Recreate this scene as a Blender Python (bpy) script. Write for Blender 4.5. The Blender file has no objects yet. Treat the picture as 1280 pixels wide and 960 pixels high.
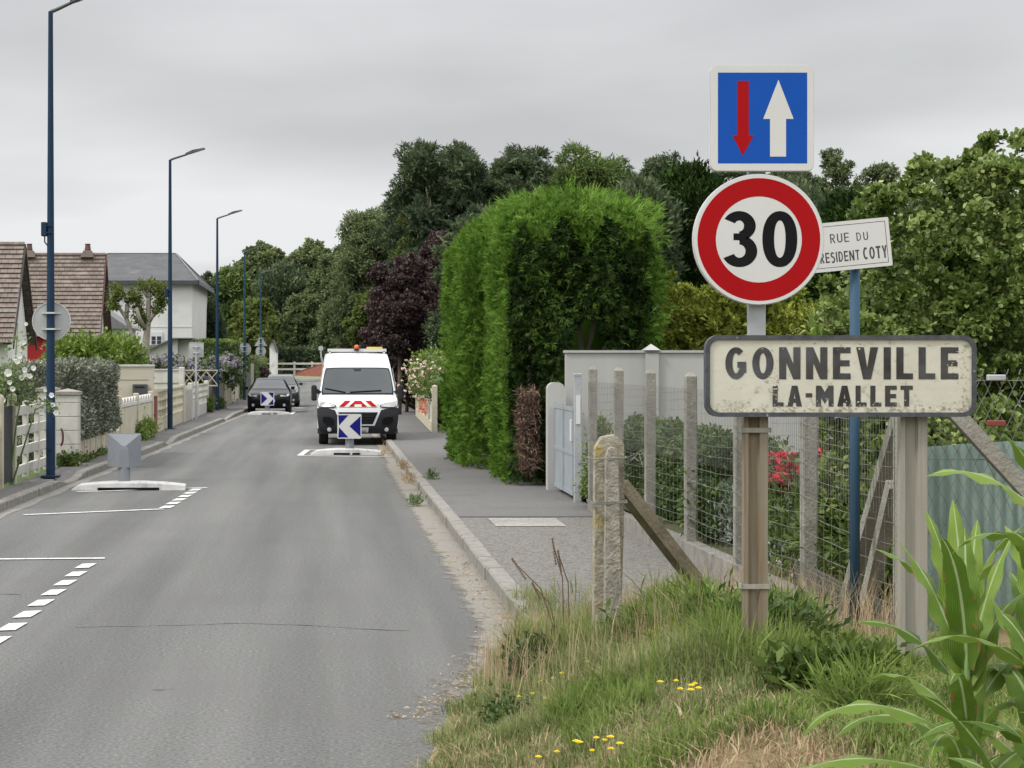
import bpy, bmesh, math, random
import numpy as np
from math import radians, sin, cos, pi, sqrt
from mathutils import Vector, Matrix

sc = bpy.context.scene
COL = sc.collection
rng = np.random.default_rng(7)
random.seed(7)

# ------------------------------------------------------------------ camera, sky, sun, exposure
F, VX, VY, EYE = 2450.0, 412.0, 455.0, 2.03          # focal length and vanishing point in photo pixels, eye height
cd = bpy.data.cameras.new("camera")
cam = bpy.data.objects.new("camera", cd); COL.objects.link(cam)
cam.location = (0, 0, EYE); cam.rotation_euler = (radians(90), 0, 0)
cd.sensor_width = 36.0; cd.lens = F / 1280 * 36
cd.shift_x = (640 - VX) / 1280; cd.shift_y = (VY - 480) / 1280
cd.clip_start = 0.1; cd.clip_end = 3000
sc.camera = cam

SUN_EL, SUN_AZ = 50.0, -115.0        # azimuth from +Y towards +X: the bright side of the sky is to the left
SUN_STRENGTH, SUN_ANGLE = 1.5, 11.0
SKY_STRENGTH = 0.1
CLOUD_TOP = 15.9
EXPOSURE = 0.85

w = bpy.data.worlds.new("World"); sc.world = w; w.use_nodes = True
nt = w.node_tree; nd, lk = nt.nodes, nt.links
for n in list(nd): nd.remove(n)
def N(t, tree=None, **kw):
    n = (tree or nt).nodes.new(t)
    for k, v in kw.items(): setattr(n, k, v)
    return n
out = N('ShaderNodeOutputWorld'); bg = N('ShaderNodeBackground'); bg.inputs[1].default_value = SKY_STRENGTH
sky = N('ShaderNodeTexSky', sky_type='NISHITA'); sky.sun_disc = False
sky.sun_elevation = radians(SUN_EL); sky.sun_rotation = radians(SUN_AZ); sky.dust_density = 4; sky.air_density = 1.2
tc = N('ShaderNodeTexCoord'); sep = N('ShaderNodeSeparateXYZ'); lk.new(tc.outputs['Generated'], sep.inputs[0])
elev = N('ShaderNodeMapRange'); elev.inputs[1].default_value = 0.0; elev.inputs[2].default_value = 1.0
lk.new(sep.outputs[2], elev.inputs[0])
grad = N('ShaderNodeValToRGB'); lk.new(elev.outputs[0], grad.inputs[0])
cr = grad.color_ramp
def stop(ramp, p, v, tint=(1, 1, 1)):
    e = ramp.elements.new(p); e.color = (v*tint[0], v*tint[1], v*tint[2], 1)
cr.elements[0].position = 0.0; cr.elements[0].color = (.265, .268, .272, 1)
cr.elements[1].position = 1.0; cr.elements[1].color = (1.0, 1.0, 1.02, 1)
stop(cr, .10, .275, (.99, 1, 1.015)); stop(cr, .18, .25, (.99, 1, 1.02)); stop(cr, .45, .76, (1, 1, 1.02))
# cloud layer: the direction is projected on a flat cloud deck
addz = N('ShaderNodeMath', operation='ADD'); addz.inputs[1].default_value = 0.09; lk.new(sep.outputs[2], addz.inputs[0])
dx = N('ShaderNodeMath', operation='DIVIDE'); lk.new(sep.outputs[0], dx.inputs[0]); lk.new(addz.outputs[0], dx.inputs[1])
dy = N('ShaderNodeMath', operation='DIVIDE'); lk.new(sep.outputs[1], dy.inputs[0]); lk.new(addz.outputs[0], dy.inputs[1])
comb = N('ShaderNodeCombineXYZ'); lk.new(dx.outputs[0], comb.inputs[0]); lk.new(dy.outputs[0], comb.inputs[1])
mp = N('ShaderNodeMapping'); mp.inputs['Scale'].default_value = (0.52, 0.42, 1); mp.inputs['Location'].default_value = (12.3, 7.7, 0)
mp.inputs['Rotation'].default_value = (0, 0, radians(12))
lk.new(comb.outputs[0], mp.inputs[0])
no = N('ShaderNodeTexNoise'); no.inputs['Scale'].default_value = 1.0; no.inputs['Detail'].default_value = 6; no.inputs['Roughness'].default_value = .45
lk.new(mp.outputs[0], no.inputs['Vector'])
cl = N('ShaderNodeMapRange'); cl.inputs[1].default_value = .36; cl.inputs[2].default_value = .64; cl.inputs[3].default_value = .74; cl.inputs[4].default_value = 1.11
lk.new(no.outputs[0], cl.inputs[0])
mul = N('ShaderNodeVectorMath', operation='MULTIPLY'); lk.new(grad.outputs[0], mul.inputs[0]); lk.new(cl.outputs[0], mul.inputs[1])
scl = N('ShaderNodeVectorMath', operation='SCALE'); scl.inputs['Scale'].default_value = CLOUD_TOP; lk.new(mul.outputs[0], scl.inputs[0])
mix = N('ShaderNodeMix', data_type='RGBA'); mix.inputs[0].default_value = .95
lk.new(sky.outputs[0], mix.inputs[6]); lk.new(scl.outputs[0], mix.inputs[7])
lk.new(mix.outputs[2], bg.inputs[0]); lk.new(bg.outputs[0], out.inputs[0])

sd = bpy.data.lights.new("sun", 'SUN'); sd.energy = SUN_STRENGTH; sd.angle = radians(SUN_ANGLE); sd.color = (1, .965, .91)
sun = bpy.data.objects.new("sun", sd); COL.objects.link(sun)
_d = Vector((sin(radians(SUN_AZ))*cos(radians(SUN_EL)), cos(radians(SUN_AZ))*cos(radians(SUN_EL)), sin(radians(SUN_EL))))
sun.rotation_euler = _d.to_track_quat('Z', 'Y').to_euler(); sun.location = (0, 0, 60)
vs = sc.view_settings
vs.view_transform = 'Standard'; vs.look = 'None'; vs.gamma = 1; vs.exposure = EXPOSURE; vs.use_curve_mapping = False
sc.cycles.max_bounces = 6; sc.cycles.diffuse_bounces = 3; sc.cycles.glossy_bounces = 3; sc.cycles.transmission_bounces = 4
sc.cycles.transparent_max_bounces = 6; sc.cycles.use_denoising = True
try: sc.cycles.denoiser = 'OPENIMAGEDENOISE'
except Exception: pass

# ------------------------------------------------------------------ materials
MATS = {}
def mat(name, c1, c2=None, rough=.75, scale=6, detail=6, bump=0.0, bscale=None, metal=0.0, spec=.35, lo=.35, hi=.65, stain=None, sscale=3, slo=.55, shi=.7, coat=0, stretch=None):
    """surface of two tones mixed by noise, with an optional third stain tone and a noise bump"""
    if name in MATS: return MATS[name]
    m = bpy.data.materials.new(name); m.use_nodes = True; t = m.node_tree
    p = t.nodes['Principled BSDF']
    if c2 is None: c2 = tuple(x*.82 for x in c1)
    tcn = N('ShaderNodeTexCoord', t); vec = tcn.outputs['Object']
    if stretch:
        mpn = N('ShaderNodeMapping', t); mpn.inputs['Scale'].default_value = stretch; t.links.new(vec, mpn.inputs[0]); vec = mpn.outputs[0]
    def noise(s, d, off=0):
        n = N('ShaderNodeTexNoise', t); n.inputs['Scale'].default_value = s; n.inputs['Detail'].default_value = d; n.inputs['Roughness'].default_value = .6
        t.links.new(vec, n.inputs['Vector']); return n.outputs[0]
    def rngmap(s, lo, hi):
        n = N('ShaderNodeMapRange', t); n.inputs[1].default_value = lo; n.inputs[2].default_value = hi; t.links.new(s, n.inputs[0]); return n.outputs[0]
    def mixc(f, a, b):
        n = N('ShaderNodeMix', t, data_type='RGBA'); t.links.new(f, n.inputs[0])
        for i, x in ((6, a), (7, b)):
            if isinstance(x, tuple): n.inputs[i].default_value = (*x, 1)
            else: t.links.new(x, n.inputs[i])
        return n.outputs[2]
    c = mixc(rngmap(noise(scale, detail), lo, hi), c1, c2)
    if stain: c = mixc(rngmap(noise(sscale, 8), slo, shi), c, stain)
    t.links.new(c, p.inputs['Base Color'])
    p.inputs['Roughness'].default_value = rough; p.inputs['Metallic'].default_value = metal
    p.inputs['Specular IOR Level'].default_value = spec
    if coat: p.inputs['Coat Weight'].default_value = coat; p.inputs['Coat Roughness'].default_value = .08
    if bump:
        b = N('ShaderNodeBump', t); b.inputs['Strength'].default_value = bump; b.inputs['Distance'].default_value = .02
        t.links.new(noise(bscale or scale*4, 4), b.inputs['Height']); t.links.new(b.outputs[0], p.inputs['Normal'])
    MATS[name] = m; return m

def leafmat(name, stops, trans=.35, rough=.55, spec=.3, patch=1.2, tcol=None):
    """leaf surface: tone drawn per leaf, leaning with a slow noise so that clumps differ"""
    if name in MATS: return MATS[name]
    m = bpy.data.materials.new(name); m.use_nodes = True; t = m.node_tree
    p = t.nodes['Principled BSDF']; o = t.nodes['Material Output']
    g = N('ShaderNodeNewGeometry', t); tcn = N('ShaderNodeTexCoord', t)
    n = N('ShaderNodeTexNoise', t); n.inputs['Scale'].default_value = patch; n.inputs['Detail'].default_value = 3
    t.links.new(tcn.outputs['Object'], n.inputs['Vector'])
    a = N('ShaderNodeMath', t, operation='MULTIPLY_ADD'); a.inputs[1].default_value = 1.6; a.inputs[2].default_value = -.55; t.links.new(n.outputs[0], a.inputs[0])
    b = N('ShaderNodeMath', t, operation='MULTIPLY_ADD'); b.inputs[1].default_value = .5; t.links.new(g.outputs['Random Per Island'], b.inputs[0]); t.links.new(a.outputs[0], b.inputs[2])
    r = N('ShaderNodeValToRGB', t); t.links.new(b.outputs[0], r.inputs[0])
    r.color_ramp.elements[0].color = (*stops[0], 1); r.color_ramp.elements[0].position = .1
    r.color_ramp.elements[1].color = (*stops[-1], 1); r.color_ramp.elements[1].position = .9
    for i, s in enumerate(stops[1:-1]):
        e = r.color_ramp.elements.new(.1 + .8*(i+1)/(len(stops)-1)); e.color = (*s, 1)
    t.links.new(r.outputs[0], p.inputs['Base Color']); p.inputs['Roughness'].default_value = rough; p.inputs['Specular IOR Level'].default_value = spec
    if trans:
        tr = N('ShaderNodeBsdfTranslucent', t)
        t.links.new(r.outputs[0], tr.inputs[0])
        mx = N('ShaderNodeMixShader', t); mx.inputs[0].default_value = trans
        t.links.new(p.outputs[0], mx.inputs[1]); t.links.new(tr.outputs[0], mx.inputs[2]); t.links.new(mx.outputs[0], o.inputs[0])
    MATS[name] = m; return m

# ------------------------------------------------------------------ object helpers
ORG = {}
def thing(name, label, cat, loc=(0, 0, 0), group=None, rot=(0, 0, 0)):
    o = bpy.data.objects.new(name, None); COL.objects.link(o); o.empty_display_size = .2
    o.location = loc; o.rotation_euler = rot; o['label'] = label; o['category'] = cat
    if group: o['group'] = group
    ORG[o.name] = Vector(loc); return o
def root_of(o):
    while o.parent: o = o.parent
    return o
def tag(o, label, cat, group=None):
    o['label'] = label; o['category'] = cat
    if group: o['group'] = group
    return o
def link_mesh(name, me, m, parent=None, world=True, smooth=False):
    ms = m if isinstance(m, (list, tuple)) else [m]
    for x in ms: me.materials.append(x)
    o = bpy.data.objects.new(name, me); COL.objects.link(o)
    if parent is not None:
        o.parent = parent
        if world:
            L = ORG.get(root_of(parent).name)
            if L is not None: me.transform(Matrix.Translation(-L))
    if smooth:
        me.polygons.foreach_set('use_smooth', [True]*len(me.polygons))
    me.update(); return o
def struct(name, me_or_mb, m, smooth=False, kind='structure'):
    o = me_or_mb.build(name, m, smooth=smooth) if isinstance(me_or_mb, MB) else link_mesh(name, me_or_mb, m, smooth=smooth)
    o['kind'] = kind; return o
def dup(root, loc, label=None, rot=None):
    r = root.copy(); COL.objects.link(r); r.location = loc
    if rot is not None: r.rotation_euler = rot
    if label: r['label'] = label
    for ch in list(root.children):
        c = ch.copy(); COL.objects.link(c); c.parent = r
        for g in list(ch.children):
            d = g.copy(); COL.objects.link(d); d.parent = c
    return r

class MB:
    def __init__(s): s.v = []; s.f = []; s.m = []
    def add(s, vs, fs, mi=0):
        b = len(s.v); s.v += [tuple(x) for x in vs]
        for f in fs: s.f.append(tuple(b+i for i in f)); s.m.append(mi)
        return s
    def box(s, x0, x1, y0, y1, z0, z1, mi=0, taper=0):
        a = taper
        return s.add([(x0,y0,z0),(x1,y0,z0),(x1,y1,z0),(x0,y1,z0),(x0+a,y0+a,z1),(x1-a,y0+a,z1),(x1-a,y1-a,z1),(x0+a,y1-a,z1)],
                     [(0,3,2,1),(4,5,6,7),(0,1,5,4),(1,2,6,5),(2,3,7,6),(3,0,4,7)], mi)
    def bbox(s, x0, x1, y0, y1, z0, z1, b=.01, mi=0):
        """box with chamfered edges"""
        bm = bmesh.new(); bmesh.ops.create_cube(bm, size=1)
        for v in bm.verts: v.co = Vector(((x0+x1)/2+v.co.x*(x1-x0), (y0+y1)/2+v.co.y*(y1-y0), (z0+z1)/2+v.co.z*(z1-z0)))
        bmesh.ops.bevel(bm, geom=list(bm.edges), offset=b, segments=2, affect='EDGES', profile=.5)
        return s.bm(bm, mi)
    def bm(s, bm, mi=0):
        bm.verts.index_update()
        s.add([v.co[:] for v in bm.verts], [[v.index for v in f.verts] for f in bm.faces], mi); bm.free(); return s
    def bar(s, p, q, w, h=None, mi=0, up=(0, 0, 1)):
        h = h or w; p = Vector(p); q = Vector(q); d = (q-p).normalized(); u = Vector(up)
        if abs(d.dot(u)) > .98: u = Vector((0, 1, 0))
        a = d.cross(u).normalized()*w/2; b = a.cross(d).normalized()*h/2
        return s.add([p-a-b, p+a-b, p+a+b, p-a+b, q-a-b, q+a-b, q+a+b, q-a+b],
                     [(0,1,2,3),(7,6,5,4),(0,4,5,1),(1,5,6,2),(2,6,7,3),(3,7,4,0)], mi)
    def tube(s, pts, r, n=8, mi=0, cap=True):
        pts = [Vector(p) for p in pts]; k = len(pts); rs = r if isinstance(r, (list, tuple)) else [r]*k
        vs, fs = [], []
        ref = Vector((0, 0, 1))
        d0 = (pts[1]-pts[0]).normalized()
        if abs(d0.dot(ref)) > .9: ref = Vector((0, 1, 0))
        for i, p in enumerate(pts):
            d = (pts[min(i+1, k-1)]-pts[max(i-1, 0)]).normalized()
            a = d.cross(ref).normalized(); b = d.cross(a).normalized()
            for j in range(n):
                t = 2*pi*j/n; vs.append(p+a*cos(t)*rs[i]+b*sin(t)*rs[i])
        for i in range(k-1):
            for j in range(n):
                fs.append((i*n+j, i*n+(j+1) % n, (i+1)*n+(j+1) % n, (i+1)*n+j))
        if cap: fs.append(tuple(range(n-1, -1, -1))); fs.append(tuple((k-1)*n+j for j in range(n)))
        return s.add(vs, fs, mi)
    def prism(s, poly, y0, y1, mi=0):
        """polygon in (x, z) extruded along y"""
        n = len(poly)
        return s.add([(x, y0, z) for x, z in poly]+[(x, y1, z) for x, z in poly],
                     [tuple(range(n)), tuple(range(2*n-1, n-1, -1))]+[(i, i+n, (i+1) % n+n, (i+1) % n) for i in range(n)], mi)
    def prism_x(s, poly, x0, x1, mi=0):
        """polygon in (y, z) extruded along x"""
        n = len(poly)
        return s.add([(x0, y, z) for y, z in poly]+[(x1, y, z) for y, z in poly],
                     [tuple(range(n)), tuple(range(2*n-1, n-1, -1))]+[(i, i+n, (i+1) % n+n, (i+1) % n) for i in range(n)], mi)
    def prism_z(s, poly, z0, z1, mi=0):
        n = len(poly)
        return s.add([(x, y, z0) for x, y in poly]+[(x, y, z1) for x, y in poly],
                     [tuple(range(n-1, -1, -1)), tuple(range(n, 2*n))]+[(i, (i+1) % n, (i+1) % n+n, i+n) for i in range(n)], mi)
    def lathe(s, prof, c, axis='z', n=16, mi=0):
        vs, fs = [], []
        for r, h in prof:
            for j in range(n):
                t = 2*pi*j/n; a, b = r*cos(t), r*sin(t)
                vs.append({'z': (c[0]+a, c[1]+b, c[2]+h), 'y': (c[0]+a, c[1]+h, c[2]+b), 'x': (c[0]+h, c[1]+a, c[2]+b)}[axis])
        for i in range(len(prof)-1):
            for j in range(n): fs.append((i*n+j, i*n+(j+1) % n, (i+1)*n+(j+1) % n, (i+1)*n+j))
        fs.append(tuple(range(n))); fs.append(tuple((len(prof)-1)*n+j for j in range(n)))
        return s.add(vs, fs, mi)
    def flat(s, poly, y, mi=0):
        """a painted face at depth y, seen from -y; poly in (x, z)"""
        return s.add([(x, y, z) for x, z in poly], [tuple(range(len(poly)))], mi)
    def mesh(s, name):
        me = bpy.data.meshes.new(name); me.from_pydata(s.v, [], s.f)
        me.polygons.foreach_set('material_index', s.m)
        if getattr(s, 'uv', None):
            ul = me.uv_layers.new(name='UVMap')
            for lp in me.loops: ul.data[lp.index].uv = s.uv[lp.vertex_index]
        return me
    def build(s, name, m, parent=None, world=True, smooth=False, fix=True):
        me = s.mesh(name)
        if fix:
            bm = bmesh.new(); bm.from_mesh(me); bmesh.ops.recalc_face_normals(bm, faces=bm.faces); bm.to_mesh(me); bm.free()
        return link_mesh(name, me, m, parent, world, smooth)

def np_mesh(name, V, Q):
    """mesh from numpy arrays of vertices (n,3) and faces (m,k)"""
    me = bpy.data.meshes.new(name); k = Q.shape[1]
    me.vertices.add(len(V)); me.vertices.foreach_set('co', np.ascontiguousarray(V, dtype=np.float32).ravel())
    me.loops.add(Q.size); me.loops.foreach_set('vertex_index', np.ascontiguousarray(Q, dtype=np.int32).ravel())
    me.polygons.add(len(Q)); me.polygons.foreach_set('loop_start', np.arange(0, Q.size, k, dtype=np.int32))
    me.update(calc_edges=True); return me

def unit(a): return a/np.maximum(np.linalg.norm(a, axis=-1, keepdims=True), 1e-9)
def leaf_arrays(P, D, Nn, L, W, droop=.15):
    """diamond leaves: root P, long axis D, facing Nn"""
    n = len(P); D = unit(D); S = unit(np.cross(D, Nn)); U = np.cross(S, D)
    L = np.broadcast_to(np.asarray(L, float).reshape(-1, 1), (n, 1)); W = np.broadcast_to(np.asarray(W, float).reshape(-1, 1), (n, 1))
    a = P; b = P+D*L*.5+S*W*.5+U*W*.12; c = P+D*L-U*L*droop; d = P+D*L*.5-S*W*.5+U*W*.12
    V = np.stack([a, b, c, d], 1).reshape(-1, 3)
    return V, np.arange(4*n).reshape(-1, 4)
def round_leaf_arrays(P, D, Nn, L, W):
    """oval leaves of six corners, slightly folded along the middle"""
    n = len(P); D = unit(D); S = unit(np.cross(D, Nn)); U = np.cross(S, D)
    L = np.broadcast_to(np.asarray(L, float).reshape(-1, 1), (n, 1)); W = np.broadcast_to(np.asarray(W, float).reshape(-1, 1), (n, 1))
    f = U*W*.14
    V = np.stack([P, P+D*L*.28+S*W*.46+f, P+D*L*.72+S*W*.46+f, P+D*L-U*L*.1, P+D*L*.72-S*W*.46+f, P+D*L*.28-S*W*.46+f], 1).reshape(-1, 3)
    b = np.arange(n)[:, None]*6
    return V, np.concatenate([b+np.array([0, 1, 2, 3]), b+np.array([0, 3, 4, 5])], 1).reshape(-1, 4)
def fan_arrays(P, D, Nn, k, L, W, spread=1.0):
    """flat ferny sprays: k narrow leaflets fanned round each main direction"""
    n = len(P); D = unit(D); S = unit(np.cross(D, Nn)); U = np.cross(S, D)
    a = np.tile(np.linspace(-spread, spread, k), n)+rng.normal(0, .13, n*k); r = np.repeat(np.arange(n), k)
    d = D[r]*np.cos(a)[:, None]+S[r]*np.sin(a)[:, None]+U[r]*rng.normal(0, .12, (n*k, 1))
    s = np.repeat(rng.uniform(.6, 1.45, n), k)*(1-.35*np.abs(a)/max(spread, .1))
    root = P[r]+D[r]*(np.repeat(np.broadcast_to(np.asarray(L, float), (n,)), k)*.35*rng.random(n*k))[:, None]
    Lk = np.repeat(np.broadcast_to(np.asarray(L, float), (n,)), k)
    return leaf_arrays(root, d, U[r], Lk*s, W*s, .12)
def join_arrays(parts):
    Vs, Qs, o = [], [], 0
    for V, Q in parts: Vs.append(V); Qs.append(Q+o); o += len(V)
    return np.concatenate(Vs), np.concatenate(Qs)
_CS = {}
def cube_sphere(k):
    if k not in _CS:
        bm = bmesh.new(); bmesh.ops.create_cube(bm, size=2); bmesh.ops.subdivide_edges(bm, edges=list(bm.edges), cuts=k, use_grid_fill=True)
        bm.verts.ensure_lookup_table(); bm.verts.index_update()
        V = np.array([v.co[:] for v in bm.verts]); Q = np.array([[v.index for v in f.verts] for f in bm.faces]); bm.free()
        _CS[k] = (unit(V), Q)
    return _CS[k]
def ico_core(c, r, sub=2, lump=.12, seed=0):
    V, Q = cube_sphere(3 if sub < 3 else 6); ph = seed*1.7
    k = 1+lump*np.sin(V[:, 0:1]*5+ph)*np.cos(V[:, 1:2]*4+ph*2)+lump*np.sin(V[:, 2:3]*6+ph)
    return V*k*np.array(r)+np.array(c), Q

def rand_dirs(n):
    u = rng.normal(size=(n, 3)); return unit(u)

def blob_leaves(blobs, n, L, W, clump=.22, per=14, shell=.25, up=.25, out=.9, flat_=.5, zmin=-1e9, core=.78, jitter=.35):
    """foliage for a list of ellipsoids (cx,cy,cz,rx,ry,rz): clumps of leaves through the outer shell of each"""
    B = np.array(blobs, float); A = (B[:, 3]*B[:, 4]+B[:, 4]*B[:, 5]+B[:, 3]*B[:, 5]); pr = A/A.sum()
    K = max(6, int(n/per)); bi = rng.choice(len(B), K, p=pr)
    u = rand_dirs(K); rr = 1-np.abs(rng.normal(0, shell, K)); rr = np.clip(rr, .35, 1.08)
    C = B[bi, :3]+u*B[bi, 3:]*rr[:, None]
    # drop clumps buried deep inside another blob
    keep = np.ones(K, bool)
    for j in range(len(B)):
        q = np.linalg.norm((C-B[j, :3])/B[j, 3:], axis=1); keep &= ~((q < .55) & (bi != j))
    C, u = C[keep], u[keep]; K = len(C)
    cs = clump*rng.uniform(.6, 1.4, K)
    idx = rng.integers(0, K, n)
    P = C[idx]+rng.normal(size=(n, 3))*cs[idx][:, None]*np.array([1, 1, flat_+.3])
    D = unit(u[idx]*out+rng.normal(size=(n, 3))*.6+np.array([0, 0, up]))
    Nn = unit(np.array([0, 0, 1.0])+rng.normal(size=(n, 3))*.6+u[idx]*.5)
    ok = P[:, 2] > zmin
    P, D, Nn = P[ok], D[ok], Nn[ok]; m = len(P)
    s = rng.uniform(1-jitter, 1+jitter, m)
    parts = [leaf_arrays(P, D, Nn, L*s, W*s)]
    if core:
        for j, b in enumerate(B): parts.append(ico_core(b[:3], b[3:]*core, 2, .1, j))
    return join_arrays(parts)

def bough_leaves(blobs, nb, ns, nl, br, sr, L, W, zmin=-1e9, up=.35, flat_=.7, core=.5, jitter=.3, out=.6, fill=0, fs=1.7, oval=False, rlo=.72, rhi=1.0, rf=.86):
    leaf_arrays = round_leaf_arrays if oval else globals()['leaf_arrays']
    """boughs over the blobs, shoots over each bough, leaves round each shoot: leaves deep gaps between the boughs"""
    B = np.array(blobs, float); A = (B[:, 3]*B[:, 4]+B[:, 4]*B[:, 5]+B[:, 3]*B[:, 5]); bi = rng.choice(len(B), nb, p=A/A.sum())
    u = rand_dirs(nb); C = B[bi, :3]+u*B[bi, 3:]*rng.uniform(rlo, rhi, (nb, 1))
    keep = np.ones(nb, bool)
    for j in range(len(B)):
        q = np.linalg.norm((C-B[j, :3])/B[j, 3:], axis=1); keep &= ~((q < .6) & (bi != j))
    C, u = C[keep], u[keep]; nb = len(C)
    brr = br*rng.uniform(.6, 1.35, nb)
    si = np.repeat(np.arange(nb), ns); v = unit(rand_dirs(nb*ns)+u[si]*.9+np.array([0, 0, .35]))
    S = C[si]+v*brr[si][:, None]*rng.uniform(.55, 1.0, (nb*ns, 1))*np.array([1, 1, flat_])
    li = np.repeat(np.arange(nb*ns), nl); n = len(li)
    D = unit(v[li]*out+rng.normal(size=(n, 3))*.65+np.array([0, 0, up]))
    P = S[li]+rng.normal(size=(n, 3))*sr
    ok = P[:, 2] > zmin; P, D, vv = P[ok], D[ok], v[li][ok]; n = len(P)
    Nn = unit(np.array([0, 0, .8])+vv*.6+rng.normal(size=(n, 3))*.55); s = rng.uniform(1-jitter, 1+jitter, n)
    parts = [leaf_arrays(P, D, Nn, L*s, W*s)]
    if fill:    # inner leaves, so that the gaps between boughs look into more foliage
        bi = rng.choice(len(B), fill, p=A/A.sum()); P = B[bi, :3]+rand_dirs(fill)*B[bi, 3:]*(rng.random((fill, 1))**.4)*rf
        P = P[P[:, 2] > zmin]; m = len(P); s = rng.uniform(.7, 1.3, m); parts.append(leaf_arrays(P, rand_dirs(m)+np.array([0, 0, .2]), rand_dirs(m)+np.array([0, -.3, .5]), L*fs*s, W*fs*s))
    if core:
        for j, b in enumerate(B): parts.append(ico_core(b[:3], b[3:]*core, 2, .1, j))
    return join_arrays(parts)

def lobed_crown(c, rx, ry, h, n, L, W, layered=False, seed=0, low=.9):
    """a crown of many lobes of different size inside a domed envelope; layered: flat sprays as on a conifer"""
    r = np.random.default_rng(seed); k = 30 if layered else 20; lobes = [(c[0], c[1], c[2]+h*.36, rx*.66, ry*.66, h*.34)]
    for i in range(k):
        t = (i+.5)/k*.97+r.uniform(-.03, .03); th = i*2.4+r.uniform(-.4, .4)
        pr = low+(1-low)*min(1, t/.3) if t < .3 else sqrt(max(.015, 1-((t-.3)/.74)**2))
        q = r.uniform(.42, .76)*pr; s = r.uniform(.26, .44)*(.62+.38*pr)
        lobes.append((c[0]+cos(th)*rx*q, c[1]+sin(th)*ry*q, c[2]+h*t*.93, rx*s, ry*s, (rx*s*.8 if layered else min(rx*s*.95, h*.16))))
    nb = max(30, int(n/150)); return bough_leaves(lobes, nb*2, 10, 10, rx*.12, rx*.022+.02, L, W, core=.5, flat_=.7 if layered else .8, up=.3 if layered else .25, out=.9 if layered else .6, fill=int(n*.45), fs=1.9)

def envelope_tree(c, rx, ry, h, kind, n, L, W, per=16, clump=None, core=.6, droop=.1, lump=.22, rag=.18):
    """crown over the point c (its lower middle): round, cone, column or weeping; clumps over a lumpy envelope"""
    K = max(8, n//per); th = rng.uniform(0, 2*pi, K); t = rng.uniform(0, 1, K)
    if kind == 'round': t = .5-.5*np.cos(pi*rng.uniform(.08, .97, K)); pr = np.sqrt(np.maximum(1-(2*t-.9)**2/1.25, .02))
    elif kind == 'cone': pr = np.clip(1.02-t, 0.03, 1)**.75*np.clip(t*7+.45, 0, 1)
    elif kind == 'column': pr = np.clip((1-t)*4.5, .05, 1)**.5*np.clip(t*5+.5, 0, 1)
    else: pr = np.sqrt(np.maximum(1-t**2.4, .02))
    a, b, d = rng.uniform(0, 6, 3)
    lum = 1+lump*(np.sin(3*th+a+4*t)*.6+np.sin(5*th+b-7*t)*.4+np.sin(9*t+d)*.4)
    rr = np.clip(1-np.abs(rng.normal(0, rag, K)), .3, 1.1)*lum
    C = np.stack([c[0]+np.cos(th)*rx*pr*rr, c[1]+np.sin(th)*ry*pr*rr, c[2]+t*h*(.94+.1*rng.random(K))], 1)
    u = unit(np.stack([np.cos(th)*pr, np.sin(th)*pr, (t-.35)*1.2], 1))
    cs = (clump or rx*.12)*rng.uniform(.5, 1.5, K); idx = rng.integers(0, K, n)
    P = C[idx]+rng.normal(size=(n, 3))*cs[idx][:, None]*np.array([1, 1, .7])
    upv = {'round': .2, 'cone': -.02, 'column': .5, 'weep': -.8}[kind]
    D = unit(u[idx]+rng.normal(size=(n, 3))*.55+np.array([0, 0, upv]))
    Nn = unit(np.array([0, 0, 1.0])+rng.normal(size=(n, 3))*.6+u[idx]*.4)
    s = rng.uniform(.6, 1.4, n)
    parts = [leaf_arrays(P, D, Nn, L*s, W*s, droop)]
    if core:
        if kind == 'cone':
            for q in (.18, .4, .62): parts.append(ico_core((c[0], c[1], c[2]+h*q), (rx*core*(1.02-q), ry*core*(1.02-q), h*.2), 2, .1, q*9))
        elif kind == 'column':
            for q in (.2, .5, .75): parts.append(ico_core((c[0], c[1], c[2]+h*q), (rx*core, ry*core, h*.22), 2, .1, q*9))
        else: parts.append(ico_core((c[0], c[1], c[2]+h*.45), (rx*core, ry*core, h*.42*max(core, .7)), 3, .1, a))
    return join_arrays(parts)

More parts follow.
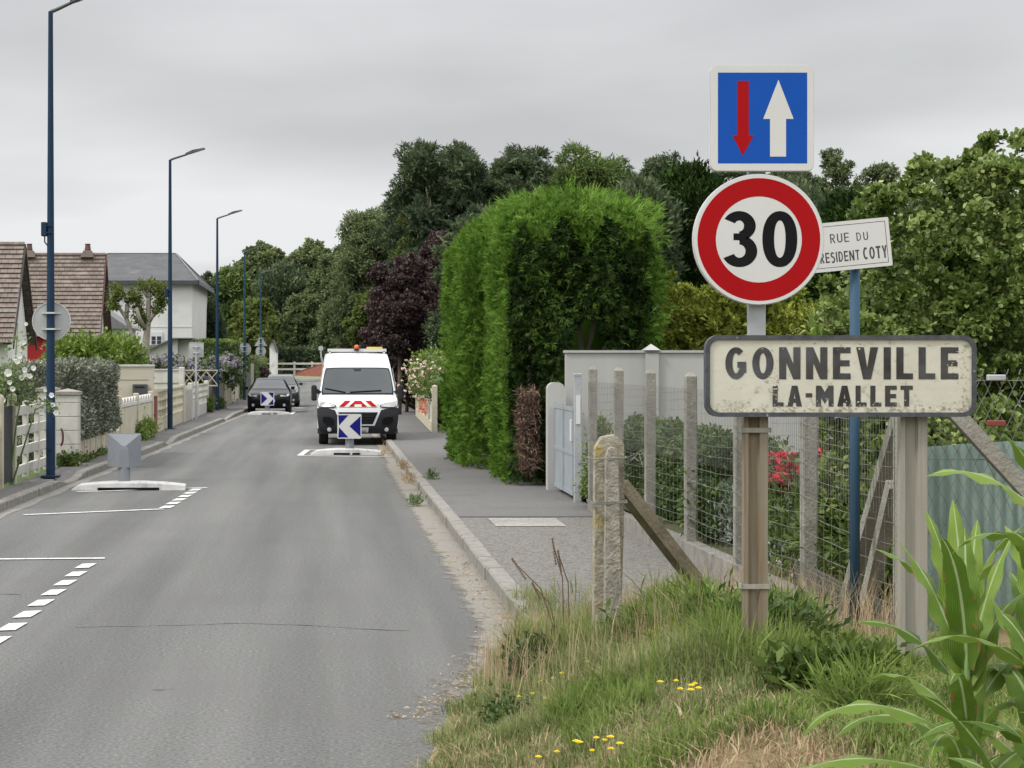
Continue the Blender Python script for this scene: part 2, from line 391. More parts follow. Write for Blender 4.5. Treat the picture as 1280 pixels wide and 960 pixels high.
def box_leaves(x0, x1, y0, y1, z0, z1, n, L, W, wob=.06, faces='xXyYZ', seed=0, core=.09, up=.3, rnd=0.0):
    """clipped hedge: leaves over the faces of a box with a wavering surface, over a slightly smaller core"""
    sx, sy, sz = x1-x0, y1-y0, z1-z0
    ar = {'x': sy*sz, 'X': sy*sz, 'y': sx*sz, 'Y': sx*sz, 'Z': sx*sy}
    tot = sum(ar[f] for f in faces); parts = []
    for f in faces:
        k = int(n*ar[f]/tot)
        if k < 1: continue
        a, b = rng.random(k), rng.random(k); q = np.abs(rng.normal(0, wob*1.3, k))
        X = np.full(k, 0.); 
        nv = {'x': (-1,0,0), 'X': (1,0,0), 'y': (0,-1,0), 'Y': (0,1,0), 'Z': (0,0,1)}[f]; nv = np.array(nv, float)
        if f in 'xX': P = np.stack([np.full(k, x0 if f == 'x' else x1), y0+a*sy, z0+b*sz], 1)
        elif f in 'yY': P = np.stack([x0+a*sx, np.full(k, y0 if f == 'y' else y1), z0+b*sz], 1)
        else: P = np.stack([x0+a*sx, y0+b*sy, np.full(k, z1)], 1)
        wv = wob*(np.sin(P[:, 0]*3.1+seed)+np.sin(P[:, 1]*2.7+seed*2)+np.sin(P[:, 2]*4.3+seed)+.6*np.sin(P[:, 1]*7+P[:, 2]*6))*.6
        P = P+nv*(wv-q)[:, None]+rng.normal(size=(k, 3))*wob*.4
        if rnd:   # soften the upper edges
            top = np.clip((P[:, 2]-(z1-rnd))/rnd, 0, 1)
            cx, cy = (x0+x1)/2, (y0+y1)/2
            shr = 1-.22*top**2*min(1, rnd/ max(.3, min(sx, sy)))
            P[:, 0] = cx+(P[:, 0]-cx)*shr; P[:, 1] = cy+(P[:, 1]-cy)*(1-(1-shr)*min(1, sx/sy))
        D = unit(nv+rng.normal(size=(k, 3))*.7+np.array([0, 0, up]))
        Nn = unit(nv*.8+rng.normal(size=(k, 3))*.6+np.array([0, 0, .6]))
        s = rng.uniform(.65, 1.35, k)
        parts.append(leaf_arrays(P, D, Nn, L*s, W*s))
    if core:
        b = MB(); c = core+wob; b.box(x0+c, x1-c, y0+c, y1-c, z0, z1-c)
        parts.append((np.array(b.v), np.array(b.f)))
    return join_arrays(parts)

def foliage(name, arr, m, parent, world=True):
    V, Q = arr; return link_mesh(name, np_mesh(name, V, Q), m, parent, world)

# ------------------------------------------------------------------ stroke lettering
def arc(cx, cz, rx, rz, a0, a1, n=18): return [(cx+rx*cos(radians(a0+(a1-a0)*i/n)), cz+rz*sin(radians(a0+(a1-a0)*i/n))) for i in range(n+1)]
def ribbon(path, t):
    """polygons of a stroke of width t along a path"""
    k = len(path); L, R = [], []
    for i in range(k):
        x0, z0 = path[max(i-1, 0)]; x1, z1 = path[min(i+1, k-1)]; d = sqrt((x1-x0)**2+(z1-z0)**2) or 1e-9
        nx, nz = -(z1-z0)/d, (x1-x0)/d
        L.append((path[i][0]+nx*t/2, path[i][1]+nz*t/2)); R.append((path[i][0]-nx*t/2, path[i][1]-nz*t/2))
    return [[L[i], R[i], R[i+1], L[i+1]] for i in range(k-1)]
def ering(cx, cz, rx, rz, tx, tz, a0, a1, n=28, e=1.0):
    """part of a ring between an outer and an inner ellipse"""
    def pt(a, x, z):
        c, s = cos(a), sin(a); return (cx+x*math.copysign(abs(c)**e, c), cz+z*math.copysign(abs(s)**e, s))
    A = [radians(a0+(a1-a0)*i/n) for i in range(n+1)]
    return [[pt(A[i], rx, rz), pt(A[i+1], rx, rz), pt(A[i+1], rx-tx, rz-tz), pt(A[i], rx-tx, rz-tz)] for i in range(n)]
def rect(x0, z0, x1, z1): return [(x0, z0), (x1, z0), (x1, z1), (x0, z1)]
def glyph(c, t):
    h = t*.86; P = []
    if c == 'I': return t, [rect(0, 0, t, 1)]
    if c == '-': return .3, [rect(0, .44, .3, .44+h)]
    if c == ' ': return .35, []
    if c == 'L': return .5, [rect(0, 0, t, 1), rect(t, 0, .5, h)]
    if c == 'T': return .56, [rect(.28-t/2, 0, .28+t/2, 1-h), rect(0, 1-h, .56, 1)]
    if c == 'E': return .53, [rect(0, 0, t, 1), rect(t, 1-h, .53, 1), rect(t, .5-h/2, .5, .5+h/2), rect(t, 0, .53, h)]
    if c == 'N':
        W = .64; s = .45*t/.2
        return W, [rect(0, 0, t, 1), rect(W-t, 0, W, 1), [(t, 1), (t, 1-s), (W-t, 0), (W-t, s)]]
    if c == 'M':
        W = .8; s = .5*t/.2; lo = .12
        return W, [rect(0, 0, t, 1), rect(W-t, 0, W, 1), [(t, 1), (t, 1-s), (W/2, lo), (W/2, lo+s)], [(W-t, 1), (W/2, lo+s), (W/2, lo), (W-t, 1-s)]]
    if c == 'V':
        W = .66; a = t*1.08; b = t*.55
        return W, [[(0, 1), (W/2-b, 0), (W/2, 0), (W/2, .36), (a, 1)], [(W, 1), (W-a, 1), (W/2, .36), (W/2, 0), (W/2+b, 0)]]
    if c == 'A':
        W = .66; a = t*1.08; b = t*.55; q = .64
        xi = lambda z: a+(W/2-a)*z/q
        return W, [[(0, 0), (a, 0), (W/2, q), (W/2, 1), (W/2-b, 1)], [(W, 0), (W/2+b, 1), (W/2, 1), (W/2, q), (W-a, 0)],
                   [(xi(.18), .18), (W-xi(.18), .18), (W-xi(.18+h), .18+h), (xi(.18+h), .18+h)]]
    if c == 'Y':
        W = .6
        return W, [rect(W/2-t/2, 0, W/2+t/2, .42), [(0, 1), (W/2-t/2, .42), (W/2, .42), (W/2, .6), (t*1.1, 1)], [(W, 1), (W-t*1.1, 1), (W/2, .6), (W/2, .42), (W/2+t/2, .42)]]
    if c == 'O': return .64, ering(.32, .5, .32, .5, t, h, 0, 360, 44)
    if c == '0': return .58, ering(.29, .5, .29, .5, t, t*.86, 0, 360, 48, .92)
    if c == 'C': return .58, ering(.32, .5, .32, .5, t, h, 52, 308, 30)
    if c == 'G':
        return .64, ering(.32, .5, .32, .5, t, h, 48, 326, 32)+[rect(.36, .36, .64-t, .36+h), rect(.64-t, .2, .64-.012, .36+h)]
    if c == 'D': return .58, [rect(0, 0, t, 1)]+ribbon([(t, 1-h/2), (.2, 1-h/2)]+arc(.24, .5, .34-t/2, .5-h/2, 80, -80, 20)+[(.2, h/2), (t, h/2)], h)
    if c == 'U': return .58, [rect(0, .3, t, 1), rect(.58-t, .3, .58, 1)]+ribbon(arc(.29, .3, .29-t/2, .3-t/2, 180, 360, 18), t)
    if c in 'PR':
        g = [rect(0, 0, t, 1)]+ribbon([(t, 1-h/2), (.26, 1-h/2)]+arc(.26, .72, .28-t/2, .28-h/2, 80, -80, 14)+[(.26, .44+h/2), (t, .44+h/2)], h)
        if c == 'R': g.append([(.56-t*1.15, 0), (.56, 0), (.34, .44), (.34-t*1.1, .44)])
        return .56, g
    if c == 'S':
        return .54, ering(.27, .73, .27, .27, t, h, 30, 270, 18)+ering(.27, .27+h*.0, .27, .27+h*.5, t, h, 90, -145, 18)
    if c == '3':
        return .585, ering(.285, .735, .275, .265, t, t*.86, 152, -90, 28)+ering(.29, .285, .295, .285, t, t*.86, 90, -155, 30)+[rect(.19, .5-t*.10, .29, .5+t*.52)]
    if c == 'K': return .6, [rect(0, 0, t, 1), [(t, .35), (t, .62), (.6-t*1.2, 1), (.6, 1)], [(t*1.4, .5), (.6-t*1.2, 0), (.6, 0), (t*1.9, .72)]]
    if c == 'J': return .45, [rect(.45-t, .3, .45, 1)]+ribbon(arc(.225, .3, .225-t/2, .3-t/2, 180, 360, 12), t)
    if c == 'F': return .5, [rect(0, 0, t, 1), rect(t, 1-h, .5, 1), rect(t, .5-h/2, .46, .5+h/2)]
    if c == '7': return .5, [rect(0, 1-h, .5, 1), [(.1, 0), (.1+t*1.1, 0), (.5, 1-h), (.5-t*1.1, 1-h)]]
    return .4, [rect(0, 0, .4, 1)]
def letters(mb, text, x0, z0, h, t, y, gap=.16, width=None, sx=1.0, mi=0, shear=0.0):
    """lettering on the plane y facing -y from x0; stretched to width if given"""
    gs = [glyph(c, t) for c in text]; tot = sum(g[0] for g in gs)+gap*(len(gs)-1)
    if width: sx = width/(tot*h)
    x = 0; k = 0
    for W, polys in gs:
        for p in polys:
            mb.flat([(x0+(x+px)*h*sx, z0+pz*h+shear*(x+px)*h*sx) for px, pz in p], y-.00004*(k % 7), mi); k += 1
        x += W+gap
    return tot*h*sx

def round_rect(x0, x1, z0, z1, r, n=6):
    P = []
    for cx, cz, a in ((x1-r, z0+r, -90), (x1-r, z1-r, 0), (x0+r, z1-r, 90), (x0+r, z0+r, 180)):
        P += arc(cx, cz, r, r, a, a+90, n)
    return P
def circle(cx, cz, r, n=48): return [(cx+r*cos(2*pi*i/n), cz+r*sin(2*pi*i/n)) for i in range(n)]
def PX(px, py, Y): return (px-VX)*Y/F, EYE-(py-VY)*Y/F       # photo pixel at depth Y -> (X, Z)
def gutter_mat():
    """asphalt that turns to pale grit towards the kerb, u = 0 at the road side"""
    m = bpy.data.materials.new('gutter_grit'); m.use_nodes = True; t = m.node_tree; p = t.nodes['Principled BSDF']
    tcn = N('ShaderNodeTexCoord', t); uv = N('ShaderNodeUVMap', t); uv.uv_map = 'UVMap'; sp = N('ShaderNodeSeparateXYZ', t); t.links.new(uv.outputs[0], sp.inputs[0])
    def noise(s, d, r=.6):
        n = N('ShaderNodeTexNoise', t); n.inputs['Scale'].default_value = s; n.inputs['Detail'].default_value = d; n.inputs['Roughness'].default_value = r; t.links.new(tcn.outputs['Object'], n.inputs['Vector']); return n.outputs[0]
    def mr(x, a, b, c=0, d=1):
        n = N('ShaderNodeMapRange', t); n.inputs[1].default_value = a; n.inputs[2].default_value = b; n.inputs[3].default_value = c; n.inputs[4].default_value = d; t.links.new(x, n.inputs[0]); return n.outputs[0]
    def mx(f, a, b):
        n = N('ShaderNodeMix', t, data_type='RGBA'); t.links.new(f, n.inputs[0])
        for i, x in ((6, a), (7, b)):
            if isinstance(x, tuple): n.inputs[i].default_value = (*x, 1)
            else: t.links.new(x, n.inputs[i])
        return n.outputs[2]
    def add(a, b):
        n = N('ShaderNodeMath', t, operation='ADD'); t.links.new(a, n.inputs[0]); t.links.new(b, n.inputs[1]); return n.outputs[0]
    asph = mx(mr(noise(.55, 8), .45, .8), mx(mr(noise(42, 12), .36, .66), (.088, .087, .083), (.175, .172, .163)), (.118, .117, .113))
    grit = mx(mr(noise(30, 10), .35, .65), (.25, .235, .205), (.165, .155, .135)); grit = mx(mr(noise(3, 8), .55, .68), grit, (.16, .135, .095))
    edge = mr(add(sp.outputs[0], mr(noise(4.5, 9, .7), 0, 1, -.42, .42)), .36, .52)
    t.links.new(grit, p.inputs['Base Color']); tb = N('ShaderNodeBsdfTransparent', t); ms = N('ShaderNodeMixShader', t); t.links.new(edge, ms.inputs[0]); t.links.new(tb.outputs[0], ms.inputs[1]); t.links.new(p.outputs[0], ms.inputs[2]); t.links.new(ms.outputs[0], t.nodes['Material Output'].inputs[0]); p.inputs['Roughness'].default_value = .95; p.inputs['Specular IOR Level'].default_value = .15
    b = N('ShaderNodeBump', t); b.inputs['Strength'].default_value = .6; b.inputs['Distance'].default_value = .02; t.links.new(noise(110, 4), b.inputs['Height']); t.links.new(b.outputs[0], p.inputs['Normal'])
    return m
# ------------------------------------------------------------------ materials used
M_ASPH = mat('asphalt', (.086, .087, .084), (.172, .172, .165), .92, 42, 12, .6, 110, spec=.15, lo=.36, hi=.66, stain=(.118, .117, .113), sscale=.55, slo=.45, shi=.8)
# broad tyre tracks and old patches worn into the carriageway
_t = M_ASPH.node_tree; _p = _t.nodes['Principled BSDF']; _src = _p.inputs['Base Color'].links[0].from_socket
_tc = N('ShaderNodeTexCoord', _t); _mp = N('ShaderNodeMapping', _t); _mp.inputs['Scale'].default_value = (1.5, .06, 1); _t.links.new(_tc.outputs['Object'], _mp.inputs[0])
_n1 = N('ShaderNodeTexNoise', _t); _n1.inputs['Scale'].default_value = 1.0; _n1.inputs['Detail'].default_value = 5; _t.links.new(_mp.outputs[0], _n1.inputs['Vector'])
_vo = N('ShaderNodeTexVoronoi', _t); _vo.inputs['Scale'].default_value = 16; _t.links.new(_tc.outputs['Object'], _vo.inputs['Vector'])
_r1 = N('ShaderNodeMapRange', _t); _r1.inputs[1].default_value = .35; _r1.inputs[2].default_value = .65; _r1.inputs[3].default_value = .80; _r1.inputs[4].default_value = 1.13; _t.links.new(_n1.outputs[0], _r1.inputs[0])
_r2 = N('ShaderNodeMapRange', _t); _r2.inputs[1].default_value = .06; _r2.inputs[2].default_value = .12; _r2.inputs[3].default_value = 1.9; _r2.inputs[4].default_value = 1.0; _t.links.new(_vo.outputs['Distance'], _r2.inputs[0])
_m1 = N('ShaderNodeMath', _t, operation='MULTIPLY'); _t.links.new(_r1.outputs[0], _m1.inputs[0]); _t.links.new(_r2.outputs[0], _m1.inputs[1])
_v1 = N('ShaderNodeVectorMath', _t, operation='SCALE'); _t.links.new(_src, _v1.inputs[0]); _t.links.new(_m1.outputs[0], _v1.inputs['Scale']); _t.links.new(_v1.outputs[0], _p.inputs['Base Color'])
M_PAVE = mat('pavement_asphalt', (.11, .108, .105), (.145, .142, .135), .95, 22, 9, .5, 90, spec=.15, stain=(.095, .093, .09), sscale=.8, slo=.5, shi=.8)
M_CHIP = mat('chip_pavement', (.175, .166, .15), (.10, .095, .086), .95, 14, 10, 1.0, 45, spec=.15, stain=(.23, .222, .205), sscale=34, slo=.52, shi=.60)
M_GUTT = gutter_mat()
M_KERB = mat('kerb_stone', (.17, .163, .145), (.235, .225, .20), .9, 9, 9, .5, 40, spec=.2, stain=(.115, .11, .095), sscale=4)
M_SOIL = mat('verge_soil', (.20, .15, .09), (.13, .11, .05), .95, 5, 9, .8, 20, spec=.1, stain=(.28, .21, .13), sscale=6)
M_LAWN = mat('lawn', (.055, .095, .03), (.085, .115, .04), .95, 2, 8, .5, 30, spec=.1)
M_GARD = mat('garden_soil', (.10, .085, .06), (.06, .08, .03), .95, 2, 8, .6, 20, spec=.1)
M_MARK = mat('road_paint', (.60, .60, .575), (.46, .46, .44), .8, 8, 9, .2, 60, stain=(.24, .24, .23), sscale=22, slo=.54, shi=.64)
M_WHITE = mat('white_concrete', (.50, .49, .45), (.41, .395, .35), .85, 3, 8, .2, 30, stain=(.26, .245, .19), sscale=5, slo=.6, shi=.8)
M_CREAM = mat('cream_concrete', (.46, .425, .325), (.37, .34, .255), .85, 2.5, 8, .2, 30, stain=(.24, .23, .16), sscale=4, slo=.58, shi=.8)
M_CREAM2 = mat('cream_render', (.42, .38, .31), (.37, .34, .275), .85, 1.2, 6, .1, 30)
M_CONC = mat('weathered_concrete', (.27, .26, .225), (.20, .193, .163), .9, 6, 10, .6, 40, stain=(.17, .165, .12), sscale=7, slo=.55, shi=.75)
M_LICH = mat('lichen_concrete', (.37, .345, .275), (.22, .20, .15), .92, 13, 10, 1.0, 45, stain=(.34, .25, .06), sscale=5, slo=.5, shi=.62)
M_GREYW = mat('grey_render', (.37, .37, .355), (.325, .325, .31), .88, 1.5, 8, .15, 40, stretch=(1, 1, .3))
M_GATE = mat('grey_gate_paint', (.27, .30, .315), (.23, .26, .275), .55, 3, 6)
M_GALV = mat('galvanised_steel', (.40, .42, .43), (.33, .345, .355), .5, 9, 5, metal=.35)
M_WIRE = mat('galvanised_wire', (.20, .20, .185), (.13, .125, .11), .7, 8, 4, metal=.1)
M_POST1 = mat('rusty_post', (.225, .195, .14), (.17, .13, .082), .7, 3, 8, .2, 30, metal=.1, stretch=(14, 14, .5), stain=(.175, .11, .06), sscale=2.5, slo=.56, shi=.72)
M_POST2 = mat('aged_post', (.31, .295, .25), (.25, .235, .195), .7, 3, 8, .15, 30, metal=.1, stretch=(14, 14, .6), stain=(.30, .17, .09), sscale=3.5, slo=.63, shi=.75)
M_SIGNB = mat('aged_sign_enamel', (.54, .525, .445), (.47, .455, .37), .7, 4, 8, .1, 30, stain=(.30, .28, .20), sscale=16, slo=.58, shi=.74)
M_SIGNE = mat('sign_grime', (.23, .21, .15), (.36, .33, .24), .8, 14, 9, stain=(.60, .575, .46), sscale=22, slo=.5, shi=.6)
M_SIGNL = mat('faded_lettering', (.035, .034, .033), (.075, .073, .07), .8, 5, 9, spec=.1, stain=(.105, .11, .125), sscale=3, slo=.5, shi=.72)
M_SIGNR = mat('sign_rim', (.05, .053, .06), (.085, .09, .095), .7, 20, 8, spec=.15, stain=(.30, .29, .25), sscale=25, slo=.66, shi=.74)
M_REFW = mat('reflective_white', (.55, .55, .535), (.52, .52, .505), .6, 2, 5, spec=.12)
M_REFR = mat('reflective_red', (.33, .006, .008), (.30, .005, .007), .7, 2, 5, spec=.08)
M_REFB = mat('reflective_blue', (.010, .075, .36), (.009, .068, .33), .7, 2, 5, spec=.08)
M_REFDB = mat('dark_reflective_blue', (.012, .015, .16), (.010, .012, .14), .7, 2, 5, spec=.08)
M_BLACK = mat('black_paint', (.008, .008, .009), (.011, .011, .012), .8, 3, 4, spec=.08)
M_RIMG = mat('grey_sign_edge', (.50, .51, .52), (.44, .45, .46), .5, 4, 4)
M_BACK = mat('sign_back_grey', (.39, .395, .39), (.34, .345, .34), .5, 3, 6)
M_BLUEP = mat('blue_pole_paint', (.035, .075, .12), (.03, .066, .105), .6, 2, 6, spec=.15)
M_BLUEL = mat('blue_lamp_paint', (.016, .036, .070), (.014, .032, .060), .6, 2, 5, spec=.12)
M_TEALL = mat('teal_lamp_paint', (.02, .055, .08), (.017, .048, .07), .6, 2, 5, spec=.15)
M_LUM = mat('lamp_head_grey', (.045, .05, .055), (.06, .063, .066), .5, 5, 4)
M_PLAST = mat('grey_plastic', (.20, .215, .23), (.175, .19, .205), .6, 2, 6, spec=.3)
M_TEAL = mat('turquoise_sheet', (.22, .30, .265), (.15, .22, .195), .6, 3, 8, .1, 20, stretch=(3, 3, .6), stain=(.30, .38, .35), sscale=2.5, slo=.55, shi=.75)
M_VAN = mat('white_car_paint', (.56, .57, .58), (.54, .55, .56), .4, 1, 3, spec=.3, coat=.15)
M_BUMP = mat('dark_plastic', (.022, .023, .026), (.018, .019, .021), .75, 3, 4, spec=.2)
M_GLASS = mat('dark_window', (.028, .036, .038), (.035, .043, .045), .08, .8, 2, spec=.6)
M_HEAD = mat('headlamp_glass', (.42, .43, .43), (.25, .26, .27), .15, 14, 3, spec=.6)
M_TYRE = mat('tyre_rubber', (.018, .018, .018), (.025, .025, .025), .85, 10, 4)
M_RIM = mat('wheel_metal', (.30, .31, .32), (.24, .25, .26), .4, 4, 4, metal=.5)
M_ORANGE = mat('orange_lens', (.62, .13, .03), (.55, .10, .02), .3, 3, 3)
M_YELLOW = mat('yellow_plastic', (.62, .50, .08), (.52, .42, .06), .5, 3, 3)
M_BLKCAR = mat('black_car_paint', (.005, .0055, .007), (.007, .0075, .009), .35, 1, 3, spec=.12, coat=.05)
M_GRYCAR = mat('grey_car_paint', (.035, .038, .042), (.03, .033, .036), .3, 1, 3, spec=.3, coat=.2)
M_TILE = mat('brown_roof_tile', (.17, .135, .115), (.125, .10, .085), .9, 5, 9, .5, 25, stain=(.22, .19, .165), sscale=3, slo=.55, shi=.7)
M_SLATE = mat('slate_roof', (.085, .086, .088), (.062, .064, .067), .8, 1.2, 9, .3, 12, spec=.2, stain=(.115, .11, .10), sscale=1.5, slo=.58, shi=.7)
M_HOUSEW = mat('white_house_render', (.60, .595, .575), (.54, .535, .515), .9, .8, 8, .1, 20, stain=(.33, .32, .30), sscale=.7, slo=.6, shi=.8)
M_REDP = mat('red_paint', (.42, .02, .025), (.36, .017, .02), .5, 1, 4)
M_DKRED = mat('dark_red_board', (.085, .028, .025), (.07, .022, .02), .6, 2, 4)
M_SOFF = mat('dark_soffit', (.05, .04, .035), (.04, .032, .028), .8, 2, 4)
M_BRICK = mat('red_brick', (.30, .12, .09), (.22, .085, .065), .9, 6, 8, .3, 20)
M_CHIM = mat('chimney_brick', (.15, .12, .095), (.12, .095, .08), .9, 5, 6)
M_POT = mat('clay_pot', (.11, .06, .045), (.09, .05, .04), .8, 5, 5)
M_RUST = mat('rusty_red_post', (.20, .05, .035), (.15, .035, .025), .7, 6, 6)
M_DARKGAP = mat('dark_gap_fill', (.03, .032, .033), (.045, .047, .048), .7, 8, 4)
M_BARK = mat('bark', (.16, .125, .09), (.09, .07, .05), .95, 5, 9, .8, 25, stretch=(3, 3, .6))
M_PALEBARK = mat('pale_bark', (.27, .24, .20), (.18, .155, .13), .95, 4, 9, .6, 20)
M_STEM = mat('green_stem', (.12, .19, .05), (.09, .15, .04), .6, 4, 4)

LF_HEDGE = leafmat('cypress_spray', [(.05, .11, .016), (.115, .215, .03), (.21, .34, .065)], .46, .75, .06, 1.3)
LF_HEDGEDK = leafmat('cypress_dark_spray', [(.012, .026, .008), (.024, .048, .012), (.075, .125, .026)], .15, .8, .06, 1.4)
LF_DEAD = leafmat('dead_spray', [(.12, .08, .058), (.18, .125, .09), (.24, .17, .13)], .1, .9, .1, 3)
LF_CONI = leafmat('conifer_needle', [(0.0464, 0.0728, 0.0443), (0.0881, 0.1206, 0.0649), (0.1507, 0.1871, 0.0886)], .2, .8, .06, .35)
LF_CONI2 = leafmat('pale_conifer_needle', [(0.063, 0.1044, 0.036), (0.1116, 0.162, 0.054), (0.171, 0.234, 0.072)], .2, .8, .06, .35)
LF_DECI = leafmat('broad_leaf', [(0.0701, 0.0959, 0.0423), (0.1291, 0.1620, 0.0705), (0.2029, 0.2396, 0.1058)], .3, .8, .06, .25)
LF_DECI2 = leafmat('fresh_broad_leaf', [(0.0763, 0.1026, 0.0324), (0.1336, 0.1710, 0.0486), (0.1972, 0.2337, 0.0729)], .35, .8, .06, .4)
LF_GREY = leafmat('greygreen_leaf', [(0.0816, 0.1087, 0.0507), (0.1359, 0.1721, 0.0761), (0.1903, 0.2265, 0.1087)], .25, .8, .06, .25)
LF_PURP = leafmat('purple_leaf', [(0.0384, 0.0264, 0.024), (0.0672, 0.0432, 0.0432), (0.102, 0.0648, 0.06)], .2, .5, .3, .5)
LF_SILV = leafmat('silvery_leaf', [(0.065, 0.078, 0.052), (0.1625, 0.182, 0.13), (0.351, 0.3705, 0.2925)], .15, .7, .15, 1.8)
LF_LAUR = leafmat('laurel_leaf', [(0.072, 0.12, 0.018), (0.132, 0.204, 0.03), (0.21, 0.288, 0.054)], .3, .4, .4, .9)
LF_BUSH = leafmat('glossy_leaf', [(.05, .085, .018), (.125, .185, .036), (.36, .43, .16)], .35, .42, .3, 1.9)
LF_BOX = leafmat('box_leaf', [(0.0325, 0.0625, 0.015), (0.0625, 0.1063, 0.025), (0.125, 0.175, 0.04)], .25, .5, .3, 2)
LF_GOLD = leafmat('golden_leaf', [(.11, .14, .02), (.20, .235, .035), (.32, .35, .07)], .3, .7, .1, 1.6)
LF_LAV = leafmat('lavender_leaf', [(.10, .125, .10), (.16, .185, .155), (.24, .26, .23)], .2, .8, .15, 3)
LF_CORN = None
LF_WEED = leafmat('weed_leaf', [(.045, .08, .015), (.085, .13, .026), (.135, .19, .042)], .3, .6, .25, 4)
PT_ROSE = leafmat('red_petal', [(.55, .018, .035), (.72, .04, .07), (.75, .16, .2)], .3, .6, .2, 6)
PT_PINK = leafmat('pink_petal', [(.65, .35, .30), (.75, .55, .48), (.8, .72, .65)], .3, .6, .2, 6)
PT_WHITE = leafmat('white_petal', [(.62, .62, .56), (.72, .72, .68), (.78, .78, .75)], .3, .6, .2, 6)
PT_HYDR = leafmat('mauve_petal', [(.22, .19, .27), (.33, .29, .37), (.48, .44, .48)], .25, .7, .2, 2.5)
PT_YELL = leafmat('yellow_petal', [(.72, .55, .02), (.78, .62, .03), (.8, .66, .05)], .2, .6, .2, 6)
PT_CORAL = leafmat('coral_petal', [(.6, .10, .08), (.7, .25, .16), (.75, .4, .3)], .3, .6, .2, 6)

# ------------------------------------------------------------------ ground, road, pavements
def zr(y): t = min(max((y-120)/65, 0), 1); return .6*t*t
def interp(x, xs, ys): return float(np.interp(x, xs, ys))
LKX = lambda y: interp(y, [10, 27, 34, 45, 83, 130, 185], [-4.78, -4.5, -4.37, -4.1, -3.5, -3.35, -3.35])
RKX = lambda y: interp(y, [10, 15, 45, 90, 185], [1.50, 1.47, 1.40, 1.42, 1.45])
XB = lambda y: interp(y, [-12, 0, 8, 9.85, 11.2, 12.6, 14, 14.8, 17], [.1, .2, .36, .45, .63, .97, 1.3, 1.45, 1.5])
def hb(y): return interp(y, [-12, 6, 8, 10, 12.25, 14, 16, 17], [.60, .60, .555, .485, .33, .21, .125, .10])
def ss(t): t = min(max(t, 0), 1); return t*t*(3-2*t)
def zv(x, y):
    """height of the grass bank"""
    base = hb(y)*ss((x-XB(y))/1.55)
    return base+.02*sin(x*5+y*3)*ss((x-XB(y))/.4)+.015*sin(x*11-y*7)*ss((x-XB(y))/.4)+(0 if x < 3.3 else (x-3.3)*.02)
def strip(ys, xl, xr, zf, nx=2):
    mb = MB(); vs = []
    for y in ys:
        for i in range(nx):
            x = xl(y)+(xr(y)-xl(y))*i/(nx-1); vs.append((x, y, zf(x, y)))
    fs = [(j*nx+i, j*nx+i+1, (j+1)*nx+i+1, (j+1)*nx+i) for j in range(len(ys)-1) for i in range(nx-1)]
    mb.add(vs, fs); mb.uv = [(i/(nx-1), y) for y in ys for i in range(nx)]; return mb
YS = [-12, 0, 5]+list(np.arange(8, 60, .5))+list(range(60, 186, 5))
g = MB(); g.box(-900, 900, -200, 1500, -1.2, -.06); struct('ground', g, M_LAWN)
struct('road', strip(YS, lambda y: LKX(y)-.02 if y > 9 else -9, lambda y: RKX(y)+.02 if y > 15 else 4, lambda x, y: zr(y)), M_ASPH)
# left and right garden ground, each behind its pavement
struct('garden_ground', strip([-12]+list(range(5, 186, 5)), lambda y: -260, lambda y: -4.86, lambda x, y: zr(y)+.09), M_LAWN)
struct('garden_ground', strip([15, 16]+list(range(20, 186, 5)), lambda y: 3.5, lambda y: 260, lambda x, y: zr(y)+.31), M_GARD)
# kerb height along the left side, lowered at the driveways
DIPS = [(33.0, 34.3), (49.0, 50.6), (69.5, 71.5)]
def lkh(y):
    d = min([max(a-y, y-b, 0) for a, b in DIPS]); return .035+.095*min(d/.5, 1)
LYS = [y for y in YS if y >= 8]
struct('pavement', strip(LYS, lambda y: -5.0, lambda y: LKX(y)-.14, lambda x, y: zr(y)+(.12 if x < -4.7 else lkh(y)-.008)), M_PAVE)
struct('pavement', strip([y for y in YS if y >= 24.5], lambda y: RKX(y)+.14, lambda y: 3.52, lambda x, y: zr(y)+.122), M_PAVE)
struct('pavement', strip([y for y in YS if 12 <= y <= 24.6], lambda y: RKX(y)+.14, lambda y: 3.52, lambda x, y: zr(y)+.118+(.018*sin(x*3+y)*.3)), M_CHIP)
def kerb(xf, hf, y0, y1, side):
    mb = MB(); y = y0; r = random.Random(3)
    while y < y1:
        L = 1.0 if y < 70 else 5.0; a, b = y+.006, y+L-.006; j = r.uniform(-.006, .006)
        xa, xb = xf(a)+j, xf(b)+j; s = side*.15; ha, hb_ = hf(a)+zr(a), hf(b)+zr(b); c = .015*side
        vs = [(xa, a, -.1), (xa+s, a, -.1), (xa+s, a, ha), (xa+c, a, ha), (xa+c*.0, a, ha-.018), (xb, b, -.1), (xb+s, b, -.1), (xb+s, b, hb_), (xb+c, b, hb_), (xb, b, hb_-.018)]
        fs = [(0,1,2,3,4), (9,8,7,6,5)]+[(i, (i+1) % 5, (i+1) % 5+5, i+5) for i in range(5)]
        mb.add(vs, fs); y += L
    return mb
struct('kerb', kerb(RKX, lambda y: .132, 13.4, 183, 1), M_KERB)
struct('kerb', kerb(LKX, lkh, 8, 183, -1), M_KERB)
def gx(y): return RKX(y)-(.56 if y < 40 else .42)
struct('gutter', strip([y for y in YS if 9.5 <= y <= 120], lambda y: gx(y) if y > 14.5 else XB(y)-.62, lambda y: RKX(y)+.01, lambda x, y: zr(y)+.004, 4), M_GUTT)
struct('gutter', strip([y for y in YS if 9.5 <= y <= 160], lambda y: LKX(y)-.01, lambda y: LKX(y)+.2+.03*sin(y*2.3), lambda x, y: zr(y)+.004), M_KERB)
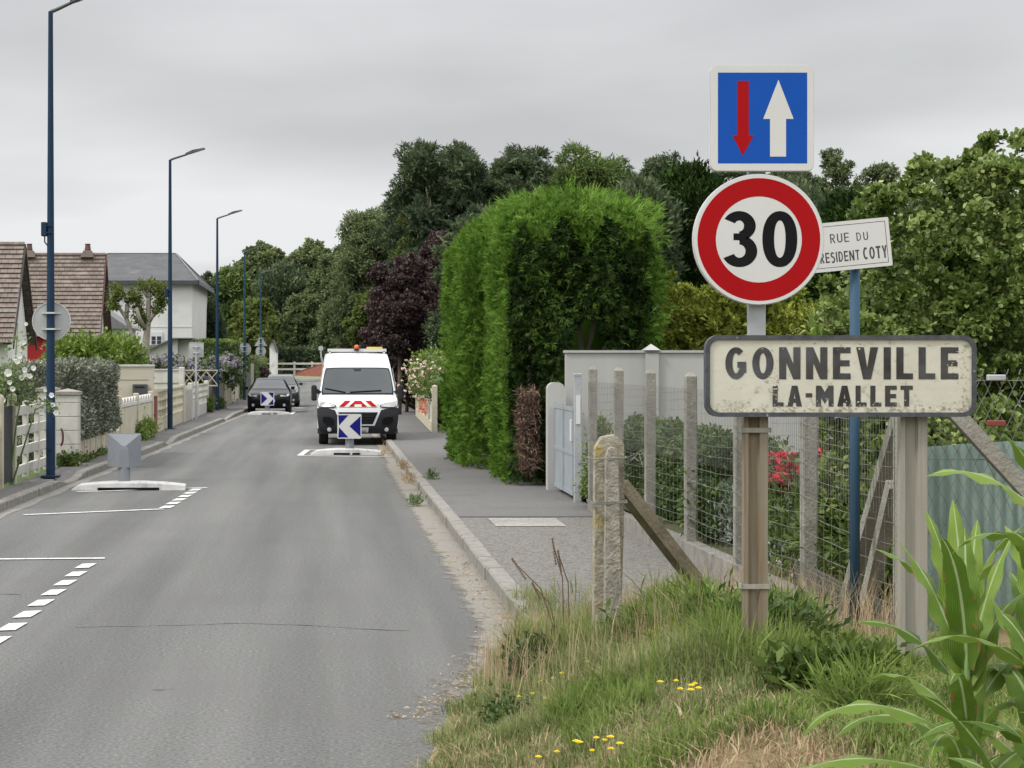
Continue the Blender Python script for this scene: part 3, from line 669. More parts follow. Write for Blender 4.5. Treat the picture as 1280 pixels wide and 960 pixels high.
# cross road at the far end and the bank behind it
struct('cross_road', strip([177, 186], lambda y: -60, lambda y: 60, lambda x, y: .47+.004*(y-177)*4+.02), M_ASPH)
struct('bank', strip([185, 187.5, 190, 260, 900], lambda y: -400, lambda y: 400, lambda x, y: interp(y, [185, 187.5, 190, 260, 900], [.60, .85, 1.05, 1.4, 3])), mat('bank_grass', (.20, .19, .13), (.14, .15, .08), .95, 1.5, 8))
# painted markings, each a thin sheet on the road
mk = MB()
def paint(pts, z=.009): mk.add([(x, y, z+zr(y)) for x, y in pts], [tuple(range(len(pts)))])
def line(xa, ya, xb, yb, w):
    d = Vector((xb-xa, yb-ya, 0)).normalized(); n = Vector((-d.y, d.x, 0))*w/2
    paint([(xa+n.x, ya+n.y), (xa-n.x, ya-n.y), (xb-n.x, yb-n.y), (xb+n.x, yb+n.y)])
y = 10.3
while y < 20.0:
    paint([(-2.53, y), (-2.39, y+.04), (-2.36, y+.46), (-2.50, y+.42)]); y += .76
line(-4.3, 20.25, -2.34, 20.42, .11)
line(-4.1, 26.3, -2.32, 27.35, .12)
y = 27.5
for k in range(6): paint([(-2.40+.028*k, y), (-2.24+.028*k, y+.05), (-2.20+.028*k, y+.5), (-2.36+.028*k, y+.46)]); y += .76
line(-4.0, 31.0, -2.0, 32.1, .11)
line(-.62, 43.3, 1.3, 42.6, .13); line(-.66, 43.3, -.52, 46.2, .13); line(-.5, 46.2, 1.3, 46.4, .12)
line(-3.3, 77.6, -1.5, 79.0, .16); line(-1.55, 79.0, -1.5, 83.5, .16)
for k in range(3): line(-1.6, 85+k*5, -1.2, 85.6+k*5, .4)
for k in range(7): line(1.95, 23.2+k*.14, 2.75, 23.2+k*.14, .05) if False else None
struct('road_markings', mk, M_MARK)
ck = MB(); rc = random.Random(21)
for pts in ([(-1.95, 15.1), (-.6, 15.35), (.1, 15.1), (.7, 14.85)], [(-1.1, 12.2), (-.9, 12.25)], [(-.2, 31.5), (.5, 31.2), (.9, 30.9)], [(-3.9, 17), (-3.0, 17.3), (-2.6, 17.2)]):
    P_ = []
    for (xa, ya), (xb_, yb_) in zip(pts[:-1], pts[1:]):
        k = max(3, int(abs(xb_-xa)*8+abs(yb_-ya)*3))
        P_ += [(xa+(xb_-xa)*i/k+rc.uniform(-.012, .012), ya+(yb_-ya)*i/k+rc.uniform(-.03, .03)) for i in range(k)]
    for a, b in zip(P_[:-1], P_[1:]):
        w_ = rc.uniform(.004, .013); ck.add([(a[0]-w_*.5, a[1]-w_, .006), (b[0]-w_*.5, b[1]-w_, .006), (b[0]+w_*.5, b[1]+w_, .006), (a[0]+w_*.5, a[1]+w_, .006)], [(0, 1, 2, 3)])
struct('road_cracks', ck, mat('tar', (.082, .082, .08), (.10, .10, .097), .8, 9, 4))
wp = MB()
for k in range(9): wp.add([(1.95, 23.0+k*.13, .131), (2.78, 23.0+k*.13, .131), (2.78, 23.07+k*.13, .131), (1.95, 23.07+k*.13, .131)], [(0,1,2,3)])
struct('pavement_markings', wp, mat('worn_white_paint', (.45, .44, .41), (.28, .26, .23), .85, 20, 8))
# grass bank in front
xs = [0, .05, .12, .2, .3, .42, .56, .7, .85, 1, 1.15, 1.3, 1.5, 1.8, 2.2, 2.6, 3.0, 3.6, 4.5, 6, 9, 14, 22, 40]
ys = [-12, -6, 0, 3]+list(np.arange(5, 17.2, .25)); vs = []
for y in ys:
    for d in xs: x = XB(y)+d; vs.append((x, y, zv(x, y)+.012 if d else -.03))
n = len(xs); vb = MB(); vb.add(vs, [(j*n+i, j*n+i+1, (j+1)*n+i+1, (j+1)*n+i) for j in range(len(ys)-1) for i in range(n-1) if not (ys[j] >= 15.9 and xs[i] > 1.9)])
struct('verge', vb, M_SOIL, smooth=True)
# ------------------------------------------------------------------ road signs beside the camera
YSIGN = 9.72
r = thing('town_sign', 'long weathered cream town name plate reading GONNEVILLE LA-MALLET on two steel posts', 'town sign', (2.5, YSIGN, .55))
x0, zt = PX(881, 419, YSIGN); x1, zb = PX(1219, 521, YSIGN)
p = MB(); p.prism(round_rect(x0+.018, x1-.018, zb+.018, zt-.018, .05), YSIGN-.012, YSIGN+.02)
pan = p.build('panel', M_SIGNB, r)
rim = MB(); o_, i_ = round_rect(x0, x1, zb, zt, .065), round_rect(x0+.022, x1-.022, zb+.022, zt-.022, .047); n = len(o_)
for k in range(n):
    a, b = k, (k+1) % n
    rim.add([(o_[a][0], YSIGN-.022, o_[a][1]), (o_[b][0], YSIGN-.022, o_[b][1]), (i_[b][0], YSIGN-.022, i_[b][1]), (i_[a][0], YSIGN-.022, i_[a][1]),
             (o_[a][0], YSIGN+.03, o_[a][1]), (o_[b][0], YSIGN+.03, o_[b][1]), (i_[b][0], YSIGN-.010, i_[b][1]), (i_[a][0], YSIGN-.010, i_[a][1])],
            [(0,1,2,3), (4,5,1,0), (3,2,6,7)])
rim.build('border', M_SIGNR, pan)
def sgx(px): return PX(px, 0, YSIGN)[0]
def sgz(py): return PX(0, py, YSIGN)[1]
tx = MB()
h1 = sgz(434)-sgz(474)
letters(tx, 'GONNEVILLE', sgx(906), sgz(474), h1, .215, YSIGN-.0135, .165, width=sgx(1197)-sgx(906))
h2 = sgz(482)-sgz(508)
letters(tx, 'LA-MALLET', sgx(965), sgz(508), h2, .23, YSIGN-.0135, .17, width=sgx(1140)-sgx(965))
tx.build('lettering', M_SIGNL, pan, fix=False)
# lichen and soot grown along the lower edge, as irregular specks
gm = MB(); rr = random.Random(11)
for k in range(520):
    u = rr.random(); q = rr.random()
    if q < .62: xx = x0+.03+(x1-x0-.06)*u; zz = zb+.022+abs(rr.gauss(0, .028))
    elif q < .8: xx = x1-.03-abs(rr.gauss(0, .04)); zz = zb+.03+rr.random()*.33
    elif q < .92: xx = sgx(966)+rr.gauss(0, .015); zz = sgz(480)+rr.gauss(0, .035)
    else: xx = x0+.03+(x1-x0-.06)*u; zz = zt-.03-abs(rr.gauss(0, .02))
    s = rr.uniform(.0012, .0048)*(1.6 if zz < zb+.04 else 1)
    if not (x0+.03 < xx < x1-.03 and zb+.028 < zz < zt-.028): continue
    a0 = rr.random()*6; m_ = rr.randint(5, 7)
    gm.flat([(xx+s*rr.uniform(.5, 1.3)*cos(a0+2*pi*i/m_)*1.3, zz+s*rr.uniform(.5, 1.3)*sin(a0+2*pi*i/m_)) for i in range(m_)], YSIGN-.0142-.00001*(k % 9))
gm.build('grime', M_SIGNE, pan, fix=False)
def u_post(px0, px1, pyb, pyt, mt, name='post'):
    a, _ = PX(px0, 0, YSIGN); b, _ = PX(px1, 0, YSIGN); zt_, zb_ = PX(0, pyt, YSIGN)[1], PX(0, pyb, YSIGN)[1]-.2
    q = MB(); yb = YSIGN+.035; w_ = b-a
    prof = [(a, yb), (a+.18*w_, yb), (a+.26*w_, yb+.022), (a+.60*w_, yb+.022), (a+.66*w_, yb), (b, yb), (b, yb+.055), (a, yb+.055)]
    q.prism_z(prof, zb_, zt_); return q.build(name, mt, r)
pl = u_post(932, 962, 800, 424, M_POST1); pr_ = u_post(1128, 1162, 830, 424, M_POST2)
for px0, px1, yy in ((930, 964, 538), (930, 964, 734)):
    q = MB(); a = PX(px0, 0, YSIGN)[0]; b = PX(px1, 0, YSIGN)[0]; z = PX(0, yy, YSIGN)[1]
    q.box(a-.004, b+.004, YSIGN+.028, YSIGN+.034, z-.012, z+.012); q.box(a-.008, a-.002, YSIGN+.028, YSIGN+.095, z-.012, z+.012); q.box(b+.002, b+.008, YSIGN+.028, YSIGN+.095, z-.012, z+.012)
    q.build('clamp', M_POST2, pl)

gp = thing('sign_post', 'slim grey galvanised post between the round speed sign and the town name plate', 'post', (2.115, YSIGN+.16, .5))
a, b = PX(935.5, 0, YSIGN+.13)[0], PX(957.5, 0, YSIGN+.13)[0]
q = MB(); q.bbox(a, b, YSIGN+.13, YSIGN+.17, .4, PX(0, 88, YSIGN+.13)[1], .006); q.build('shaft', M_GALV, gp)
q = MB(); z_ = PX(0, 86, YSIGN+.13)[1]; q.bbox(a-.003, b+.003, YSIGN+.127, YSIGN+.173, z_-.02, z_+.012, .004); q.build('cap', M_GALV, gp)

YA = YSIGN+.09
s1 = thing('road_sign', 'square blue sign with a red down arrow and a white up arrow', 'road sign', (2.13, YA, 3.0))
x0, zt = PX(888.5, 82, YA); x1, zb = PX(1016.5, 213.5, YA)
q = MB(); q.prism(round_rect(x0, x1, zb, zt, .032), YA-.008, YA+.008); pt = q.build('plate', M_REFW, s1)
q = MB(); q.prism(round_rect(x0-.004, x1+.004, zb-.004, zt+.004, .036), YA+.003, YA+.022); q.build('edge', M_RIMG, s1)
q = MB(); bx0, bzt = PX(897, 91, YA); bx1, bzb = PX(1008.5, 204.5, YA); q.flat(rect(bx0, bzb, bx1, bzt), YA-.0085); q.build('blue_field', M_REFB, pt, fix=False)
def spx(pts, Y): return [PX(px, py, Y) for px, py in pts]
q = MB(); q.flat(spx([(921, 101.5), (935.5, 101.5), (935.5, 169.5), (941.5, 169.5), (928, 195), (915, 169.5), (921, 169.5)], YA), YA-.0095); q.build('red_arrow', M_REFR, pt, fix=False)
q = MB(); q.flat(spx([(962, 196), (962, 149), (953.5, 149), (972.5, 100), (991.5, 149), (982, 149), (982, 196)], YA), YA-.0095); q.build('white_arrow', M_REFW, pt, fix=False)
for zz in (zt-.12, zb+.12):
    q = MB(); q.box(2.06, 2.22, YA+.022, YA+.04, zz-.015, zz+.015); q.build('bracket', M_GALV, s1)

s2 = thing('road_sign', 'round white speed limit sign with thick red ring and black 30', 'road sign', (2.11, YA, 2.64))
cx, cz = PX(948, 299.5, YA); R = 82*YA/F
q = MB(); q.prism(circle(cx, cz, R-.004, 64), YA-.010, YA+.006); pt = q.build('plate', M_REFW, s2)
q = MB(); q.prism(circle(cx, cz, R, 64), YA-.004, YA+.022); q.build('edge', M_RIMG, s2)
q = MB(); ro, ri = R*.935, R*.655
for k in range(72):
    t0, t1 = 2*pi*k/72, 2*pi*(k+1)/72
    q.flat([(cx+ro*cos(t0), cz+ro*sin(t0)), (cx+ro*cos(t1), cz+ro*sin(t1)), (cx+ri*cos(t1), cz+ri*sin(t1)), (cx+ri*cos(t0), cz+ri*sin(t0))], YA-.0105)
q.build('red_ring', M_REFR, pt, fix=False)
q = MB(); xa, za = PX(902, 334, YA); xb, zb2 = PX(996, 264, YA)
letters(q, '30', xa, za, zb2-za, .195, YA-.0106, .085, width=xb-xa); q.build('numerals', M_BLACK, pt, fix=False)
for zz in (cz+.15, cz-.15):
    q = MB(); q.box(cx-.08, cx+.08, YA+.022, YA+.04, zz-.015, zz+.015); q.build('bracket', M_GALV, s2)

# street name plate on the blue tube, turned a little in its own plane
YB = 12.1
bp = thing('street_sign_post', 'round blue painted tube carrying the tilted street name plate', 'post', (3.24, YB, .30))
xm = PX(1068.5, 0, YB)[0]
q = MB(); q.tube([(xm, YB, .2), (xm, YB, PX(0, 300, YB)[1])], .031, 16); q.build('tube', M_BLUEP, bp, smooth=True)
q = MB(); q.lathe([(.05, 0), (.05, .03), (.033, .05)], (xm, YB, .31), 'z', 16); q.build('collar', M_BLUEP, bp)
YP = YB-.05
sc_, = (YP/F,)
pcx, pcz = PX(1046, 308, YP)
st = thing('street_sign', 'white tilted street name plate reading RUE DU PRESIDENT COTY on blue tube', 'street sign', (pcx, YP, pcz), rot=(0, radians(-5.6), 0))
hw, hh = 67*sc_, 30.5*sc_
q = MB(); q.prism(round_rect(-hw, hw, -hh, hh, .008), -.006, .006); pt = q.build('plate', M_REFW, st, world=False)
q = MB()
for zc, s_ in ((hh-.012, 1), (-hh+.012, -1)): q.flat(rect(-hw+.028, zc-.012*0-(.002 if s_ > 0 else -.002)-.014*s_*0, hw-.028, zc+.001), -.0062)
q = MB(); e = .022; t_ = .0032
q.flat(rect(-hw+e, hh-e-t_, hw-e, hh-e), -.0063); q.flat(rect(-hw+e, -hh+e, hw-e, -hh+e+t_), -.0063)
q.flat(rect(-hw+e, -hh+e+t_, -hw+e+t_, hh-e-t_), -.0063); q.flat(rect(hw-e-t_, -hh+e+t_, hw-e, hh-e-t_), -.0063)
q.build('frame_line', M_BLACK, pt, world=False, fix=False)
q = MB()
letters(q, 'RUE', -.038, .022, .056, .13, -.0065, .2, width=.116); letters(q, 'DU', .124, .022, .050, .13, -.0065, .3, width=.071)
letters(q, 'PRESIDENT', -.145, -.096, .063, .17, -.0065, .16, width=.278)
letters(q, 'COTY', .155, -.098, .076, .19, -.0065, .16, width=.148)
q.build('lettering', mat('grey_black_letters', (.03, .03, .032), (.07, .07, .07), .6, 30, 6), pt, world=False, fix=False)
q = MB(); q.box(-.06+.1, .06+.1, .006, .03, -.05, -.02); q.box(.04, .16, .006, .03, .02, .05); q.build('bracket', M_GALV, st, world=False)

# ------------------------------------------------------------------ street lamps and what hangs on them
def make_lamp(label, mt, x, y, box_z=None, arm=1.0):
    t = thing('street_lamp', label, 'street lamp', (x, y, .12+zr(y)), group='tall street lamps along the pavement')
    def bl(nm, q, m, **k): return q.build(nm, m, t, world=False, **k)
    q = MB(); q.tube([(0, 0, -.1), (0, 0, 1.0), (0, 0, 3.0), (0, 0, 7.9)], [.078, .078, .066, .040], 12); po = bl('pole', q, mt, smooth=False)
    q = MB(); q.bbox(-.15, .15, -.15, .15, -.02, .02, .006); bl('base_plate', q, mt)
    q = MB(); q.bbox(-.045, .045, -.088, -.07, .45, .95, .006); bl('access_door', q, mt)
    q = MB(); q.tube([(0, 0, 7.82), (.02, 0, 7.90), (.12, 0, 7.94), (.5*arm, 0, 8.06)], [.038, .036, .032, .028], 8); bl('arm', q, M_LUM)
    q = MB(); q.add([(.45*arm,-.06,8.03),(.45*arm,.06,8.03),(.66*arm,-.14,8.10),(.66*arm,.14,8.10),(1.02*arm,-.12,8.21),(1.02*arm,.12,8.21),
                     (.45*arm,-.06,8.09),(.45*arm,.06,8.09),(.66*arm,-.13,8.18),(.66*arm,.13,8.18),(1.02*arm,-.10,8.25),(1.02*arm,.10,8.25)],
                    [(0,1,3,2),(2,3,5,4),(6,8,9,7),(8,10,11,9),(0,2,8,6),(2,4,10,8),(1,7,9,3),(3,9,11,5),(0,6,7,1),(4,5,11,10)]); hd = bl('lamp_head', q, M_LUM)
    q = MB(); q.add([(.66*arm,-.1,8.097),(.66*arm,.1,8.097),(.98*arm,.09,8.195),(.98*arm,-.09,8.195)], [(0,1,2,3)]); q.build('lens', M_RIMG, hd, world=False)
    if box_z:
        q = MB(); q.bbox(-.155, -.062, -.07, .07, box_z-.12, box_z+.12, .012); bl('junction_box', q, mt)
        q = MB(); q.box(-.062, .062, -.08, -.066, box_z+.05, box_z+.07); q.box(-.062, .062, -.08, -.066, box_z-.07, box_z-.05); q.tube([(-.1, 0, box_z-.12), (-.1, 0, box_z-.22), (-.05, 0, box_z-.28)], .012, 6); bl('strap', q, mt)
    return t
make_lamp('tall blue street lamp nearest the camera, beside the white garden gate', M_BLUEL, -4.74, 33.3, 4.2, .75)
make_lamp('second nearest tall blue street lamp, in front of the white lattice fence', M_BLUEL, -4.68, 57.5, 4.0)
make_lamp('third blue street lamp, between the lattice fence and the parked cars', M_BLUEL, -4.62, 80.6)
make_lamp('teal street lamp with a grey round sign, level with the parked black car', M_TEALL, -4.54, 104.7)
make_lamp('farthest teal street lamp, carrying a triangular and a round sign', M_TEALL, -4.57, 130)
def sign_back(label, x, y, z, shape, d, grp='signs seen from behind', pole=None, mt=None):
    t = thing('road_sign', label, 'road sign', (x, y, z), group=grp)
    r_ = d/2
    poly = circle(0, 0, r_, 32) if shape == 'round' else ([(-r_*1.05, -r_*.8), (r_*1.05, -r_*.8), (0, r_*1.05)] if shape == 'tri' else round_rect(-r_, r_, -r_, r_, .03))
    q = MB(); q.prism(poly, .10, .125); pl = q.build('plate', M_BACK, t, world=False)
    c = [(px*1.015, pz*1.015) for px, pz in poly]; q = MB(); n = len(c)
    for k in range(n):
        a, b = c[k], c[(k+1) % n]; a2, b2 = poly[k], poly[(k+1) % n]
        q.add([(a[0], .092, a[1]), (b[0], .092, b[1]), (b2[0]*.965, .092, b2[1]*.965), (a2[0]*.965, .092, a2[1]*.965), (a[0], .13, a[1]), (b[0], .13, b[1])], [(0,1,2,3), (4,5,1,0)])
    q.build('edge', M_RIMG, t, world=False)
    for zz in (r_*.42, -r_*.42):
        q = MB(); q.box(-r_*.5, r_*.5, .075, .10, zz-.014, zz+.014); q.box(-.09, .09, -.09, -.075, zz-.014, zz+.014); q.box(-.095, -.085, -.09, .08, zz-.014, zz+.014); q.box(.085, .095, -.09, .08, zz-.014, zz+.014); q.build('bracket', M_RIMG, t, world=False)
    if pole:
        q = MB(); q.bbox(-.035, .035, -.03, .03, -z+zr(y)+.05, r_, .006); q.build('post', M_GALV, t, world=False)
    return t
sign_back('round road sign seen from behind on the nearest street lamp', -4.74, 33.3, 2.76, 'round', .65)
sign_back('square grey road sign seen from behind on its own thin post', -4.43, 65, 2.5, 'square', .48, pole=True)
sign_back('round road sign seen from behind on the teal lamp by the hedge', -4.54, 104.7, 2.82, 'round', .68)
sign_back('triangular road sign seen from behind above a round one', -4.57, 130, 3.55, 'tri', .78)
sign_back('round road sign seen from behind under a triangular one', -4.57, 130, 2.88, 'round', .68)

# ------------------------------------------------------------------ traffic islands with their low signs
def island(label, x0, x1, y, sx, face, rot=0.0, tilt=0):
    t = thing('traffic_island', label, 'traffic island', ((x0+x1)/2, y, zr(y)), group='low concrete islands that narrow the road', rot=(0, 0, rot))
    L = x1-x0; q = MB(); n = 14; yw = .24; vs = []
    top = lambda u: .14-.06*abs(u)**2.2-(.06 if u < -.93 else 0)
    for i in range(n+1):
        u = -1+2*i/n; x = u*L/2; hgt = top(u); b = .05*u*u
        vs += [(x, -yw+b, 0), (x, -yw+.03+b, hgt*.8), (x, -yw+.10+b, hgt), (x, yw-.10+b, hgt), (x, yw-.03+b, hgt*.8), (x, yw+b, 0)]
    fs = [(i*6+k, (i+1)*6+k, (i+1)*6+k+1, i*6+k+1) for i in range(n) for k in range(5)]+[tuple(range(6)), tuple(n*6+k for k in range(5, -1, -1))]
    q.add(vs, fs); q.build('concrete_block', mat('scuffed_island_concrete', (.44, .44, .43), (.36, .36, .35), .85, 4, 9, .3, 40, stain=(.17, .165, .155), sscale=5, slo=.56, shi=.74), t, world=False)
    q = MB()
    for a, b in ((-.28, .1), (.16, .34)) if face else ((-.45, .45),):
        q.box(a*L/2*1.2, b*L/2*1.2, -yw-.006, -yw+.05, .002, .045)
    q.build('drain_slot', M_BLACK, t, world=False)
    q = MB(); q.tube([(sx, 0, .10), (sx, 0, .30), (sx, 0, .62)], [.10, .095, .085], 12); q.build('stem', M_PLAST, t, world=False)
    s = .27; z0, z1 = .36, .91; zc = (z0+z1)/2
    if face == 0:   # seen from behind: a moulded pyramid back
        q = MB(); q.prism([(sx+a, b) for a, b in round_rect(-s, s, z0, z1, .03)], .02, .05); bk = q.build('sign_box', M_PLAST, t, world=False)
        q = MB(); c = .26; q.add([(sx-c, .019, z0+.01), (sx+c, .019, z0+.01), (sx+c, .019, z1-.01), (sx-c, .019, z1-.01), (sx-.07, -.09, z0+.30), (sx+.07, -.09, z0+.30), (sx+.03, -.085, z1-.20), (sx-.03, -.085, z1-.20), (sx-.08, -.09, z0+.0), (sx+.08, -.09, z0+.0)],
                         [(0,8,4), (0,4,7,3), (3,7,6,2), (1,2,6,5), (1,5,9), (4,5,6,7), (8,9,5,4)])
        q.build('moulded_back', M_PLAST, bk, world=False)
    else:
        q = MB(); q.prism([(sx+a, b) for a, b in round_rect(-s, s, z0, z1, .03)], -.13, -.09); pl = q.build('plate', M_REFW, t, world=False)
        q = MB(); k = face; e = s-.02
        q2 = [[(-e, e), (-.02, e), (-e+.02, .02)], [(-e, -e), (-e+.02, -.02), (-.02, -e)], [(e, e-.02), (e, -e+.02), (0, 0)]]
        for poly in q2: q.flat([(sx+k*a, zc+b) for a, b in (poly if k > 0 else poly[::-1])], -.1315)
        q.build('blue_field', M_REFDB, pl, world=False, fix=False)
        q = MB(); q.box(sx-.06, sx+.06, -.09, .05, z0+.1, z1-.1); q.build('bracket', M_PLAST, t, world=False)
    return t
island('grey topped traffic island nearest the camera with its sign seen from behind', -4.15, -2.33, 31.7, -.08, 0, .04)
island('traffic island with a blue and white chevron sign before the white van', -.42, 1.16, 44.0, .08, 1, -.06)
island('traffic island with a blue and white chevron sign before the black car', -3.30, -1.62, 79.0, -.05, -1, .05)
# ------------------------------------------------------------------ vehicles
class Shell:
    """front, roof and back skin of a vehicle as a sheet over stations (y, z, half width, pull back of the edges)"""
    def __init__(s, st): s.st = np.array(st, float)
    def P(s, u, k):
        k = min(max(k, 0), len(s.st)-1.0001); i = int(k); f = k-i
        p0, p1, p2, p3 = (s.st[min(max(j, 0), len(s.st)-1)] for j in (i-1, i, i+1, i+2))
        a = (p1+(p2-p1)*f) if True else 0
        sm = .5*((2*p1)+(p2-p0)*f+(2*p0-5*p1+4*p2-p3)*f*f+(3*p1-p0-3*p2+p3)*f**3)
        y, z, hw, bow = a*.45+sm*.55
        return Vector((u*hw, y+bow*abs(u)**3, z-.02*abs(u)**6))
    def nrm(s, u, k):
        e = .03; a = s.P(u+e, k)-s.P(u-e, k); b = s.P(u, k+e)-s.P(u, k-e)
        n = a.cross(b).normalized(); return n if n.y < 0 or n.z > 0 else -n
    def off(s, u, k, d): return s.P(u, k)+s.nrm(u, k)*d
    def grid(s, mb, u0, u1, k0, k1, nu, nk, d, sq=0.0, mi=0):
        vs = []
        for j in range(nk+1):
            for i in range(nu+1):
                a, b = -1+2*i/nu, -1+2*j/nk; a2, b2 = a*(1-sq*b**4), b*(1-sq*a**4)
                u = (u0+u1)/2+a2*(u1-u0)/2; kk0 = k0(u) if callable(k0) else k0; kk1 = k1(u) if callable(k1) else k1
                vs.append(s.off(u, (kk0+kk1)/2+b2*(kk1-kk0)/2, d))
        w_ = nu+1
        return mb.add(vs, [(j*w_+i, j*w_+i+1, (j+1)*w_+i+1, (j+1)*w_+i) for j in range(nk) for i in range(nu)], mi)
    def poly(s, mb, pts, d, mi=0): return mb.add([s.off(u, k, d) for u, k in pts], [tuple(range(len(pts)))], mi)
    def para(s, mb, a0, a1, k0, b0, b1, k1, d, nu=4, nk=4, mi=0):
        """a four sided patch that follows the skin: from u a0..a1 at k0 to b0..b1 at k1"""
        vs = []
        for j in range(nk+1):
            f = j/nk
            for i in range(nu+1): g_ = i/nu; vs.append(s.off((a0+(b0-a0)*f)*(1-g_)+(a1+(b1-a1)*f)*g_, k0+(k1-k0)*f, d))
        w_ = nu+1; return mb.add(vs, [(j*w_+i, j*w_+i+1, (j+1)*w_+i+1, (j+1)*w_+i) for j in range(nk) for i in range(nu)], mi)
    def body(s, waist, hw, zb, sub=3):
        mb = MB(); nk = (len(s.st)-1)*sub; nu = 12; vs = []
        for j in range(nk+1):
            for i in range(nu+1): vs.append(s.P(-1+2*i/nu, j/sub))
        w_ = nu+1; mb.add(vs, [(j*w_+i, j*w_+i+1, (j+1)*w_+i+1, (j+1)*w_+i) for j in range(nk) for i in range(nu)])
        for sd in (-1, 1):
            vs = []
            for j in range(nk+1):
                e = s.P(sd, j/sub); zw = min(e.z-.005, waist); zl = min(zb, e.z-.01)
                vs += [e, Vector((sd*max(abs(e.x), hw*(1 if e.z > waist else 0)), e.y, zw)), Vector((sd*max(abs(e.x), hw*.985*(1 if e.z > waist else 0)), e.y, zl))]
            mb.add(vs, [(j*3+k, (j+1)*3+k, (j+1)*3+k+1, j*3+k+1) for j in range(nk) for k in range(2)])
        a, b = s.P(0, 0), s.P(0, len(s.st)-1)
        mb.box(-hw*.9, hw*.9, a.y+.25, b.y-.15, zb-.12, zb+.12)
        return mb
def wheel(parent, x, y, r_, wd=.21):
    t = MB(); t.lathe([(r_*.62, -wd/2), (r_*.93, -wd/2), (r_, -wd/2+.03), (r_, wd/2-.03), (r_*.93, wd/2), (r_*.62, wd/2)], (x, y, r_), 'x', 24)
    o = t.build('wheel', M_TYRE, parent, world=False)
    q = MB(); sd = 1 if x > 0 else -1; q.lathe([(r_*.62, -wd*.3), (r_*.62, wd*.3), (r_*.3, wd*.42)] if sd > 0 else [(r_*.3, -wd*.42), (r_*.62, -wd*.3), (r_*.62, wd*.3)], (x, y, r_), 'x', 16)
    q.build('rim', M_RIM, o, world=False); return o
def mirrored(pts): return [(-u, k) for u, k in pts]

vt = thing('parked_van', 'white high roofed works van with red striped bonnet and orange beacon', 'van', ((447.5-VX)/50.2, 48.8, 0))
S = Shell([(.10,.30,.90,.16), (.02,.46,.97,.2), (0,.72,1.0,.2), (.05,.95,1.01,.22), (.13,1.06,1.01,.28), (.50,1.22,.98,.22), (1.16,1.93,.86,.16), (1.5,2.20,.80,.10), (2.0,2.31,.77,.05), (5.2,2.33,.78,0), (5.42,2.2,.86,0), (5.5,.45,.98,0)])
S.body(1.15, 1.005, .42).build('body', M_VAN, vt, world=False, smooth=True)
q = MB(); S.grid(q, -.955, .955, 5.06, 6.02, 14, 8, .006, .03); q.build('windscreen_seal', M_BUMP, vt, world=False, smooth=True)
q = MB(); S.grid(q, -.925, .925, 5.11, 5.96, 14, 8, .014, .04); ws = q.build('windscreen', M_GLASS, vt, world=False, smooth=True)
for u0, k0, u1, k1 in ((-.86, 5.28, -.32, 5.13), (-.2, 5.14, .62, 5.20)):
    q = MB(); pts = [S.off(u0+(u1-u0)*i/6, k0+(k1-k0)*i/6, .03) for i in range(7)]; q.tube(pts, .012, 5); q.build('wiper', M_BLACK, ws, world=False)
q = MB(); S.poly(q, [(-.12, 5.94), (.12, 5.94), (.09, 5.86), (-.09, 5.86)], .018); q.build('mirror_mount', M_BUMP, ws, world=False)
q = MB(); S.grid(q, -1.0, 1.0, 0, lambda u: 2.55+.40*min(1, max(0, (abs(u)-.50)/.3)), 24, 10, .02)
for sd in (-1, 1):
    pts = [S.P(sd, k/4) for k in range(0, 12)]; vs = []
    for p in pts: vs += [p+Vector((sd*.012, -.012, 0)), Vector((sd*1.012, .62, p.z if p.z < .8 else .8))]
    q.add(vs, [(2*i, 2*i+1, 2*i+3, 2*i+2) for i in range(len(pts)-1)])
bmp = q.build('bumper', M_BUMP, vt, world=False, smooth=True)
q = MB(); S.para(q, -.42, .42, 1.15, -.56, .56, 2.62, .03, 10, 6); q.build('grille_surround', M_VAN, bmp, world=False)
q = MB(); S.para(q, -.37, .37, 1.32, -.49, .49, 2.42, .042, 10, 6); q.build('grille', M_BLACK, bmp, world=False)
q = MB()
for k in (1.5, 1.75, 2.0, 2.22): S.para(q, -.38, .38, k, -.38, .38, k+.06, .05, 8, 1)
q.build('grille_bar', M_BUMP, bmp, world=False)
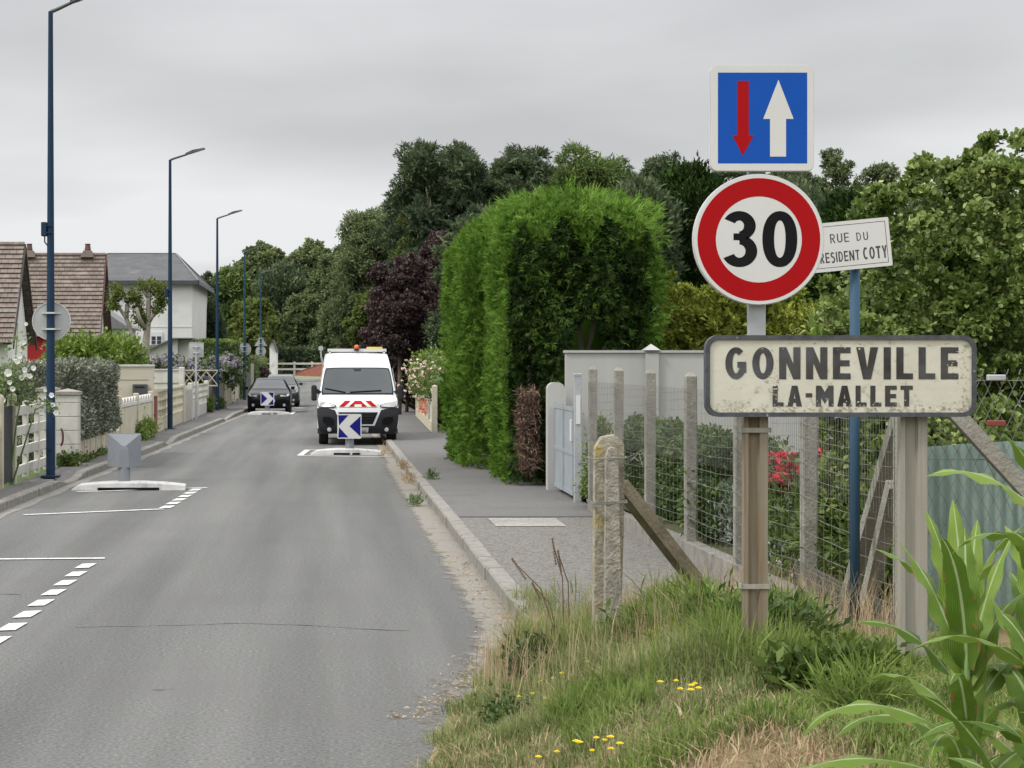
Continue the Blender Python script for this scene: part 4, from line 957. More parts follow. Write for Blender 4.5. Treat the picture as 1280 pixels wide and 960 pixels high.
for sd in (-1, 1):
    q = MB(); S.poly(q, [(sd*u, k) for u, k in [(.60, 1.75), (.68, 1.95), (.86, 2.0), (.88, 1.6), (.80, 1.25), (.62, 1.22)]], .035); q.build('air_intake', M_BLACK, bmp, world=False)
    q = MB(); c = S.off(sd*.74, .72, .03); q.lathe([(.055, .03), (.055, -.01), (.03, -.02)], c[:], 'y', 14); q.build('fog_light', M_HEAD, bmp, world=False)
    q = MB(); S.poly(q, [(sd*u, k) for u, k in [(.53, 3.0), (.55, 3.4), (.72, 3.9), (.965, 4.3), (.985, 3.9), (.97, 3.05), (.86, 2.92), (.64, 2.92)]], .03); hl = q.build('headlight', M_BUMP, vt, world=False)
    q = MB(); S.poly(q, [(sd*u, k) for u, k in [(.555, 3.06), (.58, 3.38), (.73, 3.82), (.95, 4.18), (.965, 3.85), (.95, 3.12), (.85, 2.99), (.65, 2.99)]], .04); q.build('lens', M_HEAD, hl, world=False)
    q = MB(); c = S.off(sd*.86, 3.45, .045); q.lathe([(.075, .02), (.075, -.004), (.05, -.01)], c[:], 'y', 16); q.build('bulb', M_REFW, hl, world=False)
    q = MB(); q.bbox(min(sd*1.03, sd*1.17), max(sd*1.03, sd*1.17), .72, .86, 1.10, 1.50, .045)
    q.bar((sd*.95, .82, 1.3), (sd*1.05, .8, 1.36), .08, .1); q.build('side_mirror', M_BUMP, vt, world=False)
    q = MB(); q.add([(sd*1.008, .85, 1.22), (sd*1.008, 1.9, 1.22), (sd*.905, 1.9, 1.92), (sd*.905, 1.25, 1.92)], [(0,1,2,3)]); q.build('side_window', M_GLASS, vt, world=False)
    for yy in (.98, 4.7): wheel(vt, sd*.86, yy, .345, .24)
q = MB(); S.para(q, -.47, .47, 3.02, -.54, .54, 4.3, .014, 12, 8); hb_ = q.build('hazard_stripe_board', mat('pale_reflective', (.55, .53, .48), None, .5, 5), vt, world=False)
q = MB()
for sd in (-1, 1):
    S.para(q, sd*.46, sd*.34, 3.08, sd*.32, sd*.18, 4.26, .024, 3, 10)
    S.para(q, sd*.22, sd*.09, 3.08, sd*.155, sd*.09, 3.62, .024, 3, 5); S.para(q, sd*.155, sd*.0, 3.62, sd*.075, sd*.0, 4.26, .024, 3, 6)
q.build('red_stripe', M_REFR, hb_, world=False)
q = MB(); S.para(q, -.27, .27, .35, -.27, .27, 1.0, .045, 6, 3); pl = q.build('number_plate', M_REFW, bmp, world=False)
q = MB(); a = S.off(0, .45, .05); letters(q, 'LJ', .10, a.z, .075, .2, a.y-.012, .18); q.build('characters', M_BLACK, pl, world=False, fix=False)
q = MB(); q.bar((-.76, 1.95, 2.385), (.76, 1.95, 2.385), .06, .08); q.bar((-.7, 1.95, 2.30), (-.7, 1.95, 2.36), .06); q.bar((.7, 1.95, 2.30), (.7, 1.95, 2.36), .06); q.bar((-.76, 4.2, 2.40), (.76, 4.2, 2.40), .06, .06); q.bar((-.72, 1.95, 2.39), (-.72, 4.2, 2.40), .04); q.bar((.72, 1.95, 2.39), (.72, 4.2, 2.40), .04)
rk = q.build('roof_bar', M_REFW, vt, world=False)
q = MB(); q.lathe([(.06, 0), (.065, .05)], (-.01, 1.86, 2.37), 'z', 16); bc = q.build('beacon', M_BUMP, vt, world=False)
q = MB(); q.lathe([(.06, .05), (.062, .11), (.045, .145), (.01, .155)], (-.01, 1.86, 2.37), 'z', 16); q.build('lens', M_ORANGE, bc, world=False, smooth=True)
q = MB(); q.bbox(.26, .66, 1.95, 2.6, 2.40, 2.47, .01); q.build('roof_tray', M_YELLOW, vt, world=False)
q = MB(); q.tube([(-.86, 1.3, 1.95), (-.92, 1.25, 2.2), (-.93, 1.25, 2.36)], .02, 6); q.lathe([(.065, -.012), (.065, .012)], (-.93, 1.24, 2.43), 'y', 16); q.build('marker_pole', M_BACK, vt, world=False)

def car(label, x, y, paint, ht=1.0):
    t = thing('parked_car', label, 'car', (x, y, zr(y)), group='dark cars parked along the left kerb')
    C = Shell([(.14,.20,.80,.16), (.03,.34,.86,.24), (0,.56,.88,.28), (.10,.74,.88,.30), (.35,.84,.86,.22), (1.12,.97*ht,.80,.12), (1.80,1.36*ht,.60,.10), (2.3,1.44*ht,.57,.05), (3.1,1.41*ht,.57,0), (3.9,1.06*ht,.68,0), (4.35,.96*ht,.74,-.06), (4.45,.35,.82,-.1)])
    C.body(.86, .90, .30).build('body', paint, t, world=False, smooth=True)
    q = MB(); C.grid(q, -.93, .93, 5.06, 5.95, 12, 6, .008, .03); q.build('windscreen', M_GLASS, t, world=False, smooth=True)
    q = MB(); C.poly(q, [(-.50, 2.2), (.50, 2.2), (.44, 3.0), (-.44, 3.0)], .012); q.build('grille', M_BLACK, t, world=False)
    q = MB(); C.poly(q, [(-.62, .75), (.62, .75), (.70, 1.25), (-.70, 1.25)], .012); q.build('air_intake', M_BLACK, t, world=False)
    q = MB(); C.poly(q, [(-.30, 1.55), (.30, 1.55), (.30, 1.98), (-.30, 1.98)], .02); q.build('number_plate', M_REFW, t, world=False)
    q = MB(); C.poly(q, [(-.40, 2.95), (.40, 2.95), (.40, 3.05), (-.40, 3.05)], .016); q.build('chrome_strip', M_RIM, t, world=False)
    for sd in (-1, 1):
        q = MB(); C.poly(q, [(sd*u, k) for u, k in [(.55, 2.62), (.54, 2.95), (.72, 3.25), (.95, 3.6), (.97, 3.2), (.90, 2.72)]], .016); q.build('headlight', M_HEAD, t, world=False)
        q = MB(); c = C.off(sd*.74, 1.0, .02); q.lathe([(.06, .03), (.06, -.01)], c[:], 'y', 12); q.build('fog_light', M_HEAD, t, world=False)
        q = MB(); q.bbox(min(sd*.90, sd*1.06), max(sd*.90, sd*1.06), 1.35, 1.5, .95*ht, 1.09*ht, .03); q.build('side_mirror', paint, t, world=False)
        q = MB(); q.add([(sd*.895, 1.25, .90*ht), (sd*.80, 3.75, .98*ht), (sd*.615, 3.0, 1.36*ht), (sd*.64, 1.95, 1.35*ht)], [(0,1,2,3)]); q.build('side_window', M_GLASS, t, world=False)
        for yy in (.82, 3.5): wheel(t, sd*.78, yy, .325, .22)
    return t
car('black car parked behind the chevron sign, nearer of two', -2.53, 81.2, M_BLKCAR)
car('dark grey car parked half hidden behind the black car', -2.35, 92.5, M_GRYCAR, 1.06)

# ------------------------------------------------------------------ right side: fence line, garden, gate, wall, tall hedge
XF = 3.45
def zg(y): return interp(y, [11, 14, 18, 22, 27], [.29, .33, .32, .26, .2])
fn = thing('wire_fence', 'garden fence of square grey concrete posts with rusty wire netting and low kerb', 'fence', (XF, 19, .25))
FY = [11.77, 14.11, 16.45, 18.74, 21.1, 23.4, 25.7]
def cpost(mb, x, y, z0, z1, s=.055):
    mb.bbox(x-s, x+s, y-s, y+s, z0, z1, .012); mb.add([(x-s+.01, y-s+.01, z1-.001), (x+s-.01, y-s+.01, z1-.001), (x+s-.01, y+s-.01, z1-.001), (x-s+.01, y+s-.01, z1-.001), (x-.02, y-.02, z1+.03), (x+.02, y-.02, z1+.03), (x+.02, y+.02, z1+.03), (x-.02, y+.02, z1+.03)], [(0,1,5,4), (1,2,6,5), (2,3,7,6), (3,0,4,7), (4,5,6,7)]); return mb
for i, y in enumerate(FY):
    q = cpost(MB(), XF, y, zg(y)-.2, [1.98, 1.93, 1.93, 1.92, 1.94, 1.96, 1.97][i]); po = q.build('post', M_CONC, fn)
q = MB()
for a, b in zip(FY[:-1], FY[1:]):
    q.add([(XF-.07, a+.01, zg(a)-.25), (XF+.07, a+.01, zg(a)-.25), (XF+.07, b-.01, zg(b)-.25), (XF-.07, b-.01, zg(b)-.25), (XF-.07, a+.01, zg(a)+.03), (XF+.07, a+.01, zg(a)+.03), (XF+.07, b-.01, zg(b)+.03), (XF-.07, b-.01, zg(b)+.03)],
          [(0,3,2,1), (4,5,6,7), (0,1,5,4), (1,2,6,5), (2,3,7,6), (3,0,4,7)])
q.build('base_kerb', M_KERB, fn)
q = MB(); xw = XF-.058; rr = random.Random(5)
for zz in [.10, .2, .3, .42, .55, .68, .82, .97, 1.07, 1.17, 1.27, 1.37, 1.47, 1.55]:
    for a, b in zip(FY[:-1], FY[1:]):
        k = 6; pts = []
        for i in range(k+1):
            t = i/k; y = a+(b-a)*t; pts.append((xw+rr.uniform(-.006, .006), y, zg(y)*(1-zz/1.9)+.2*(zz/1.9)+zz-.025*sin(pi*t)+rr.uniform(-.004, .004)))
        for p_, q_ in zip(pts[:-1], pts[1:]): q.bar(p_, q_, .003)
y = FY[0]
while y < FY[-1]:
    q.bar((xw, y, zg(y)+.80), (xw, y+rr.uniform(-.012, .012), 1.80), .0026); y += .065
y = FY[0]
while y < FY[-1]:
    q.bar((xw, y, zg(y)+.05), (xw, y+rr.uniform(-.012, .012), zg(y)+.80), .0024); y += .21
q.build('wire_netting', M_WIRE, fn)
# dense low netting along the kerb near the corner
q = MB(); y = 11.8
while y < 14.3: q.bar((xw-.004, y, zg(y)-.05), (xw-.004, y, zg(y)+.28), .0026); y += .028
for zz in (0, .06, .12, .18, .24): q.bar((xw-.004, 11.8, zg(11.8)+zz), (xw-.004, 14.3, zg(14.3)+zz), .0026)
q.build('low_netting', M_WIRE, fn)
# corner: struts leaning on the last post, chain link running off to the right
for (a, b) in (((XF+.02, 11.86, 1.78), (XF+.03, 13.3, .32)), ((XF-.02, 11.9, 1.30), (XF-.04, 12.6, .28))):
    q = MB(); q.bar(a, b, .085, .085); q.build('strut', M_CONC, fn)
YC = 11.9
cl_ = thing('chain_link_fence', 'chain link fence with a leaning concrete strut behind the town sign', 'fence', (5, YC, .4))
q = MB(); q.bar((PX(1150, 0, YC)[0], YC-.06, PX(0, 472, YC)[1]), (PX(1450, 0, YC)[0], YC-.16, PX(0, 808, YC)[1]), .10, .09); q.build('strut', M_CONC, cl_)
q = cpost(MB(), 6.9, YC, .2, 2.0); q.build('post', M_CONC, cl_)
q = MB(); cell = .075; z0, z1 = .45, 1.965; nz = int((z1-z0)/cell); xl0 = XF+.06; nx_ = 46
for i in range(nx_):
    for sg_ in (0, 1):
        for j in range(nz):
            xa = xl0+i*cell+((j+sg_) % 2)*cell/2*1; xb = xl0+i*cell+((j+1+sg_) % 2)*cell/2
            if sg_: xa += cell/2*0+ cell/2; xb += cell/2
            q.bar((xa, YC+(.006 if sg_ else 0), z0+j*cell), (xb, YC+(.006 if sg_ else 0), z0+(j+1)*cell), .003)
for zz in (1.93, 1.45, 1.0): q.bar((xl0, YC, zz), (6.9, YC, zz), .005)
for i in range(nx_): q.bar((xl0+i*cell, YC, z1), (xl0+i*cell+.012, YC, z1+.035), .004)
q.build('wire_netting', M_WIRE, cl_)
for (px, py, mt) in ((1243, 472, M_GALV), (1243, 529, M_RUST)):
    a, z = PX(px, py, YC); q = MB(); q.bbox(a-.055, a+.055, YC-.05, YC-.01, z-.018, z+.018, .006); q.build('tensioner', mt, cl_)
# turquoise corrugated sheeting standing inside the corner
sh = thing('corrugated_sheet', 'curved turquoise corrugated plastic sheet standing behind the chain link', 'sheet', (4.6, 12.6, .4))
q = MB(); vs = []; n = 150; ang = 0
for i in range(n+1):
    t = i/n; x = 3.66+2.3*t; y = 12.35+.25*sin(pi*t*.9)-.25*t+.012*sin(i*2*pi/5.0)
    vs += [(x, y, .25), (x, y, 1.50+.05*sin(t*3)-.22*max(0, t-.3)), (x, y+.006, .25), (x, y+.006, 1.50+.05*sin(t*3)-.22*max(0, t-.3))]
q.add(vs, [(4*i, 4*i+4, 4*i+5, 4*i+1) for i in range(n)]+[(4*i+2, 4*i+3, 4*i+7, 4*i+6) for i in range(n)]+[(4*i+1, 4*i+5, 4*i+7, 4*i+3) for i in range(n)])
q.build('sheet', M_TEAL, sh, smooth=False)

# the old concrete stump pair with its own leaning strut
cp = thing('concrete_post', 'lichen covered pair of old concrete fence posts bound with wire', 'fence post', (1.73, 12.25, .35))
def px_post(name, pts, yc, d, mt):
    q = MB(); P_ = spx(pts, yc); q.prism(P_, yc-d/2, yc+d/2); me = q.mesh('m'); bm = bmesh.new(); bm.from_mesh(me)
    bmesh.ops.recalc_face_normals(bm, faces=bm.faces); bmesh.ops.bevel(bm, geom=list(bm.edges), offset=.004, segments=2, affect='EDGES'); q2 = MB(); q2.bm(bm); return q2.build(name, mt, cp)
px_post('post', [(741, 800), (743, 560), (751, 546), (768, 543), (779, 555), (779, 640), (774, 800)], 12.34, .11, M_LICH)
px_post('front_post', [(755, 800), (757, 572), (760, 560), (768, 559), (772, 571), (777, 800)], 12.22, .10, mat('speckled_concrete', (.36, .34, .29), (.22, .205, .165), .95, 22, 10, 1.0, 50, stain=(.16, .14, .09), sscale=9))
q = MB()
for yy, sg_ in ((573, 0), (627, 1), (629, 0)):
    z = PX(0, yy, 12.25)[1]; a = PX(740, 0, 12.25)[0]; b = PX(781, 0, 12.25)[0]
    q.tube([(a, 12.15, z), (b, 12.15, z+.01), (b+.01, 12.42, z+.01), (a-.01, 12.42, z), (a, 12.15, z)], .004, 5)
for k in range(4): 
    a = PX(776, 590-5*k, 12.3); q.tube([(a[0], 12.25, a[1]), (a[0]+.04+.03*k, 12.2, a[1]+.07), (a[0]+.07+.02*k, 12.15, a[1]+.10-.05*k)], .0025, 5)
q.tube([(PX(765, 0, 12.1)[0], 12.15, PX(0, 715, 12.1)[1]), (PX(772, 0, 12.1)[0], 12.13, PX(0, 740, 12.1)[1]), (PX(764, 0, 12.1)[0], 12.14, PX(0, 770, 12.1)[1])], .006, 5)
q.build('binding_wire', M_WIRE, cp)
pole = PX(776, 606, 12.4); end = PX(905, 752, 12.9)
q = MB(); q.bar((pole[0], 12.42, pole[1]), (end[0], 12.95, end[1]-.1), .085, .085); q.build('strut', mat('old_brown_concrete', (.16, .135, .09), (.23, .20, .14), .95, 8, 9, .8, 40, stain=(.10, .085, .055)), cp)

# gate and its pillars between the hedge and the fence
gt = thing('driveway_gate', 'pale grey metal panel gate beside the end of the tall hedge', 'gate', (3.42, 28.4, .15))
for y0, y1 in ((27.35, 28.45), (28.5, 29.6)):
    q = MB(); q.box(3.40, 3.44, y0, y1, .22, 1.42); lf = q.build('leaf', M_GATE, gt)
    q = MB()
    for zz in (.22, .78, 1.40): q.box(3.392, 3.399, y0, y1, zz-.03, zz+.03)
    for yy in (y0+.03, y1-.03): q.box(3.391, 3.3985, yy-.02, yy+.02, .2, 1.46)
    q.build('frame', M_GATE, lf)
q = MB(); q.box(3.375, 3.40, 27.42, 27.55, .95, 1.25); q.build('lock_plate', M_REFW, gt)
gp_ = thing('gate_pillar', 'slim pale pillar with a rounded top at the hedge end', 'pillar', (3.43, 29.8, .1))
q = MB(); q.prism(round_rect(3.30, 3.56, .0, 1.75, .10), 29.66, 29.9); q.build('shaft', M_GREYW, gp_)
gp2 = thing('gate_pillar', 'grey steel gate post at the garden fence end', 'pillar', (3.44, 27.1, .1))
q = MB(); q.bbox(3.38, 3.48, 27.05, 27.17, 0, 1.86, .008); s_ = q.build('shaft', M_GALV, gp2)
q = MB(); q.bbox(3.375, 3.485, 27.045, 27.175, 1.862, 1.90, .006); q.build('cap', M_GALV, gp2)
q = MB(); q.box(3.40, 3.46, 27.035, 27.048, 1.2, 1.6); q.build('hinge_plate', M_REFW, gp2)

wl = thing('garden_wall', 'long light grey rendered garden wall with thin coping behind the fence', 'wall', (6.5, 30, .2))
q = MB(); q.box(3.62, 11.0, 30.0, 30.18, 0, 2.20); q.build('wall', M_GREYW, wl)
q = MB(); q.box(3.60, 11.02, 29.97, 30.21, 2.202, 2.24); q.build('coping', M_GREYW, wl)
for x in (4.93, 7.4, 9.9):
    q = MB(); q.box(x-.10, x+.10, 29.94, 29.998, 0, 2.19); pr = q.build('pilaster', M_GREYW, wl)
    q = MB(); q.add([(x-.12, 29.91, 2.242), (x+.12, 29.91, 2.242), (x+.12, 30.24, 2.242), (x-.12, 30.24, 2.242), (x, 30.07, 2.34)], [(0,1,4), (1,2,4), (2,3,4), (3,0,4)]); q.build('cap', M_GREYW, pr)

# the tall clipped cypress hedge
hg = thing('cypress_hedge', 'huge overgrown bright green cypress hedge overhanging the pavement', 'hedge', (3.8, 35, .12))
def hedge_lump(cx, cy, hx, hy, z0, zt, n, L, W, inner, seed, face_dir=None, lean=0.0, sparse_end=False, ex=3.2):
    """fronds over a rounded column: clipped sides, shaggy top"""
    th = rng.uniform(0, 2*pi, n); z = z0+(zt-z0)*rng.beta(1.15, 1.0, n)
    t = (z-z0)/(zt-z0); c, s = np.cos(th), np.sin(th)
    rad = (np.abs(c)**ex+np.abs(s)**ex)**(-1/ex)
    pr = np.where(t > .78, np.sqrt(np.maximum(1-((t-.78)/.23)**2.4, .0)), 1.0)*(1-.06*np.clip(.25-t, 0, 1)*2)
    wob = .03*np.sin(th*11+seed+z*.5)+.05*np.sin(z*2.1+th*4+seed)*np.sin(th*6-z)+.03*np.sin(th*7-z*2.6+seed)+.035*np.sin(z*5.3+th*17)+.025*np.sin(z*11-th*23)
    yy_ = cy+hy*s*rad; wob = wob-.16*np.exp(-((yy_-cy-.25*hy)/.16)**2)*(c < 0)
    sh_ = rng.uniform(0, 1, n)**2
    rr_ = rad*pr*(1+wob)*(1-inner*sh_) + 0.0
    P = np.stack([cx+hx*c*rr_+lean*t, cy+hy*s*rr_, z+rng.normal(0, .04, n)], 1)
    nrm = unit(np.stack([c*rad/hx*1.0, s*rad/hy, np.where(t > .7, (t-.7)*3.0, 0.02)], 1))
    D = unit(nrm*.8+np.array([0, 0, .30])+rng.normal(size=(n, 3))*.5)
    Nn = unit(nrm+rng.normal(size=(n, 3))*.5)
    return P, D, Nn, nrm, t
A1 = hedge_lump(3.98, 32.75, 1.20, 2.1, .14, 4.72, 110000, .2, .05, .30, 1, ex=5.5)
A2 = hedge_lump(3.72, 38.0, 1.36, 2.95, .14, 4.86, 95000, .2, .05, .30, 2)
def split(A, cond): return tuple(x[cond] for x in A)
P, D, Nn, nr, t = A1
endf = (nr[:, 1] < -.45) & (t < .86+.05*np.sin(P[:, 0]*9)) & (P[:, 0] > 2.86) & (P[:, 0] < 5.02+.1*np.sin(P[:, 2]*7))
front = (P[:, 1] < 31.6)
low_cut = (P[:, 0] > 3.62) & (P[:, 1] < 33.5) & (P[:, 2] < 2.25)
inside_low = (P[:, 2] < 2.1) & (P[:, 1] < 31.0) & (P[:, 0] > 2.98) & (P[:, 0] < 3.30)
hole = (P[:, 1] < 32.6) & (((P[:, 0]-4.05)/.30)**2+((P[:, 2]-2.35)/.42)**2 < 1)
keep = ~low_cut & ~inside_low & ~hole
thin = ~endf | (rng.random(len(t)) < .55)
B1 = split(A1, keep & thin & ~(endf & (rng.random(len(t)) < .90)))
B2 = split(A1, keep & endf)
s1_ = rng.uniform(.6, 1.5, len(B1[0]))
s_ = rng.random(len(B1[0])) < .30; parts = [fan_arrays(B1[0][s_], B1[1][s_], B1[2][s_], 7, .115, .022)]
s2_ = rng.uniform(.6, 1.5, len(A2[0]))
s_ = rng.random(len(A2[0])) < .30; parts.append(fan_arrays(A2[0][s_], A2[1][s_], A2[2][s_], 7, .12, .022))
parts.append(ico_core((4.0, 33.7, 2.5), (.80, 1.0, 1.75), 3, .03, 1)); parts.append(ico_core((3.75, 38.0, 2.4), (1.10, 2.5, 2.15), 3, .03, 2))
# long loose shoots escaping from the top
m_ = 5200; tx_ = rng.uniform(2.9, 5.3, m_); ty_ = rng.uniform(31.2, 41, m_)
q_ = 1-((tx_-4.0)/1.45)**2*.55-((ty_-36)/6)**2*.3
PP = np.stack([tx_, ty_, 4.05+.70*q_+.16*np.sin(tx_*3.1+ty_*1.9)+rng.normal(0, .08, m_)], 1)
DD = unit(np.stack([(tx_-4.0)*.6, rng.normal(-.15, .3, m_), rng.uniform(.1, .9, m_)], 1)+rng.normal(size=(m_, 3))*.35)
s_ = rng.random(m_) < .5; parts.append(fan_arrays(PP[s_], DD[s_], rand_dirs(s_.sum()), 6, rng.uniform(.08, .25, s_.sum()), .02, .6))
m_ = 620; PP = np.stack([rng.normal(5.05, .18, m_), rng.uniform(31.2, 34.5, m_), rng.uniform(2.6, 4.4, m_)], 1)
DD = unit(np.array([.9, -.3, .25])+rng.normal(size=(m_, 3))*.45); parts.append(fan_arrays(PP, DD, rand_dirs(m_), 5, rng.uniform(.12, .30, m_), .02, .5))
foliage('foliage', join_arrays(parts), LF_HEDGE, hg)
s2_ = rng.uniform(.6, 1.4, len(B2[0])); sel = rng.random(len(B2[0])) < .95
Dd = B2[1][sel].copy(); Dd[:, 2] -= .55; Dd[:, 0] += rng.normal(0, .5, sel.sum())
sel2 = rng.random(len(Dd)) < .42; foliage('end_foliage', fan_arrays(B2[0][sel][sel2]+np.array([0, .05, 0]), Dd[sel2], B2[2][sel][sel2], 6, .115, .026), LF_HEDGEDK, hg)  # darker sprays over the end face, picked by the way they face
m_ = 9000; PP = np.stack([rng.uniform(2.97, 3.27, m_), rng.uniform(30.62, 31.2, m_)+0, rng.uniform(.35, 1.62, m_)], 1); PP = PP[np.sin(PP[:, 0]*31+PP[:, 2]*13)+np.sin(PP[:, 2]*29)+rng.normal(0, .7, m_) > -.7]; m_ = len(PP)
foliage('bare_patch', leaf_arrays(PP, rand_dirs(m_)+np.array([0, -.3, -.2]), rand_dirs(m_), rng.uniform(.06, .16, m_), .018), LF_DEAD, hg)
q = MB()
for (pts, r0) in (([(4.05, 31.6, .2), (4.08, 31.5, 2.0), (4.0, 31.4, 2.6), (3.85, 31.3, 3.2)], .06), ([(4.08, 31.5, 2.0), (4.25, 31.4, 2.7), (4.45, 31.4, 3.3)], .045), ([(4.1, 31.5, 1.9), (4.5, 31.4, 2.4), (4.8, 31.4, 2.7)], .035), ([(3.2, 31.7, .1), (3.2, 31.6, 1.2), (3.25, 31.5, 2.4)], .07), ([(3.95, 37, .1), (3.95, 37, 3.5)], .1)):
    q.tube(pts, [r0*(1-.2*i) for i in range(len(pts))], 8)
q.build('trunk', M_PALEBARK, hg, smooth=True)
# ------------------------------------------------------------------ garden plants on the right
def shrub(name, label, cat, base, arr, m, extras=(), stems=None, group=None):
    t = thing(name, label, cat, base, group)
    foliage('foliage', arr, m, t)
    for nm, a, mm in extras: foliage(nm, a, mm, t)
    if stems:
        q = MB()
        for pts, r_ in stems: q.tube(pts, [r_*(1-.7*i/(len(pts)-1)) for i in range(len(pts))], 7)
        q.build('stem', M_BARK, t, smooth=True)
    return t
def flower_dots(P, n_pet, size, spread=.0):
    """small blossoms: a few petals round each point"""
    n = len(P); PP = np.repeat(P, n_pet, 0); D = unit(rand_dirs(n*n_pet)+np.array([0, -.35, .3]))
    return leaf_arrays(PP, D, unit(rand_dirs(n*n_pet)+np.array([0, -.8, .8])), size*rng.uniform(.7, 1.3, n*n_pet), size*.95, .2)
big = [(4.72, 16.3, 2.65, .52, .9, .85), (5.25, 16.4, 2.9, .70, 1.0, .85), (5.95, 16.5, 3.1, .85, 1.0, .88), (6.8, 16.5, 3.1, .95, 1.1, .95), (5.0, 16.0, 2.0, .60, .9, .9), (5.7, 16.0, 2.2, 1.1, 1.1, 1.1), (6.9, 16.0, 2.2, 1.2, 1.2, 1.2), (4.66, 15.2, 1.35, .40, .7, .7), (4.28, 13.6, 1.15, .38, .5, .75), (3.98, 14.7, 1.1, .26, .4, .85), (4.12, 15.1, 1.75, .34, .5, .6), (5.4, 15.5, 1.2, 1.0, 1.0, .9), (7.9, 16.4, 2.7, 1.0, 1.2, 1.2), (6.7, 15.3, 1.2, 1.2, 1.0, .9)]
shrub('evergreen_bush', 'very large glossy leaved evergreen bush rising behind the town sign', 'bush', (5.6, 16, .35),
      bough_leaves(big, 1150, 20, 12, .16, .020, .047, .036, .3, .45, .7, 0, fill=48000, fs=1.0, oval=True, rlo=.82, rhi=.98, rf=.93), LF_BUSH,
      stems=[([(5.6, 16, .3), (5.6, 16, 1.5), (5.2, 16, 2.6)], .09), ([(6.4, 16.2, .3), (6.5, 16.2, 1.8), (6.8, 16.2, 3.0)], .09), ([(4.2, 13.6, .3), (4.2, 13.6, 1.0)], .04)])
shrub('box_hedge', 'dense low green hedge along the inside of the wire fence', 'hedge', (4.3, 22, .3),
      join_arrays([box_leaves(3.72, 4.30, 18.6, 24.8, .3, 1.22, 24000, .055, .034, .07, 'xyYZ', 3, .1, .3), blob_leaves([(3.85, 18.9, .75, .4, .5, .45), (3.95, 24.9, .75, .35, .5, .5)], 6000, .055, .034, .08, 12, zmin=.28)]), LF_BOX)
shrub('golden_conifer', 'yellow green clipped conifer hedge showing over the grey wall', 'hedge', (6.2, 33, .3),
      bough_leaves([(5.9, 33, 2.5, .95, .9, 1.0), (6.9, 33, 2.4, .9, .9, 1.05), (7.8, 33.2, 2.3, .9, .9, 1.0), (6.3, 33, 1.2, 1.6, .9, 1.0)], 620, 10, 8, .10, .02, .075, .035, .3, .4, .8, 0, fill=16000, fs=1.6), LF_GOLD, stems=[([(6.3, 33, .3), (6.3, 33, 2)], .1)])
lav = [(3.85+.30*rng.random(), 14.6+.42*i, .55+.12*rng.random(), .26, .30, .34) for i in range(10)]
shrub('lavender', 'silvery grey lavender clumps spilling against the fence foot', 'plant', (3.9, 16.5, .3), blob_leaves(lav, 12000, .075, .012, .09, 10, .3, .7, .7, .6, .25, .6, .4), LF_LAV,
      extras=[('blossoms', flower_dots(np.stack([rng.uniform(3.62, 3.9, 60), rng.uniform(15, 19, 60), rng.uniform(.35, .55, 60)], 1), 5, .018), PT_WHITE)])
low = [(3.9+.25*rng.random(), 13.6+.45*i, .62+.15*rng.random(), .32, .36, .42) for i in range(6)]
shrub('leafy_plant', 'mid green leafy perennial plants below the red roses', 'plant', (3.9, 13.8, .35), blob_leaves(low, 9000, .075, .03, .1, 10, .3, .3, .8, .6, .3, .6), LF_WEED)
rb = [(PX(985, 598, 17.3)[0], 17.3, PX(985, 604, 17.3)[1], .24, .25, .22), (PX(1020, 592, 17.0)[0], 17.0, PX(1020, 596, 17)[1], .22, .25, .26), (4.05, 17.2, .62, .35, .4, .45)]
rp = np.concatenate([np.array(b[:3])+rng.normal(size=(30, 3))*np.array([.12, .12, .11])+np.array([0, -.12, .08]) for b in rb[:2]])
shrub('rose_bush', 'rose bush with clusters of bright red and pink roses behind the fence', 'rose bush', (4.1, 17.2, .3), blob_leaves(rb, 3200, .06, .035, .08, 8, .3, .3, .8, .6, .3, .4), LF_WEED,
      extras=[('blossoms', flower_dots(rp, 12, .066), PT_ROSE)], stems=[([(4.05, 17.2, .3), (4.1, 17.2, .8), (4.2, 17.2, 1.1)], .02)])
shrub('dwarf_conifer', 'small bright green cone shaped shrub at the gate post', 'shrub', (3.72, 26.4, .2), envelope_tree((3.62, 26.2, .25), .22, .25, 1.0, 'cone', 3500, .06, .02, 10, .05, .7), LF_LAUR)
# the cordyline palm
pm = thing('palm_plant', 'spiky green palm crown between the round sign and the bush', 'palm', (PX(1022, 0, 24)[0], 24, .3))
c0 = Vector((PX(1022, 0, 24)[0], 24, PX(0, 425, 24)[1]))
q = MB(); rr = random.Random(4)
for k in range(46):
    a = rr.uniform(0, 2*pi); e = rr.uniform(-.2, 1.4); L = rr.uniform(.4, .62); d = Vector((cos(a)*cos(e), sin(a)*cos(e), sin(e))); s_ = d.cross(Vector((0, 0, 1))).normalized()*.02
    p0 = c0; p1 = c0+d*L*.6; p2 = c0+d*L-Vector((0, 0, .10+.12*(1-sin(e))))
    q.add([p0-s_*.5, p0+s_*.5, p1+s_, p1-s_, p2], [(0,1,2,3), (3,2,4)])
q.build('fronds', LF_LAUR, pm)
q = MB(); q.tube([(c0.x, c0.y, .2), (c0.x, c0.y, c0.z)], [.09, .07], 8); q.build('trunk', M_BARK, pm)

